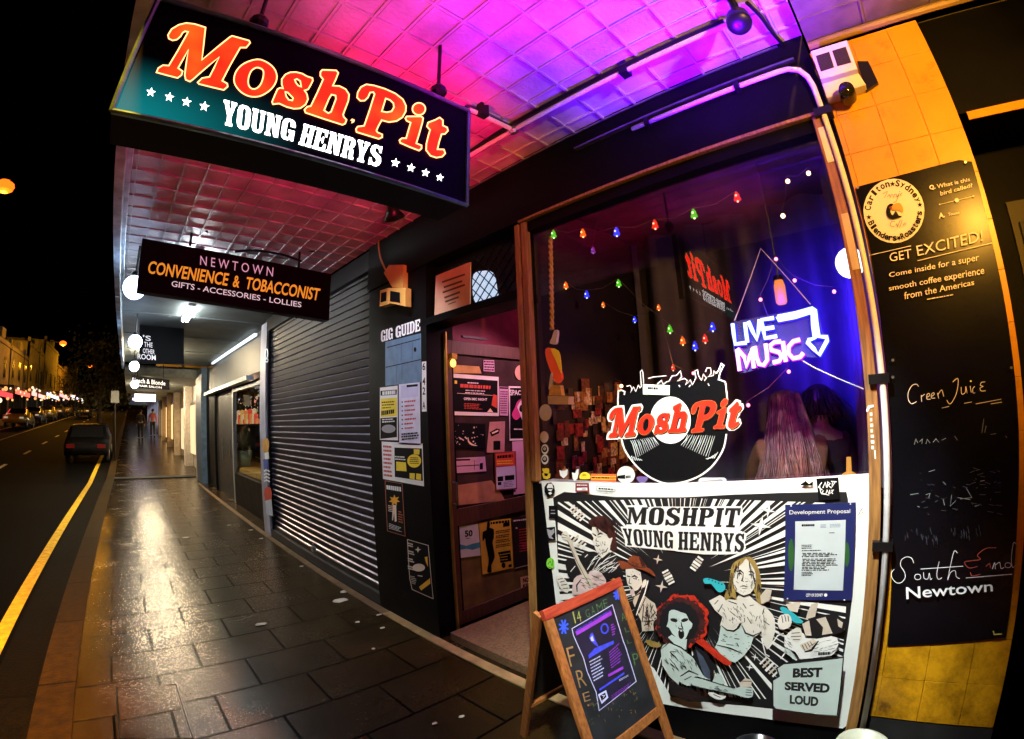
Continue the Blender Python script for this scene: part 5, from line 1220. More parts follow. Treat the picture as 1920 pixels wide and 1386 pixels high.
MB().prism([at(*px('J', q), 0, XN+.018) for q in ((140, 760), (545, 680), (870, 620), (895, 650), (935, 850), (990, 880), (1000, 930), (905, 1065), (770, 1060), (560, 1120), (220, 1205), (165, 1000))], (.003, 0, 0)).build('backing_plate', DIF, ne)
MB().tube([at(*px('J', (172, 745)), 0, XN+.018), at(*px('J', (398, 120)), 0, XN), at(*px('J', (828, 605)), 0, XN+.018)], .0028, 6).build('hanging_cord', M('pale_cord', (.7, .7, .75), .5), ne)
MB().prism([at(*px('J', q), 0, XN-.004) for q in ((340, 80), (440, 60), (455, 165), (352, 188))], (-.002, 0, 0)).build('suction_hook', ACR, ne)
MB().tube(smooth([tuple(at(*px('J', q), 0, XN+.02)) for q in ((740, 1075), (790, 1110), (900, 1170), (1080, 1250), (1290, 1338))], 4, False), .003, 6).build('power_cord', M('pale_cord', (.7, .7, .75)), ne)
lamp('neon_blue_glow', 'POINT', (2.2, .34, 2.0), (.03, .01, 1.0), 5, size=.1)
lamp('neon_blue_throw', 'SPOT', (2.06, .42, 1.95), (.03, .012, 1.0), 430, (3.0, .22, 2.08), .1, 72, 1)
lamp('neon_pink_glow', 'POINT', (2.12, .46, 1.74), (.95, .03, .5), 6, size=.08)

# ------------------------------------------------------------------ inside the bar: curtains, bulbs, photo wall
CUR = M('dark_curtain', (.075, .075, .09), .7, noise=.2, scale=6)
def curtain(name, label, p0, p1, z0, z1, folds, depth):
    mb = MB(); n = folds*8; p0 = Vector(p0); p1 = Vector(p1); d = p1-p0; nn = Vector((-d.y, d.x)).normalized(); vs = []; fs = []
    for i in range(n+1):
        t = i/n; w = math.sin(t*folds*2*math.pi)*depth+math.sin(t*folds*5.1+1)*depth*.4
        for z in (z0, (z0+z1)/2, z1):
            k = 1 if z > z0+.1 else 1.3
            q = p0+d*t+nn*w*k; vs.append((q.x, q.y, z))
    for i in range(n):
        for j in range(2): fs.append((i*3+j, i*3+3+j, i*3+4+j, i*3+1+j))
    return tag(mb.add(vs, fs).build(name, CUR, None, True), label, 'curtain')
curtain('curtain', 'blue lit curtain hanging inside the right edge of the window', (2.1, -.06), (3.0, .16), .9, 2.95, 9, .022)
curtain('curtain', 'long dark curtain added behind the neon sign to catch its blue glow', (3.2, -.35), (3.25, 1.75), .6, 2.98, 7, .05)  # added sheet that takes the neon light for the blue glow
g = thing('globe_lamp', 'white globe lamp inside the window, half hidden by the right jamb', 'lamp', tuple(at(1596, 493, 0, 1.99)), 'globe lamp inside')
pg = at(1594, 493, 0, 2.0); MB().ball(pg, .062, 18).build('globe', glow('room_globe', (1, .95, 1), 3), g, True); MB().tube([pg+Vector((0, 0, .06)), pg+Vector((0, 0, .9))], .005, 6).build('cord', BLKMET, g)
del g['group']
PW = [(.26, .12, .03), (.12, .03, .01), (.5, .36, .14), (.04, .02, .015), (.5, .42, .3), (.22, .02, .02)]
mb = MB(); rr = random.Random(11)
for i in range(260):
    x = rr.uniform(2.12, 3.3); z = rr.uniform(.75, 1.75); w = rr.uniform(.03, .09); h = rr.uniform(.04, .11); y = 1.775-rr.uniform(0, .02)
    mb.use(M('photo_%d' % (i % 6), PW[i % 6], .5, noise=.9, scale=45)); mb.box(x, x+w, y-.004, y, z, z+h)
tag(mb.build('photo_collage'), 'collage of overlapping posters and photographs on the side wall inside the bar', 'collage')
# strings of little coloured bell lights
def bell(mb_cols, p, s, core):
    mb_cols.lathe([(0, .55*s), (.10*s, .55*s), (.12*s, .42*s), (.24*s, .30*s), (.27*s, -.02*s), (.36*s, -.22*s), (.36*s, -.28*s), (0, -.27*s)], p, 12)
    mb_cols.use(core).ball((p[0]-.27*s, p[1], p[2]+.08*s), .11*s, 8).ball((p[0], p[1], p[2]-.42*s), .11*s, 8)
BC = {'o': glow('bulb_orange', (1, .14, .005), 1.4), 'b': glow('bulb_blue', (.02, .03, 1), 2.2), 'r': glow('bulb_red', (1, .03, .005), 1.2), 'g': glow('bulb_green', (.12, .8, .02), .9), 'w': glow('bulb_warm', (1, .5, .25), 9), 'p': glow('bulb_pink', (1, .18, .3), 7), 'v': glow('bulb_violet', (.4, .05, .6), .5)}
CORE = {'o': glow('core_orange', (1, .6, .25), 3), 'b': glow('core_blue', (.55, .6, 1), 3), 'r': glow('core_red', (1, .45, .3), 3), 'g': glow('core_green', (.75, 1, .5), 2.5), 'v': glow('core_violet', (.6, .2, .8), 1)}
def fairy(label, items, plane, s):
    t = thing('fairy_lights', label, 'fairy lights', tuple(at(items[0][0], items[0][1], 0, plane)), 'strings of coloured lights in the window')
    P = [at(x, y, 0, plane) for x, y, c_ in items]
    pts = []
    for i, p in enumerate(P):
        pts.append(p+Vector((0, 0, s*.62)))
        if i < len(P)-1: pts.append((p+P[i+1])/2+Vector((0, 0, s*.15)))
    MB().tube(pts, .0018, 5).build('wire', M('thin_wire', (.10, .09, .08), .5), t)
    for p, (x, y, c_) in zip(P, items):
        mb = MB()
        if c_ in 'wp': mb.ball(p, s*.26, 10)
        else: mb.use(BC[c_]); bell(mb, p, s, CORE[c_])
        mb.build('bulb', BC[c_], t, True)
    return t
fairy('upper string of orange, blue, red and green bell lights along the window top', [(1038, 440, 'g'), (1093, 438, 'o'), (1156, 436, 'b'), (1228, 422, 'r'), (1301, 402, 'g'), (1382, 370, 'r')], 2.25, .056)
fairy('lower string of green and blue bell lights across the dark middle of the window', [(1024, 500, 'g'), (1061, 536, 'o'), (1100, 553, 'b'), (1160, 532, 'g'), (1256, 618, 'g'), (1280, 640, 'o'), (1303, 650, 'b'), (1322, 636, 'r'), (1336, 614, 'b')], 2.35, .048)
fairy('string of bright warm bulbs down the left side of the window', [(1023, 481, 'p'), (1050, 534, 'w'), (1072, 598, 'w'), (1087, 651, 'w'), (1117, 690, 'w'), (1165, 724, 'w')], 2.9, .05)
fairy('string of pinkish bulbs running behind the neon sign', [(1384, 777, 'p'), (1403, 760, 'p'), (1479, 697, 'p'), (1426, 562, 'p'), (1455, 486, 'p'), (1490, 526, 'p'), (1564, 547, 'p')], 2.3, .036)
fairy('string of warm bulbs under the purple reflection at the upper right', [(1468, 405, 'w'), (1477, 340, 'w'), (1516, 325, 'w')], 2.5, .05)
fairy('string of dim violet bells at the upper left of the window', [(1056, 456, 'v'), (1112, 470, 'v'), (1131, 336, 'v')], 2.6, .05)
fairy('scattered string of small orange and blue bells low in the middle of the window', [(1131, 572, 'o'), (1190, 600, 'b'), (1235, 577, 'o'), (1262, 690, 'r'), (1300, 700, 'p'), (1345, 700, 'w')], 2.7, .04)
fairy('string of warm bulbs glimpsed behind the record logo', [(1085, 700, 'w'), (1098, 745, 'p'), (1130, 782, 'w'), (1090, 842, 'w'), (1112, 870, 'p')], 3.0, .034)
t = thing('pendant_lamp', 'amber jar pendant lamp hanging just above the neon sign', 'lamp', tuple(at(1463, 545, 0, 2.3)))
p = at(1463, 548, 0, 2.3)
MB().lathe([(0, .06), (.02, .06), (.028, .03), (.028, -.05), (.02, -.06), (0, -.06)], p, 14).build('jar', glow('amber_jar', (1, .26, .01), 1.3), t, True)
MB().lathe([(0, .085), (.024, .08), (.03, .058), (0, .058)], p, 12).tube([p+Vector((0, 0, .08)), p+Vector((0, 0, .7))], .004, 5).build('cap', BLKMET, t)
# rope and paper bird at the left edge of the window
t = thing('rope', 'twisted golden rope hanging inside the left edge of the window', 'rope', tuple(at(1034, 500, 0, 1.99)))
ra = at(1032, 445, 0, 1.99); rb = at(1035, 618, 0, 1.99); mb = MB()
for ph in (0, math.pi):
    mb.tube([(ra.x+.007*math.cos(i*.55+ph), ra.y+(rb.y-ra.y)*i/90+.007*math.sin(i*.55+ph), ra.z+(rb.z-ra.z)*i/90) for i in range(91)], .008, 5)
mb.build('strand', M('golden_rope', (.55, .33, .10), .7, noise=.2), t, True)
t = thing('paper_parrot', 'red and yellow hanging parrot ornament with a white beak at the left of the window', 'ornament', tuple(at(1035, 720, 0, 1.975)))
def kshape(mat, pts, nm, pl, th):
    MB().prism([at(*px('K', q), 0, pl) for q in smooth(pts, 2)], (th, 0, 0)).build(nm, mat, t)
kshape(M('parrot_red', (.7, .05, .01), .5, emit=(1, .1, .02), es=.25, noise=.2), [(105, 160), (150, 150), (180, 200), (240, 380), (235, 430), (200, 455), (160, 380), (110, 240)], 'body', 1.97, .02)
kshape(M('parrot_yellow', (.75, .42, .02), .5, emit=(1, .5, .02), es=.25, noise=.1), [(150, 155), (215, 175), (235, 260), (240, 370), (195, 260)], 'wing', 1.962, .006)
kshape(M('parrot_white', (.75, .75, .8), .5), [(180, 0), (205, 0), (200, 70), (190, 115), (140, 110), (160, 60)], 'head', 1.966, .02)
kshape(M('parrot_white', (.75, .75, .8)), [(148, 380), (165, 372), (150, 480), (138, 505), (132, 495)], 'tail_feather', 1.964, .006)
t = thing('yellow_basket', 'small yellow straw basket under the parrot ornament', 'basket', tuple(at(1045, 750, 0, 1.975)))
YB = M('yellow_straw', (.75, .5, .08), .6, noise=.2, scale=40)
MB().prism([at(*px('K', q), 0, 1.955) for q in ((125, 565), (305, 572), (300, 640), (128, 638))], (.05, 0, 0)).build('rim', M('straw_pale', (.75, .65, .3), .6), t)
MB().prism([at(*px('K', q), 0, 1.965) for q in ((140, 470), (230, 475), (245, 563), (135, 560))], (.03, 0, 0)).build('handle', YB, t)

# people in the bar
PURH = M('long_fair_hair', (.11, .05, .055), .4, noise=.6, scale=30)
seat = {'pelvis': (0, 0, .55), 'waist': (0, .05, .72), 'chest': (0, .12, .96), 'neck': (0, .2, 1.09), 'chin': (0, .29, 1.14), 'crown': (0, .25, 1.27), 'face': (0, 1, -.45),
        'shL': (-.15, .12, 1.03), 'elL': (-.2, .26, .80), 'wrL': (-.12, .43, .80), 'paL': (-.05, .47, .82), 'shR': (.15, .12, 1.03), 'elR': (.2, .26, .80), 'wrR': (.12, .43, .80), 'paR': (.05, .47, .82),
        'hipL': (-.10, .02, .52), 'knL': (-.13, .42, .50), 'anL': (-.13, .40, .09), 'toeL': (-.13, .54, .03), 'hipR': (.10, .02, .52), 'knR': (.13, .42, .50), 'anR': (.13, .40, .09), 'toeR': (.13, .54, .03)}
for s_, sg_ in (('L', -1), ('R', 1)):
    for f_, (dx, dy, dz) in enumerate(((.0, .09, .0), (.02, .085, -.005), (-.02, .085, .005), (-.035, .07, .012), (.045, .03, .03))):
        b_ = seat['pa'+s_]; seat['f%d%s' % (f_, s_)] = (b_[0]-sg_*dx, b_[1]+dy, b_[2]+dz)
person('person with very long hair sitting bowed with back to the window', (2.42, .44, .34), R(-68), seat, SKIN, M('orange_knit', (.07, .025, .008), .8, noise=.2, scale=30), M('black_jeans', (.02, .02, .025)), PURH, 1.0, (1700, .70, .19))
sd = dict(stand(.02)); sd['face'] = (0, 1, -.1)
for k_, v_ in (('elL', (-.22, .1, 1.16)), ('wrL', (-.08, .26, 1.14)), ('paL', (-.02, .3, 1.16)), ('f0L', (.03, .36, 1.17)), ('f1L', (.02, .37, 1.15))): sd[k_] = v_
person('person in dark clothes standing beside the blue curtain', (2.85, .36, 0), R(-40), sd, SKIN, M('dark_shirt', (.05, .03, .035), .7), M('black_jeans', (.02, .02, .025)), HAIRD, .96, (260, .15, .0))
t = thing('bar_table', 'small window table lit amber in front of the person with long hair', 'table', (2.28, .36, 0))
MB().lathe([(0, 1.18), (.19, 1.18), (.19, 1.205), (0, 1.205)], (2.25, .25, 0), 20).build('table_top', AMBERWOOD, t)
MB().tube([(2.25, .25, 0.02), (2.25, .25, 1.18)], .03, 8).lathe([(0, 0), (.2, 0), (.2, .02), (0, .03)], (2.25, .25, 0), 16).build('pedestal', BLKMET, t)
t = thing('amber_candle_jar', 'glowing amber jar on the window table', 'candle', (2.15, .17, 1.205))
MB().lathe([(0, 1.207), (.03, 1.207), (.034, 1.25), (.03, 1.29), (.012, 1.30), (.010, 1.36), (0, 1.36)], (2.12, .155, 0), 14).build('jar', glow('candle_glow', (1, .40, .02), 1.1), t, True)
t = thing('bar_stool', 'dark stool under the person with long hair', 'stool', (2.42, .44, 0))
MB().lathe([(0, .78), (.17, .78), (.18, .81), (.16, .83), (0, .83)], (2.42, .44, 0), 18).build('seat', BLKMET, t)
for i in range(4):
    q = i*math.pi/2+.4; MB().tube([(2.42+.1*math.cos(q), .44+.1*math.sin(q), .79), (2.42+.2*math.cos(q), .44+.2*math.sin(q), 0)], .012, 6).build('leg', BLKMET, t)
# ------------------------------------------------------------------ the mural panel under the window
XPN = 1.866
pn = thing('mural_panel', 'large white mural panel of four rock musicians under the bar window', 'mural', (XPN, .8, .7))
PB = M('panel_white', (.78, .81, .77), .45, noise=.12, scale=3)
pq = [(1015, 903), (1252, 906), (1471, 898), (1631, 888), (1602, 1351), (1580, 1366), (1544, 1362), (1416, 1345), (1248, 1321), (1060, 1285)]
MB().prism([at(*q, 0, XPN) for q in pq], (.008, 0, 0)).build('board', PB, pn)
a = Art((XPN, 0, .7), NX, 'p', .0006, .00006)
IB = M('mural_black', (.008, .008, .009), .5, noise=0); IW = M('mural_white', (.80, .80, .76), .5, noise=.1, scale=5); SKN = M('mural_cream', (.70, .66, .58), .5, noise=.08, scale=8)
TEAL = M('mural_teal', (.52, .63, .58), .5, noise=.1); RUST = M('mural_rust', (.20, .045, .015), .5, noise=.25, scale=20); MRED = M('mural_red', (.55, .03, .01), .5, noise=.3, scale=40)
CYAN = M('mural_cyan', (.03, .42, .48), .5, noise=.1); BEIG = M('mural_beige', (.60, .52, .42), .5, noise=.15, scale=15); GOLD = M('mural_gold', (.30, .20, .05), .5, noise=.35, scale=30); PINK = M('mural_pink', (.66, .50, .48), .5); DBRN = M('mural_dark_brown', (.05, .012, .01), .5, noise=.5, scale=30)
def c(v, *pts): return [px(v, p) for p in pts]
def P_(mat, v, pts, sm=0): a.poly(mat, smooth(c(v, *pts), sm) if sm else c(v, *pts))
def L_(mat, v, pts, wd, sm=0, taper=True): a.line(mat, smooth(c(v, *pts), sm, False) if sm else c(v, *pts), wd, taper=taper)
art = c('C', (265, 180), (520, 205), (780, 232)) + c('C', (1500, 236)) + c('G', (300, 208), (800, 190), (1170, 182), (1480, 180), (1500, 275)) + c('E', (1815, 130), (1790, 330), (1745, 608)) + c('E', (1690, 1080), (1170, 1052), (900, 1022), (520, 985), (265, 940), (120, 700)) + c('C', (222, 1290), (200, 900), (180, 560), (150, 240))
a.poly(IB, art)
# sunburst: pale wedges running out from the middle, cut off at the frame
CX, CY = 1274, 1092
def clip(poly, edge):
    out = []
    (x1, y1), (x2, y2) = edge
    ins = lambda p: (x2-x1)*(p[1]-y1)-(y2-y1)*(p[0]-x1) >= 0
    for i in range(len(poly)):
        p, q = poly[i-1], poly[i]
        if ins(p) != ins(q):
            d1 = (x2-x1)*(p[1]-y1)-(y2-y1)*(p[0]-x1); d2 = (x2-x1)*(q[1]-y1)-(y2-y1)*(q[0]-x1); t = d1/(d1-d2)
            out.append((p[0]+(q[0]-p[0])*t, p[1]+(q[1]-p[1])*t))
        if ins(q): out.append(q)
    return out
fr_ = [(1062, 926), (1290, 934), (1590, 925), (1596, 1000), (1580, 1232), (1570, 1318), (1270, 1302), (1060, 1250), (1046, 1080), (1046, 935)]
rr = random.Random(5); th = 0
while th < 360:
    big = rr.random()
    ang = th % 360
    dense = 1.0 if 150 < ang < 250 or 290 < ang < 360 else .55
    wd = rr.choice((.5, .8, 1.2, 2.0, 3.0))*(1.2 if dense == 1 else .8)
    r1 = rr.uniform(60, 130); r2 = 520
    t1, t2 = R(ang), R(ang+wd)
    w = [(CX+r1*math.cos(t1), CY+r1*math.sin(t1)), (CX+r2*math.cos(t1), CY+r2*math.sin(t1)), (CX+r2*math.cos(t2), CY+r2*math.sin(t2))]
    for i in range(len(fr_)):
        if len(w) < 3: break
        w = clip(w, (fr_[i], fr_[(i+1) % len(fr_)]))
    if len(w) >= 3: a.poly(IW, w)
    th += wd+rr.choice((.5, .8, 1.2, 2.2))/dense*.8
# headline
P_(IW, 'C', [(905, 540), (930, 470), (915, 320), (1090, 318), (1100, 345), (1180, 335), (1300, 332), (1774, 335)] + [((x+(1320-1010)*5.544), y) for x, y in [(60, 330), (395, 330), (405, 420), (360, 560), (380, 585), (440, 610), (440, 660), (425, 700), (435, 760), (410, 815), (250, 830), (0, 830)]] + [(1450, 800), (1400, 790), (1150, 770), (900, 745), (895, 680), (850, 540)])
slab(a, IB, 'MOSHPIT', *[px('C', q) for q in ((928, 338),)], px('G', (385, 348)), px('G', (350, 552)), px('C', (910, 518)))
slab(a, IB, 'YOUNG', px('C', (872, 558)), px('C', (1400, 592)), px('C', (1395, 770)), px('C', (900, 735)))
slab(a, IB, 'HENRYS', px('C', (1452, 592)), px('G', (428, 612)), px('G', (415, 808)), px('C', (1450, 782)))
# hands holding cans that fly out of the burst
for v, q, ro in (('D', (650, 330), 62), ('D', (985, 170), -55), ('C', (400, 400), 45), ('E', (1110, 690), 45), ('C', (410, 690), 45)):
    for i in range(5):
        cx, cy = q[0]+(i-2)*38*math.cos(R(ro)), q[1]+(i-2)*38*math.sin(R(ro)); dx, dy = -math.sin(R(ro))*(48-4*abs(i-2)), math.cos(R(ro))*(48-4*abs(i-2))
        L_(IW if i % 2 == 0 else BEIG, v, [(cx-dx, cy-dy), (cx, cy), (cx+dx, cy+dy)], 3.6 if i != 2 else 5, taper=False)
for v, q, r in (('D', (525, 120), 60), ('D', (570, 440), 75), ('G', (670, 375), 75), ('G', (590, 530), 110), ('E', (985, 605), 32), ('E', (940, 692), 32)):
    o_ = px(v, q); s_ = r/VW[v][2]; a.star(IB, o_, s_*1.12, 4, .28, -80); a.star(IW if v != 'D' else BEIG, o_, s_, 4, .26, -80)
# guitarist at the left
P_(IB, 'C', [(480, 800), (580, 800), (640, 830), (760, 805), (830, 850), (870, 940), (880, 1060), (700, 1100), (600, 1010), (540, 1000), (400, 1070), (340, 1100), (300, 1040), (270, 900), (330, 865), (400, 880)])
P_(SKN, 'C', [(555, 540), (600, 545), (660, 600), (715, 640), (735, 665), (770, 655), (765, 700), (745, 730), (740, 800), (660, 870), (630, 835), (600, 800), (585, 760), (575, 720), (560, 690), (572, 660), (548, 620)])
P_(DBRN, 'C', [(515, 500), (560, 450), (620, 430), (690, 435), (750, 480), (785, 550), (800, 640), (815, 770), (770, 800), (745, 740), (770, 655), (735, 665), (715, 640), (700, 600), (640, 575), (600, 545), (555, 545)], 2)
for q, w in (([(560, 612), (590, 632), (600, 640)], 3), ([(610, 630), (640, 610), (665, 620)], 3.4), ([(600, 660), (595, 690), (625, 695)], 1.6), ([(590, 735), (612, 745), (635, 735)], 2.2), ([(720, 760), (700, 800), (650, 820)], 2), ([(610, 650), (650, 645)], 1.6)): L_(IB, 'C', q, w)
for q in ([(505, 990), (590, 850)], [(560, 990), (640, 860)], [(600, 975), (700, 880), (820, 830)], [(620, 995), (760, 905)], [(480, 860), (510, 830)], [(330, 1010), (380, 950)], [(700, 980), (760, 960), (810, 970)]): L_(IW, 'C', q, 1.8)
P_(SKN, 'C', [(250, 600), (290, 590), (320, 640), (300, 680), (260, 670), (235, 640)], 2); L_(IB, 'C', [(245, 620), (300, 640)], 1.5); L_(IB, 'C', [(240, 650), (290, 660)], 1.5)
P_(PINK, 'C', [(350, 1180), (370, 1080), (440, 1040), (500, 1060), (540, 1000), (620, 1000), (680, 1060), (700, 1130), (600, 1200), (480, 1230), (360, 1250)], 2); L_(IB, 'C', [(400, 1220), (395, 1150), (440, 1090)], 3)
P_(BEIG, 'C', [(282, 650), (325, 645), (430, 900), (575, 1150), (520, 1178), (400, 940)]); L_(IB, 'C', [(300, 690), (410, 930), (535, 1160)], 1, taper=False)
P_(SKN, 'C', [(180, 1060), (230, 1050), (290, 1110), (320, 1170), (300, 1230), (240, 1200), (200, 1130)], 2)
for q in ([(200, 1090), (250, 1080)], [(220, 1120), (270, 1105)], [(235, 1150), (295, 1140)], [(250, 1185), (310, 1180)]): L_(IB, 'C', q, 2)
# man with the hat
P_(BEIG, 'D', [(250, 560), (330, 520), (430, 600), (490, 640), (515, 720), (520, 830), (470, 880), (480, 960), (340, 970), (330, 850), (260, 700), (230, 620)])
P_(SKN, 'D', [(145, 235), (240, 230), (320, 270), (345, 340), (395, 370), (385, 430), (345, 450), (320, 500), (262, 545), (225, 560), (200, 480), (165, 400), (150, 330)])
P_(IB, 'D', [(320, 270), (400, 300), (430, 400), (400, 480), (330, 620), (300, 760), (250, 700), (300, 560), (345, 450), (340, 380)])
P_(SKN, 'D', [(345, 390), (375, 355), (395, 380), (375, 440), (345, 450)], 2)
P_(IB, 'D', [(180, 425), (215, 440), (250, 495), (290, 480), (335, 420), (330, 480), (262, 545), (240, 500), (205, 470), (195, 450)])
P_(PINK, 'D', [(200, 490), (230, 470), (250, 510), (235, 545), (205, 530)], 2)
for q, w in (([(160, 315), (200, 325)], 3.2), ([(215, 330), (250, 312), (290, 335)], 3.2), ([(235, 345), (280, 355)], 2), ([(195, 340), (185, 400), (215, 410)], 1.6)): L_(IB, 'D', q, w)
P_(RUST, 'D', [(170, 150), (185, 100), (230, 70), (285, 82), (330, 95), (360, 150), (395, 215), (280, 222)])
P_(RUST, 'D', [(52, 140), (110, 138), (170, 162), (260, 208), (390, 212), (460, 255), (497, 322), (430, 285), (330, 240), (220, 222), (110, 238), (72, 190)], 2)
P_(DBRN, 'D', [(300, 95), (330, 95), (360, 150), (385, 210), (340, 205)]); L_(IB, 'D', [(170, 160), (260, 210), (390, 215)], 1.6)
for q in ([(360, 650), (340, 860)], [(400, 640), (390, 760), (430, 850)], [(470, 660), (440, 740)], [(500, 740), (450, 800)], [(350, 850), (430, 850), (480, 840)], [(360, 900), (420, 880)], [(380, 570), (300, 760)]): L_(IB, 'D', q, 2.4)
L_(IW, 'D', [(410, 370), (370, 520), (320, 640), (270, 780)], 2, taper=False)
P_(GOLD, 'D', [(380, 1090), (420, 1070), (560, 1120), (540, 1160), (440, 1150)], 2)
# bare chested man with long hair
P_(SKN, 'D', [(1130, 610), (1260, 540), (1330, 585), (1440, 600), (1480, 540), (1600, 540), (1660, 600), (1720, 640), (1800, 680), (1880, 770)] + [(x*6.3/4.5714+(1200-1150)*6.3, y*6.3/4.5714+(1100-1030)*6.3) for x, y in [(1155, 280), (1160, 380), (1130, 480), (1090, 540), (1050, 470), (1040, 380), (1000, 420)]] + [(1650, 1040), (1530, 1000), (1500, 860), (1440, 960), (1380, 965), (1260, 900), (1290, 800), (1200, 720)])
P_(TEAL, 'D', [(1270, 905), (1380, 965), (1450, 950), (1510, 880), (1560, 980), (1655, 1040), (1620, 1160), (1540, 1260), (1440, 1340), (1330, 1310), (1200, 1160), (1240, 1080)])
for q, w in (([(1275, 900), (1340, 955), (1420, 968), (1480, 930), (1515, 870)], 3.4), ([(1520, 900), (1560, 990), (1650, 1025), (1720, 990)], 3.4), ([(1360, 612), (1460, 648)], 2.4), ([(1530, 640), (1570, 700)], 2.4), ([(1610, 668), (1660, 658)], 2), ([(1375, 730), (1440, 785)], 2), ([(1445, 700), (1470, 750)], 2), ([(1580, 800), (1630, 880)], 2), ([(1550, 810), (1550, 860)], 2), ([(1700, 790), (1680, 850)], 2), ([(1760, 770), (1780, 700)], 2.2), ([(1195, 650), (1240, 600)], 2), ([(1240, 740), (1290, 650)], 2.2), ([(1780, 850), (1845, 895)], 2), ([(1300, 1010), (1350, 1040)], 2), ([(1430, 1055), (1490, 1062)], 2), ([(1270, 1080), (1330, 1090)], 1.6), ([(1460, 1110), (1480, 1150)], 2), ([(1220, 1130), (1380, 1170), (1520, 1230)], 2.6), ([(1330, 1120), (1420, 1135)], 1.6), ([(1400, 840), (1410, 800)], 1.6), ([(1655, 985), (1655, 960)], 1.6)): L_(IB, 'D', q, w)
for i in range(26):
    x = rr.uniform(1280, 1600); y = rr.uniform(1000, 1280); L_(IB, 'D', [(x, y), (x+rr.uniform(10, 30), y+rr.uniform(-8, 8))], 1.1)
P_(GOLD, 'D', [(1560, 92), (1640, 100), (1700, 190), (1740, 330), (1750, 480), (1790, 640), (1740, 650), (1690, 600), (1660, 480), (1540, 400), (1440, 470), (1460, 600), (1400, 560), (1340, 600), (1310, 560), (1370, 400), (1380, 280), (1420, 160)], 2)
P_(SKN, 'D', [(1572, 112), (1640, 200), (1680, 290), (1672, 430), (1620, 520), (1560, 548), (1500, 530), (1440, 470), (1418, 380), (1445, 250), (1530, 160)], 2)
for q, w in (([(1455, 265), (1500, 250), (1540, 285)], 3), ([(1470, 290), (1500, 285), (1520, 300)], 3), ([(1600, 265), (1640, 265), (1665, 290)], 3), ([(1600, 300), (1650, 305)], 3), ([(1535, 280), (1530, 340), (1515, 370), (1545, 385)], 2.2), ([(1560, 385), (1590, 380)], 1.8), ([(1500, 440), (1540, 432), (1590, 445)], 2.2), ([(1520, 462), (1570, 466)], 1.6), ([(1430, 420), (1460, 480)], 2), ([(1450, 380), (1480, 400)], 1.4), ([(1640, 400), (1620, 440)], 1.4), ([(1460, 520), (1540, 555), (1620, 530)], 3)): L_(IB, 'D', q, w)
for i in range(60):
    sd_ = rr.random() < .55; y = rr.uniform(130, 520); u_ = rr.random()
    x = (1500-(y-100)*.28*u_-u_*60 if y < 300 else 1330+u_*95) if sd_ else (1600+(y-100)*.3*(.4+u_*.6) if y < 400 else 1690+u_*60)
    L_(IB, 'D', [(x, y), (x+rr.uniform(-14, 4) if sd_ else x+rr.uniform(0, 14), y+rr.uniform(40, 100))], rr.uniform(.9, 2.0))
for i in range(40):
    x = rr.uniform(560, 800); y = rr.uniform(440, 560); L_(IB if i % 2 else DBRN, 'C', [(x, y), (x+18, y+22), (x+28, y+55)], 1.3)
P_(CYAN, 'D', [(1060, 360), (1090, 340), (1150, 348), (1300, 400), (1322, 460), (1290, 500), (1240, 505), (1190, 450), (1150, 405), (1080, 410)], 2)
for i in range(5): a.disc(IB, px('D', (1130+i*38, 358+i*14)), 1.4, n=8)
# raised hands, striped shirt and guitar at the right
P_(IW, 'E', [(1240, 430), (1290, 380), (1400, 400), (1420, 440), (1500, 450), (1640, 425), (1690, 440), (1702, 490), (1680, 560), (1640, 592), (1400, 622), (1370, 620), (1330, 560), (1235, 515)])
P_(BEIG, 'E', [(1080, 20), (1130, 30), (1110, 120), (1040, 150), (1030, 80)]); P_(BEIG, 'E', [(1250, 150), (1380, 130), (1350, 220), (1280, 210)]); P_(BEIG, 'E', [(1470, 150), (1530, 135), (1500, 260), (1420, 280), (1440, 210)])
P_(IB, 'E', [(1385, 310), (1560, 240), (1700, 250), (1750, 300), (1745, 380), (1600, 430), (1440, 440), (1400, 380)], 2)
for q in ([(1390, 320), (1450, 290), (1470, 420), (1420, 420)], [(1510, 280), (1590, 260), (1650, 400), (1560, 415), (1570, 350)], [(1690, 275), (1740, 310), (1730, 360), (1700, 340)]): P_(BEIG, 'E', q)
P_(CYAN, 'E', [(1200, 190), (1230, 172), (1290, 210), (1400, 300), (1340, 315), (1260, 260)], 2); P_(TEAL, 'E', [(1225, 520), (1290, 545), (1345, 625), (1310, 620), (1270, 575)])
P_(SKN, 'E', [(1180, 300), (1200, 250), (1230, 240), (1270, 235), (1300, 280), (1290, 340), (1230, 370), (1190, 350)], 2)
for q in ([(1215, 250), (1225, 310)], [(1240, 245), (1252, 300)], [(1268, 250), (1275, 300)]): L_(IB, 'E', q, 2)
P_(SKN, 'E', [(1290, 400), (1340, 350), (1380, 370), (1390, 440), (1350, 480), (1300, 460)], 2)
for q in ([(1300, 400), (1370, 395)], [(1295, 430), (1380, 425)], [(1310, 455), (1370, 455)]): L_(IB, 'E', q, 2)
P_(BEIG, 'E', [(1370, 500), (1480, 450), (1520, 470), (1440, 560), (1400, 545)]); 
for i in range(4): L_(IB, 'E', [(1390+i*22, 500-i*10), (1415+i*22, 550-i*14)], 1.2, taper=False)
L_(IB, 'E', [(1410, 560), (1470, 545), (1530, 465)], 4); a.rows(IB, *[px('E', q) for q in ((1525, 560), (1635, 555), (1635, 588), (1525, 592))], 1, .8, .05)
for q in ([(1040, 440), (1075, 580), (1110, 600)], [(1100, 530), (1180, 420), (1230, 400)], [(1205, 620), (1250, 560)]): L_(IW, 'E', q, 2.2, taper=False)
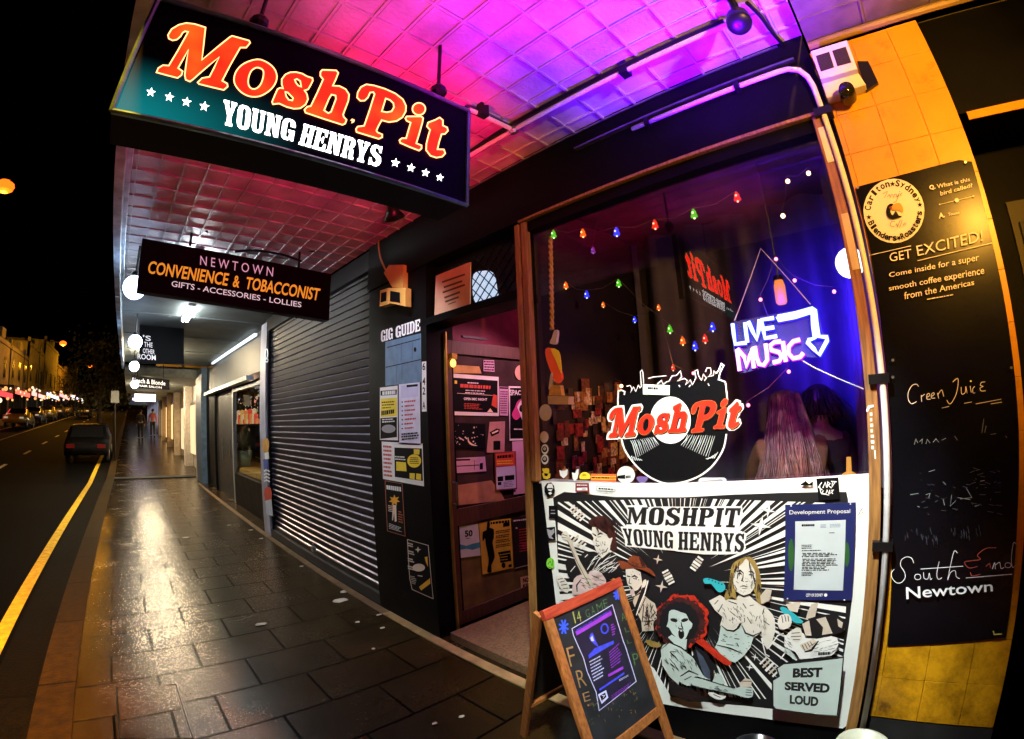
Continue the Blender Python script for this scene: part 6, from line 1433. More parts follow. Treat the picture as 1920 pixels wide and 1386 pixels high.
# singer with the huge dark red curls
hair = []
for i in range(44):
    t = 2*math.pi*i/44; k = 1+.05*math.sin(i*5.1)+.03*math.sin(i*2.3); hair.append((815+312*k*math.cos(t), 845+312*k*math.sin(t)))
P_(MRED, 'D', hair)
hair = []
for i in range(44):
    t = 2*math.pi*i/44; k = 1+.05*math.sin(i*4.3+1)+.04*math.sin(i*2.9); hair.append((795+300*k*math.cos(t), 860+296*k*math.sin(t)))
P_(DBRN, 'D', hair)
hair = []
for i in range(40):
    t = 2*math.pi*i/40; k = 1+.06*math.sin(i*3.7+1); hair.append((775+235*k*math.cos(t), 870+250*k*math.sin(t)))
P_(IB, 'D', hair)
for i in range(110):
    t = rr.uniform(0, 6.28); q = rr.uniform(.86, 1.02); x = 805+312*q*math.cos(t); y = 850+308*q*math.sin(t)
    if 640 < x < 930 and y > 720: continue
    L_(MRED if rr.random() < (.75 if math.cos(t+.7) > 0 else .2) else IB, 'D', [(x, y), (x+rr.uniform(-14, 14), y+rr.uniform(-14, 14)), (x+rr.uniform(-20, 20), y+rr.uniform(-20, 20))], rr.uniform(1, 2.2))
P_(MRED, 'D', [(970, 1090), (1060, 1060), (1140, 1130), (1230, 1210), (1400, 1340), (1330, 1370), (1180, 1260), (1060, 1160)], 2)
P_(TEAL, 'D', [(645, 1040), (690, 1010), (740, 1040), (800, 1080), (870, 1060), (860, 1180), (820, 1200), (720, 1120)])
P_(TEAL, 'D', [(660, 735), (720, 715), (800, 745), (860, 765), (895, 840), (935, 880), (920, 935), (900, 950), (880, 1000), (850, 1060), (800, 1085), (740, 1040), (690, 985), (655, 925), (628, 915), (640, 880), (650, 830)], 2)
P_(IB, 'D', [(672, 822), (720, 815), (758, 835), (745, 862), (690, 852)], 2); P_(IB, 'D', [(800, 838), (840, 815), (885, 822), (870, 848), (820, 862)], 2)
P_(IB, 'D', [(768, 970), (800, 945), (832, 970), (836, 1030), (805, 1062), (775, 1040)], 2); P_(IW, 'D', [(785, 962), (800, 955), (818, 965), (800, 972)])
for q, w in (([(800, 860), (808, 910), (825, 940)], 2.6), ([(765, 915), (775, 935), (790, 938)], 2), ([(770, 945), (800, 935), (830, 948)], 2)): L_(IB, 'D', q, w)
P_(TEAL, 'E', [(178, 540), (200, 500), (250, 480), (350, 520), (450, 600), (525, 690), (610, 770), (600, 800), (480, 770), (420, 725), (345, 770), (330, 850), (250, 790), (190, 680)])
P_(IB, 'E', [(240, 790), (340, 850), (440, 870), (520, 930), (540, 990), (420, 985), (260, 925)])
P_(IB, 'E', [(450, 600), (480, 520), (560, 560), (640, 680), (620, 800), (540, 760)])
P_(M('mural_navy', (.06, .08, .12), .5, noise=.4), 'E', [(480, 540), (540, 600), (600, 720), (600, 800), (550, 770), (510, 660)])
P_(TEAL, 'E', [(345, 770), (420, 720), (470, 735), (500, 760), (440, 790), (430, 850), (380, 840), (335, 810)], 2)
P_(TEAL, 'E', [(430, 785), (520, 790), (680, 838), (800, 875), (860, 860), (950, 868), (968, 890), (962, 945), (900, 952), (820, 925), (690, 905), (560, 878), (450, 845)], 2)
P_(TEAL, 'E', [(620, 810), (660, 740), (700, 760), (730, 830), (660, 850)]); P_(BEIG, 'E', [(850, 830), (900, 785), (960, 800), (950, 860), (860, 860)])
for q, w in (([(255, 560), (300, 600), (330, 640)], 2.4), ([(260, 555), (310, 560)], 2), ([(290, 655), (320, 710)], 2.2), ([(340, 640), (375, 690)], 2.2), ([(190, 680), (250, 780), (330, 845)], 3), ([(345, 770), (420, 722), (500, 755)], 3), ([(380, 800), (440, 770)], 2.4), ([(450, 848), (620, 892), (820, 928)], 2.6), ([(520, 785), (700, 842), (800, 872)], 2), ([(910, 885), (955, 890)], 1.8), ([(905, 905), (960, 910)], 1.8), ([(905, 928), (955, 932)], 1.8), ([(178, 540), (250, 478), (350, 520), (450, 600), (525, 690)], 2.2), ([(860, 810), (955, 812)], 1.8)): L_(IB, 'E', q, w)
P_(IW, 'E', [(580, 915), (620, 905), (680, 930), (740, 940), (700, 970), (640, 960)], 2); L_(IB, 'E', [(630, 925), (690, 950)], 2)
def hatch(v, c_, rx, ry, n_, ang, ln, w=1.0, mat=None):
    for i in range(n_):
        t = rr.uniform(0, 6.28); q = math.sqrt(rr.random()); x = c_[0]+rx*q*math.cos(t); y = c_[1]+ry*q*math.sin(t); t2 = R(ang+rr.uniform(-14, 14)); l_ = ln*rr.uniform(.4, 1.1)
        L_(mat or IB, v, [(x, y), (x+l_*.5*math.cos(t2)+2, y+l_*.5*math.sin(t2)), (x+l_*math.cos(t2), y+l_*math.sin(t2))], w*rr.uniform(.6, 1.5))
hatch('E', (290, 620), 90, 90, 34, 55, 46); hatch('E', (420, 650), 70, 40, 18, 60, 40); hatch('E', (680, 870), 170, 22, 22, 18, 40, .9)
hatch('D', (420, 760), 70, 130, 36, 75, 60, 1.1); hatch('D', (1420, 760), 230, 110, 40, 60, 44, .9); hatch('D', (1750, 820), 60, 120, 20, 80, 50, .9)
hatch('D', (270, 300), 80, 60, 14, 70, 24, .7); hatch('D', (280, 150), 100, 50, 20, 20, 40, .9); hatch('D', (1560, 420), 90, 90, 16, 70, 26, .7); hatch('C', (640, 740), 60, 80, 16, 65, 40, .8)
hatch('C', (520, 1110), 120, 70, 22, 30, 60, .9); hatch('C', (650, 960), 150, 90, 30, -35, 90, .8, IW); hatch('E', (1560, 520), 130, 60, 24, -20, 60, .8); hatch('D', (770, 900), 60, 120, 14, 75, 30, .6)
hatch('E', (1250, 470), 60, 50, 14, 40, 40, .8); hatch('E', (400, 920), 130, 40, 26, 10, 70, .8, DBRN)
# speech box and its words
P_(IB, 'E', [(1130, 800), (1185, 765), (1165, 700), (1225, 655), (1400, 620), (1750, 600), (1698, 1110), (1510, 1098), (1510, 1085), (1160, 1055), (1128, 1030)])
P_(M('mural_pale_teal', (.52, .62, .58), .5, noise=.1, scale=4), 'E', [(1142, 808), (1200, 772), (1180, 702), (1232, 668), (1738, 614), (1686, 1104), (1510, 1092), (1165, 1046), (1145, 1020)])
a.text(IB, 'BEST', *[px('E', q) for q in ((1312, 700), (1565, 692), (1560, 778), (1308, 782))], .05)
a.text(IB, 'SERVED', *[px('E', q) for q in ((1240, 815), (1630, 830), (1622, 915), (1240, 888))], .05)
a.text(IB, 'LOUD', *[px('E', q) for q in ((1285, 928), (1532, 945), (1525, 1030), (1283, 1005))], .05)
a.build('artwork', pn)
def st2(label, fn, view): return sticker(label, fn, view, XPN, .012)
st2('bearded portrait sticker at the top left corner of the mural panel', lambda a: a.poly(INK, [(60, 180), (60, 130), (85, 90), (130, 82), (160, 115), (170, 170), (150, 220), (95, 235)]).poly(PAPER, [(85, 130), (100, 95), (140, 95), (152, 140), (130, 175), (100, 165)]).poly(INK, [(92, 140), (145, 138), (145, 152), (95, 154)]).poly(PAPER, [(100, 190), (125, 180), (140, 195), (115, 210)]), 'C')
st2('dark red square sticker on the top margin of the mural panel', lambda a: a.poly(M('dark_red_paper', (.2, .02, .03)), [(382, 85), (522, 88), (528, 180), (382, 176)]).rows(PAPER, (395, 100), (510, 102), (510, 120), (395, 118), 1, .6).poly(PAPER, [(398, 138), (505, 135), (508, 165), (396, 165)]).rows(INK, (450, 142), (500, 140), (500, 160), (450, 160), 1, .5), 'C')
st2('white outlined name sticker on the top margin of the mural panel', lambda a: a.line(M('grey_blue_ink', (.2, .25, .35), .6), [(605, 120), (795, 130), (792, 178), (602, 165)], 4, True).rows(INK, (620, 132), (782, 142), (780, 168), (618, 158), 1, .6, .05), 'C')
st2('black square sticker high on the left margin of the mural panel', lambda a: a.poly(INK, [(105, 325), (195, 322), (200, 455), (108, 452)]).rows(GRP, (125, 355), (175, 355), (175, 420), (125, 420), 2, .3), 'C')
st2('black and white skull sticker lower on the left margin of the mural panel', lambda a: a.poly(INK, [(75, 552), (170, 542), (178, 685), (92, 692)]).poly(GRP, [(85, 565), (130, 580), (160, 560), (165, 600), (130, 640), (155, 670), (110, 660), (95, 620)]), 'C')
st2('bright green round sticker on the left margin of the mural panel', lambda a: a.disc(M('green_sticker', (.2, .6, .05), .5), (122, 922), 42, 58).line(INK, [(95, 935), (120, 900), (140, 950), (150, 880)], 6).line(INK, [(100, 960), (140, 975)], 6), 'C')
st2('black square brush script sticker at the top right of the mural panel', lambda a: (a.poly(INK, [(1168, 42), (1395, 30), (1412, 250), (1190, 272)]), [a.line(PAPER, q, 9) for q in ([(1225, 80), (1190, 130), (1230, 160)], [(1235, 140), (1260, 80), (1275, 135)], [(1280, 135), (1285, 75), (1310, 95), (1290, 110), (1325, 140)], [(1335, 80), (1330, 130), (1360, 80), (1345, 75)], [(1320, 70), (1380, 75)], [(1240, 165), (1225, 200), (1260, 205)], [(1265, 205), (1280, 160), (1300, 205)], [(1305, 160), (1310, 200)], [(1320, 165), (1345, 160), (1325, 185), (1340, 200)], [(1200, 110), (1215, 190), (1300, 215)])]), 'G')
st2('small black mountain shaped sticker near the top right of the mural panel', lambda a: a.poly(INK, [(1000, 105), (1055, 65), (1090, 98), (1135, 70), (1130, 115), (1010, 112)]), 'G')
st2('thin black scrawl on the right margin of the mural panel', lambda a: a.line(INK, [(1605, 425), (1625, 380), (1648, 350)], 8), 'G')
# development proposal notice
dv = thing('development_notice', 'dark blue Development Proposal notice fixed over the right of the mural', 'notice', (1.86, .25, .95))
XD = 1.856
NAVY = M('navy_board', (.012, .018, .10), .4, noise=.15)
MB().prism([at(*px('G', q), 0, XD) for q in ((843, 315), (1578, 290), (1536, 1306), (825, 1300))], (.006, 0, 0)).build('board', NAVY, dv)
a = Art((XD, 0, 1), NX, 'G', .0008)
a.disc(M('dark_green_print', (.02, .09, .02), .5), (905, 835), 32, 170); a.disc(M('dark_green_print', (.02, .09, .02)), (1485, 830), 28, 130)
a.poly(M('letter_paper', (.50, .56, .58), .6, noise=.05), [(948, 487), (1473, 470), (1443, 1205), (932, 1196)])
a.text(PAPER, 'Development Proposal', (888, 372), (1520, 358), (1518, 412), (888, 428))
a.text(PAPER, 'CITY OF SYDNEY', (1060, 1238), (1238, 1236), (1236, 1268), (1060, 1272), .02); a.disc(PAPER, (1265, 1253), 17)
a.rows(INK, (1015, 515), (1150, 512), (1150, 540), (1015, 543), 1, .8, .02); a.rows(M('grey_blue_ink', (.2, .25, .35)), (1210, 515), (1272, 513), (1272, 555), (1210, 557), 3, .5, .1); a.rows(M('grey_blue_ink', (.2, .25, .35)), (1305, 512), (1420, 508), (1420, 550), (1305, 553), 3, .5, .1)
a.rows(INK, (1300, 600), (1360, 598), (1360, 612), (1300, 613), 1, .6, .05)
for y, n_, w_ in ((728, 3, 130), (783, 1, 210), (812, 3, 370), (872, 5, 380), (955, 3, 300), (1010, 3, 120)): a.rows(INK, (1012, y), (1012+w_, y-4), (1012+w_, y+n_*16-4), (1012, y+n_*16), n_, .5, .2)
for q in ((905, 325), (1522, 305), (868, 1290), (1458, 1303)): a.disc(PAPER, q, 8)
a.build('print', dv)

# ------------------------------------------------------------------ A-frame chalkboard
af = thing('chalkboard_easel', 'orange timber A-frame chalkboard with a lit purple poster standing on the footpath', 'A-frame sign', (1.5, 1.0, 0))
ht = .76; hb = 1.379
def dd(x, y, h): d = ray(x, y); return EYE + d*(-h/d.z)
T1 = dd(1018, 1145, ht); T2 = dd(1163, 1082, ht); B2 = dd(1243, 1338, hb)
wv = (T2-T1); dn = (B2-T2); wv.z = 0
dn -= wv.normalized()*dn.dot(wv.normalized())*.6
B1 = T1+dn; B2 = T2+dn
nrm = wv.cross(dn).normalized()
if nrm.y > 0: nrm = -nrm
wn_ = wv.normalized(); dn_ = dn.normalized()
def fbar(p, q, w, t, mb): return mb.bar(p, q, w, t, nrm)
def obx(mb, o, e1, l1, e2, l2, th):
    vs = [o+e1*i+e2*j-nrm*k for i in l1 for j in l2 for k in th]
    return mb.add(vs, [(0, 1, 3, 2), (4, 6, 7, 5), (0, 4, 5, 1), (2, 3, 7, 6), (0, 2, 6, 4), (1, 5, 7, 3)])
Wd_, Ld_ = wv.length, dn.length
ext = Ld_ + B1.z/(-dn_.z)
mb = MB(); obx(mb, T1, wn_, (0, .042), dn_, (.0435, ext), (0, .022)).build('stile', ORWOOD, af, bevel=.003)
mb = MB(); obx(mb, T1, wn_, (Wd_-.042, Wd_), dn_, (.0435, ext), (0, .022)).build('stile', ORWOOD, af, bevel=.003)
REDW2 = wood('red_stained_timber', (.30, .02, .01), (.50, .07, .02), 0)
mb = MB(); obx(mb, T1, wn_, (0, Wd_), dn_, (0, .043), (-.002, .026)).build('top_rail', REDW2, af, bevel=.003)
mb = MB(); obx(mb, T1, wn_, (.0425, Wd_-.0425), dn_, (Ld_-.045, Ld_), (.001, .021)).build('bottom_rail', ORWOOD, af, bevel=.003)
mb = MB(); obx(mb, T1, wn_, (.0425, Wd_-.0425), dn_, (.0435, Ld_-.0455), (.010, .016)).build('chalkboard', M('chalkboard_black', (.012, .013, .016), .55, noise=.5, scale=12), af)
rl = dd(982, 1380, 1.6); rl2 = rl+wv
mb = MB(); mb.bar(T1-nrm*.03+Vector((0, 0, -.01)), rl, .04, .02, wn_).build('rear_leg', ORWOOD, af, bevel=.003)
mb = MB(); mb.bar(T2-nrm*.03+Vector((0, 0, -.01)), rl2, .04, .02, wn_).build('rear_leg', ORWOOD, af, bevel=.003)
mb = MB(); mb.bar(rl+(T1-rl)*.3, rl2+(T2-rl2)*.3, .03, .018).build('rear_rail', ORWOOD, af)
mb = MB(); q_ = T1-nrm*.034+Vector((0, 0, -.05)); mb.add([q_, q_+wv, rl2+(T2-rl2)*.32-nrm*.01, rl+(T1-rl)*.32-nrm*.01], [(0, 1, 2, 3)]).build('rear_board', M('board_back', (.02, .015, .012), .7), af)
BP = T1-nrm*.010
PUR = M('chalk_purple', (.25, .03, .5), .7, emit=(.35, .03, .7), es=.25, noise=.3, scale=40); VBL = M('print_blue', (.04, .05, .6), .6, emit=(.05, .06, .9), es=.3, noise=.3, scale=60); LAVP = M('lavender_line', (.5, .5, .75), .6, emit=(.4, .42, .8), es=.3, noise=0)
a = Art(BP, nrm, 'H', .0005)
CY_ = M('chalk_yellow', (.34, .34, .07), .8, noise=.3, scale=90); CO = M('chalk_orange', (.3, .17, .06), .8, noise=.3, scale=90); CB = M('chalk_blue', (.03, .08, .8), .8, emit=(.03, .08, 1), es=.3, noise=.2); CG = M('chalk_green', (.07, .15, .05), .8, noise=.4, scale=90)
for st_ in ((412, 490, 50), (838, 232, 38)):
    for k_ in range(4):
        t = R(20+k_*45); dx, dy = st_[2]*math.cos(t)*.8, st_[2]*1.2*math.sin(t); a.line(CB, [(st_[0]-dx, st_[1]-dy), (st_[0]+dx, st_[1]+dy)], 14)
for s_, mt, q in (('1', CY_, (480, 370, 492, 462)), ('4', CY_, (505, 365, 540, 450)), ('G', CG, (580, 350, 612, 415)), ('A', CG, (622, 325, 655, 392)), ('M', CG, (668, 300, 715, 365)), ('E', CG, (722, 270, 755, 335)),
               ('F', CO, (430, 650, 485, 800)), ('R', CO, (505, 830, 570, 965)), ('E', CO, (560, 1010, 615, 1080)), ('E', CO, (600, 1100, 650, 1115)), ('A', CG, (862, 380, 900, 440)), ('L', CG, (895, 490, 930, 530)), ('L', CG, (915, 590, 950, 620)), ('P', CG, (955, 700, 1000, 790))):
    x0, y0, x1, y1 = q; sl_ = (x1-x0)*.4; a.text(mt, s_, (x0, y0+sl_*.5), (x1, y0-sl_*.3), (x1+(y1-y0)*.2, y1-sl_*.3), (x0+(y1-y0)*.25, y1+sl_*.5), -.01)
for i in range(40): 
    x = rr.uniform(620, 1000); y = 1180-(x-620)*.35+rr.uniform(-70, 130); a.line(CG if i % 2 else CO, [(x, y), (x+rr.uniform(-12, 18), y-rr.uniform(2, 30))], rr.uniform(2, 4))
a.build('chalk_writing', af)
a = Art(BP, nrm, 'H', .0022)
a.poly(M('poster_black', (.012, .008, .03), .5, noise=.2), [(478, 505), (800, 315), (885, 600), (905, 650), (990, 925), (695, 1158), (670, 1010), (600, 850), (570, 740), (490, 560)])
a.line(LAVP, [(478, 505), (800, 315), (885, 600), (905, 650), (990, 925), (695, 1158), (670, 1010), (600, 850), (570, 740), (490, 560)], 6, True)
a.poly(PUR, [(505, 530), (790, 362), (795, 395), (515, 560)]); a.rows(VBL, (505, 515), (785, 350), (787, 362), (508, 528), 1, .4, .05)
a.line(VBL, [(738+28*math.cos(t*.628), 505+38*math.sin(t*.628)) for t in range(10)], 12, True)
a.poly(VBL, [(615, 580), (640, 535), (665, 600), (690, 650), (650, 625)], sm=2); a.poly(LAVP, [(625, 580), (640, 560), (655, 605), (632, 605)])
a.rows(PUR, (785, 470), (820, 455), (832, 550), (800, 565), 5, .5); a.poly(VBL, [(610, 715), (660, 660), (810, 600), (812, 625), (700, 690), (612, 745)])
for q, n_, mt in (([(612, 760), (715, 705), (745, 880), (650, 935)], 7, LAVP), ([(770, 690), (855, 610), (885, 760), (790, 830)], 7, PUR)): a.rows(mt, *q, n_, .35, .25)
a.poly(PUR, [(765, 870), (885, 805), (888, 825), (770, 890)]); a.poly(VBL, [(695, 985), (895, 850), (895, 868), (700, 1000)]); a.rows(LAVP, (850, 910), (935, 865), (938, 880), (852, 928), 2, .4); a.rows(PUR, (785, 1040), (960, 920), (965, 960), (790, 1080), 3, .3)
a.poly(LAVP, [(685, 1030), (750, 995), (768, 1055), (715, 1105)]); a.poly(INK, [(700, 1040), (742, 1015), (752, 1050), (715, 1082)]); a.line(LAVP, [(715, 1040), (738, 1035), (728, 1055)], 5)
a.build('poster', af)

# ------------------------------------------------------------------ menu board on the yellow pilaster
mn = thing('menu_board', 'tall black coffee menu blackboard on the yellow pilaster with round white logo', 'menu board', (1.875, -.24, 1.5))
XM = 1.872
BB = M('menu_black', (.003, .003, .005), .27, noise=.2, scale=3, spec=.2)
MB().prism([at(*q, 0, XM) for q in ((1604, 352), (1612, 349), (1798, 300), (1822, 303), (1862, 460), (1895, 640), (1910, 800), (1908, 960), (1886, 1196), (1664, 1211), (1672, 1000), (1672, 850), (1655, 640), (1630, 460))], (.007, 0, 0)).build('board', BB, mn)
a = Art((XM, 0, 1.5), NX, 'N', .001)
a.disc(PAPER, (385, 472), 256, 270)
def arc_text(s, c_, rx, ry, t0, t1, size, inward=False, mat=INK):
    n_ = len(s)
    for i, ch in enumerate(s):
        if ch == ' ': continue
        t = R(t0+(t1-t0)*(i+.5)/n_); cx, cy = c_[0]+rx*math.cos(t), c_[1]+ry*math.sin(t)
        ux, uy = -math.sin(t), math.cos(t); ox, oy = math.cos(t), math.sin(t)
        if inward: ux, uy, ox, oy = -ux, -uy, -ox, -oy
        if ch == '*': a.star(mat, (cx, cy), size*.5, 5, .42, math.degrees(t)); continue
        w = size*(.24 if ch in 'lti' else .36); h = size*(.55 if ch in 'lthdkBCSR' else .42); k_ = -h if True else 0
        base = (cx-ox*size*.4, cy-oy*size*.4)
        q = [(base[0]-ux*w+ox*2*h, base[1]-uy*w+oy*2*h), (base[0]+ux*w+ox*2*h, base[1]+uy*w+oy*2*h), (base[0]+ux*w, base[1]+uy*w), (base[0]-ux*w, base[1]-uy*w)]
        a.text(mat, ch, *q, .03)
arc_text('Carlton*Sydney', (385, 472), 212, 226, 180, 342, 50)
a.star(INK, (602, 420), 24, 5, .42); a.star(INK, (175, 525), 24, 5, .42)
arc_text('Blenders*Roasters', (385, 472), 218, 232, 158, 0, 48, True)
def script(mat, pts, w, sm=4): a.line(mat, pts, w, sm=sm)
GRI = M('grey_script', (.2, .22, .28), .6)
for q in ([(290, 330), (330, 310), (305, 360)], [(330, 355), (345, 335), (350, 350)], [(352, 362), (365, 335), (378, 340)], [(380, 362), (392, 332), (402, 335)], [(405, 330), (415, 352), (430, 325), (405, 390), (380, 400)], [(435, 305), (430, 315)], [(455, 320), (440, 332), (448, 345)]): script(GRI, q, 5)
for q in ([(395, 560), (365, 562), (355, 595), (390, 605)], [(400, 595), (410, 580), (415, 600)], [(440, 545), (425, 580), (415, 610)], [(455, 545), (445, 580), (432, 610)], [(460, 595), (475, 570), (465, 590)], [(475, 590), (490, 570)]): script(GRI, q, 5)
# bird emblem
a.poly(INK, [(320, 480), (330, 430), (360, 410), (385, 420), (360, 440), (355, 480), (375, 510), (400, 470), (425, 510), (455, 515), (420, 530), (370, 542), (335, 525)], sm=2)
a.poly(M('beak_orange', (.75, .32, .02), .5), [(380, 418), (430, 405), (458, 440), (460, 485), (420, 460), (385, 465), (365, 450)], sm=2); a.disc(M('dark_red_paper', (.2, .02, .03)), (358, 445), 12)
CW = M('menu_white', (.80, .80, .80), .6, noise=.05)
a.text(CW, 'Q.', (680, 258), (728, 248), (735, 292), (685, 302), .04)
a.text(CW, 'What is this', (742, 250), (1020, 192), (1022, 222), (748, 285), .01); a.text(CW, 'bird called?', (772, 308), (1040, 240), (1045, 272), (776, 345), .01)
a.line(CW, [(768, 418), (1052, 348)], 3); a.disc(CW, (912, 383), 18); a.disc(CW, (1052, 348), 8); a.disc(CW, (768, 418), 6)
a.text(CW, 'A.', (758, 490), (808, 482), (812, 525), (762, 538), .04); a.text(CW, 'Toucan', (838, 490), (932, 475), (935, 495), (840, 515), .01)
a.line(CW, [(178, 845), (528, 765)], 6); a.line(CW, [(582, 890), (1207, 740)], 6)
a.text(CW, 'GET', (345, 828), (528, 788), (535, 865), (352, 900)); a.text(CW, 'EXCITED!', (570, 765), (1125, 630), (1130, 725), (585, 852))
a.text(CW, 'Come inside for a super', (342, 990), (1098, 828), (1100, 905), (348, 1040), .008)
a.text(CW, 'smooth coffee experience', (340, 1100), (1140, 935), (1146, 1018), (346, 1155), .008)
a.text(CW, 'from the Americas', (468, 1155), (1055, 1045), (1058, 1092), (472, 1215), .008)
a.rows(CW, (655, 1208), (888, 1165), (890, 1180), (657, 1222), 1, .6, .02)
for q in ((80, 275), (985, 62)): a.disc(STEEL, q, 12)
a.build('printed_lettering', mn)
a = Art((XM, 0, 1.5), NX, 'Q', .001)
CH = M('chalk_white', (.88, .9, .9), .9, noise=.1, scale=120)
for q in ([(440, 985), (415, 962), (370, 980), (335, 1050), (338, 1120), (370, 1158), (420, 1135)], [(465, 1070), (470, 1138)], [(470, 1085), (500, 1062)], [(520, 1095), (550, 1075), (545, 1055), (525, 1065), (522, 1110), (560, 1112)], [(570, 1085), (595, 1065), (590, 1048), (570, 1060), (568, 1100), (605, 1100)], [(628, 1050), (640, 1105)], [(634, 1065), (670, 1020), (690, 1085)], [(780, 940), (828, 905), (835, 960), (815, 1060), (775, 1140), (745, 1158), (722, 1120)], [(865, 990), (870, 1060), (905, 1045), (910, 985)], [(912, 985), (925, 1055)], [(955, 980), (965, 1045)], [(1000, 985), (980, 1010), (985, 1050), (1005, 1048)], [(1105, 940), (1068, 945), (1058, 975), (1085, 985), (1055, 1000), (1065, 1030), (1110, 1028)]): a.line(CH, q, 7, sm=4)
a.disc(CH, (962, 932), 9)
for q in ([(672, 1200), (745, 1185)], [(895, 1155), (970, 1140)], [(1010, 1160), (1265, 1112)], [(1160, 1160), (1270, 1142)]): a.line(CH, q, 5)
a.view = 'R'
for q in ([(250, 360), (255, 340), (262, 355)], [(268, 350), (278, 340), (276, 358)], [(290, 358), (295, 342), (305, 355)], [(315, 352), (325, 340), (335, 352)], [(345, 345), (360, 338)], [(485, 320), (492, 270)], [(495, 318), (500, 295)], [(515, 325), (535, 322)], [(390, 330), (400, 345)], [(568, 330), (572, 336)], [(235, 535), (265, 530)], [(290, 535), (305, 530), (300, 545)], [(350, 550), (355, 572)], [(380, 535), (375, 575), (395, 555)], [(430, 510), (450, 545), (410, 550)], [(460, 575), (475, 572)], [(300, 455), (322, 448)], [(480, 488), (495, 485)], [(260, 575), (268, 578)], [(350, 490), (360, 500)], [(400, 545), (445, 552)]): a.line(M('smudged_chalk', (.25, .32, .34), .9, noise=.4, scale=90), q, 1.8)
for i in range(46):
    x = rr.uniform(240, 540); y = rr.uniform(440, 600); a.line(M('faint_chalk', (.07, .08, .10), .9), [(x, y), (x+rr.uniform(2, 22), y+rr.uniform(-8, 8))], 1.4)
for i in range(34):
    x = rr.uniform(205, 480); y = 655-(x-205)*.06+rr.uniform(0, 45); a.line(M('faint_chalk', (.07, .08, .10), .9), [(x, y), (x+rr.uniform(1, 6), y+rr.uniform(6, 26))], 1)
for q in ([(248, 774), (240, 756), (222, 752), (205, 762), (202, 782), (214, 802), (218, 822), (206, 840), (188, 842), (173, 826), (170, 808), (180, 794)], [(273, 822), (269, 829), (261, 831), (253, 828), (251, 821), (254, 814), (262, 812), (270, 815), (272, 823)], [(282, 806), (284, 826), (297, 828), (302, 808), (306, 830), (312, 826)], [(336, 768), (328, 812), (334, 830), (346, 824)], [(400, 738), (388, 733), (374, 790), (366, 832), (376, 806), (392, 800), (396, 820), (408, 828)], [(272, 794), (420, 784)]): a.line(CH, q, 2.1, sm=4)
CR = M('chalk_red', (.60, .10, .06), .9, noise=.3, scale=90)
for q in ([(535, 720), (500, 722), (470, 745), (480, 760), (450, 765), (425, 770), (440, 790), (470, 785)], [(500, 785), (512, 775), (515, 790)], [(445, 805), (452, 818), (480, 812)]): a.line(CR, q, 1.9, sm=4)
for q in ([(522, 794), (530, 772), (532, 794)], [(533, 780), (547, 771), (552, 792), (563, 788)], [(588, 781), (584, 787), (576, 789), (568, 787), (566, 780), (569, 774), (577, 772), (585, 775), (587, 782)], [(606, 708), (595, 704), (588, 758), (592, 788), (604, 780)], [(430, 825), (590, 812)]): a.line(CH, q, 1.9, sm=4)
a.text(CH, 'Newtown', (220, 858), (522, 835), (524, 872), (222, 900), .012)
a.line(M('yellow_chalk', (.6, .5, .05), .8), [(525, 1010), (528, 1022), (555, 1020)], 4)
for q in ((175, 125), (588, 92), (175, 66)): a.disc(STEEL, q, 5)
a.build('chalk_writing', mn)
mbk = Art((1.842, 0, 1.4), NX, 'R', .002)
mbk.line(CHALK, [(108, 225), (92, 228), (84, 245)], 8); mbk.rows(CHALK, (94, 245), (104, 244), (112, 380), (100, 380), 7, .6, .3); mbk.line(CHALK, [(112, 380), (114, 410)], 4)
tag(mbk.build('marker_scrawl'), 'white paint marker scrawl on the right window jamb', 'graffiti')

# ------------------------------------------------------------------ pots, stickers on the pale pilaster, litter
t = thing('plant_pot', 'pale ceramic pot with dark soil at the foot of the white conduit', 'pot', (1.66, -.02, 0))
rim = dd(1625, 1362, 1.6-.33)
pc = Vector((1.70, -.02, 0))
MB().lathe([(0, .0), (.07, 0), (.085, .1), (.098, .31), (.106, .315), (.106, .335), (.094, .335), (.088, .27), (0, .27)], pc, 28).build('pot_body', M('pale_ceramic', (.5, .52, .40), .35, noise=.2, scale=8), t, True)
MB().lathe([(0, .285), (.06, .28), (.089, .273)], pc, 16).build('soil', M('soil', (.02, .025, .012), .9, noise=.5, bump=1), t, True)
t = thing('dog_bowl', 'black round bowl on the ground below the mural panel', 'bowl', (1.62, .35, 0))
MB().lathe([(0, .01), (.10, .0), (.12, .02), (.105, .10), (.098, .10), (.09, .03), (0, .025)], (1.68, .38, .13), 24).lathe([(.10, 0), (.10, .13), (.06, .13)], (1.68, .38, 0), 20).build('bowl', M('glossy_black', (.01, .011, .013), .2), t, True)
for lab, pts in (('tall skater poster strip on the pale pilaster beside the shutter', 'a'), ('lower red and blue poster strip on the pale pilaster', 'b')):
    A_ = Art((1.89, 0, 1), NX, 'Ab', .0015)
    if pts == 'a':
        A_.poly(M('orange_skin_print', (.6, .28, .05), .6, noise=.3), [(418, 835), (440, 825), (455, 845), (450, 900), (430, 912), (416, 890)], sm=2); A_.poly(M('blue_print', (.05, .08, .35), .6), [(420, 950), (445, 940), (452, 1000), (424, 1010)]); A_.poly(PAPER, [(428, 912), (452, 905), (456, 945), (432, 950)])
        for i in range(4): A_.line(PAPER, [(425, 1020+i*20), (440, 1012+i*20), (460, 1022+i*20)], 8)
    else:
        A_.poly(M('red_print', (.6, .06, .03)), [(428, 1122), (465, 1118), (470, 1185), (432, 1195)], sm=2); A_.poly(M('blue_white_paper', (.5, .56, .68)), [(432, 1195), (470, 1185), (478, 1285), (440, 1275)])
    tag(A_.build('pasted_poster'), lab, 'poster')
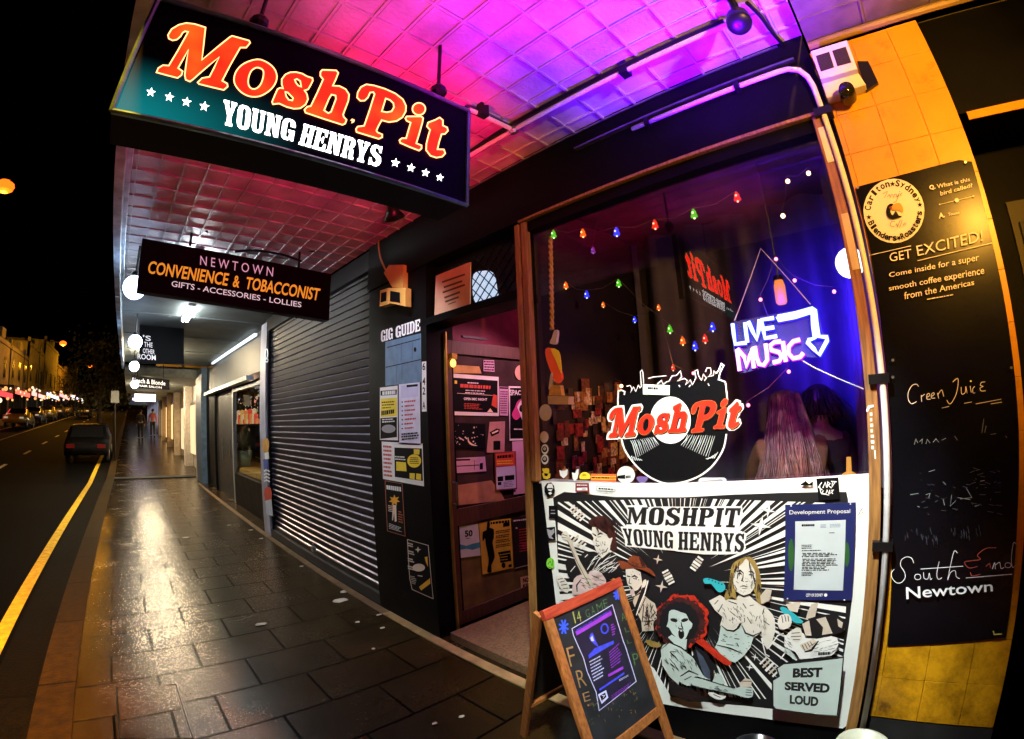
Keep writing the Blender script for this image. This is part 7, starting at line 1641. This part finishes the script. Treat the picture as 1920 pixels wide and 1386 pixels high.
A_ = Art((1.89, 0, 2), NX, 'Ab', .0015); A_.line(PAPER, [(440+8*math.cos(t*.7), 325+28*math.sin(t*.7)) for t in range(9)], 6, True); A_.line(PAPER, [(441+9*math.cos(t*.7), 365+10*math.sin(t*.7)) for t in range(9)], 6, True)
tag(A_.build('painted_number'), 'white painted figures on the pale pilaster beside the shutter', 'house number')
t = thing('potted_plant', 'pale green pot with a leafy plant in the lit shop window', 'potted plant', (2.42, 10.5, .7))
MB().lathe([(0, .70), (.13, .70), (.18, 1.05), (.165, 1.05), (.15, .98), (0, .98)], (2.42, 10.5, 0), 18).build('pot_body', M('pale_green_pot', (.35, .5, .35), .5), t, True)
mb = MB()
for i in range(40):
    q = rr.uniform(0, 6.28); L = rr.uniform(.2, .5); z_ = 1.0+rr.uniform(.1, .55); e = Vector((2.42+L*.5*math.cos(q), 10.5+L*.5*math.sin(q), z_)); b_ = Vector((2.42, 10.5, 1.0)); s_ = Vector((-math.sin(q), math.cos(q), 0))*.03; m_ = (b_+e)/2+Vector((0, 0, .08))
    mb.add([b_, m_-s_, e, m_+s_], [(0, 1, 2, 3)])
mb.build('foliage', M('dim_leaves', (.08, .12, .04), .5, noise=.4), t)
t = thing('shop_display', 'row of small coloured goods on a shelf in the lit plant shop window', 'shelf display', (2.9, 12, 1.6))
MB().box(2.75, 3.05, 10.8, 13.25, 1.60, 1.63).build('board', DOORF, t)
for i in range(16): MB().lathe([(0, 1.63), (.055, 1.63), (.055, 1.63+.1+.12*(i % 3)), (0, 1.66+.1+.12*(i % 3))], (2.85, 10.9+i*.145, 0), 8).build('jar', glow('jar_%d' % (i % 4), [(1, .3, .1), (1, .1, .05), (1, .7, .4), (.9, .5, .1)][i % 4], .8), t)
SC = M('scrap_paper', (.55, .52, .42), .8, emit=(1, .9, .7), es=.0)
for i, (x, y, r) in enumerate(((489, 1171, 7), (638, 1126, 10), (645, 1110, 6), (711, 1153, 4), (670, 1167, 4), (717, 1178, 4), (866, 1344, 4), (815, 1357, 4), (470, 994, 3), (489, 1010, 3), (565, 1062, 3), (350, 1008, 5), (700, 1217, 3), (430, 985, 3))):
    p = at(x, y, 2, .004); s_ = r*.0016*(p-EYE).length
    mb = MB(); n_ = 9; ring = [p+Vector((s_*math.cos(6.28*k_/n_)*rr.uniform(.7, 1.2), s_*.7*math.sin(6.28*k_/n_)*rr.uniform(.7, 1.2), rr.uniform(0, .002))) for k_ in range(n_)]
    mb.prism(ring, (0, 0, .002)); tag(mb.build('paper_scrap', SC), 'small pale scrap or blob of chewing gum on the dark paving', 'litter', 'litter on the paving')
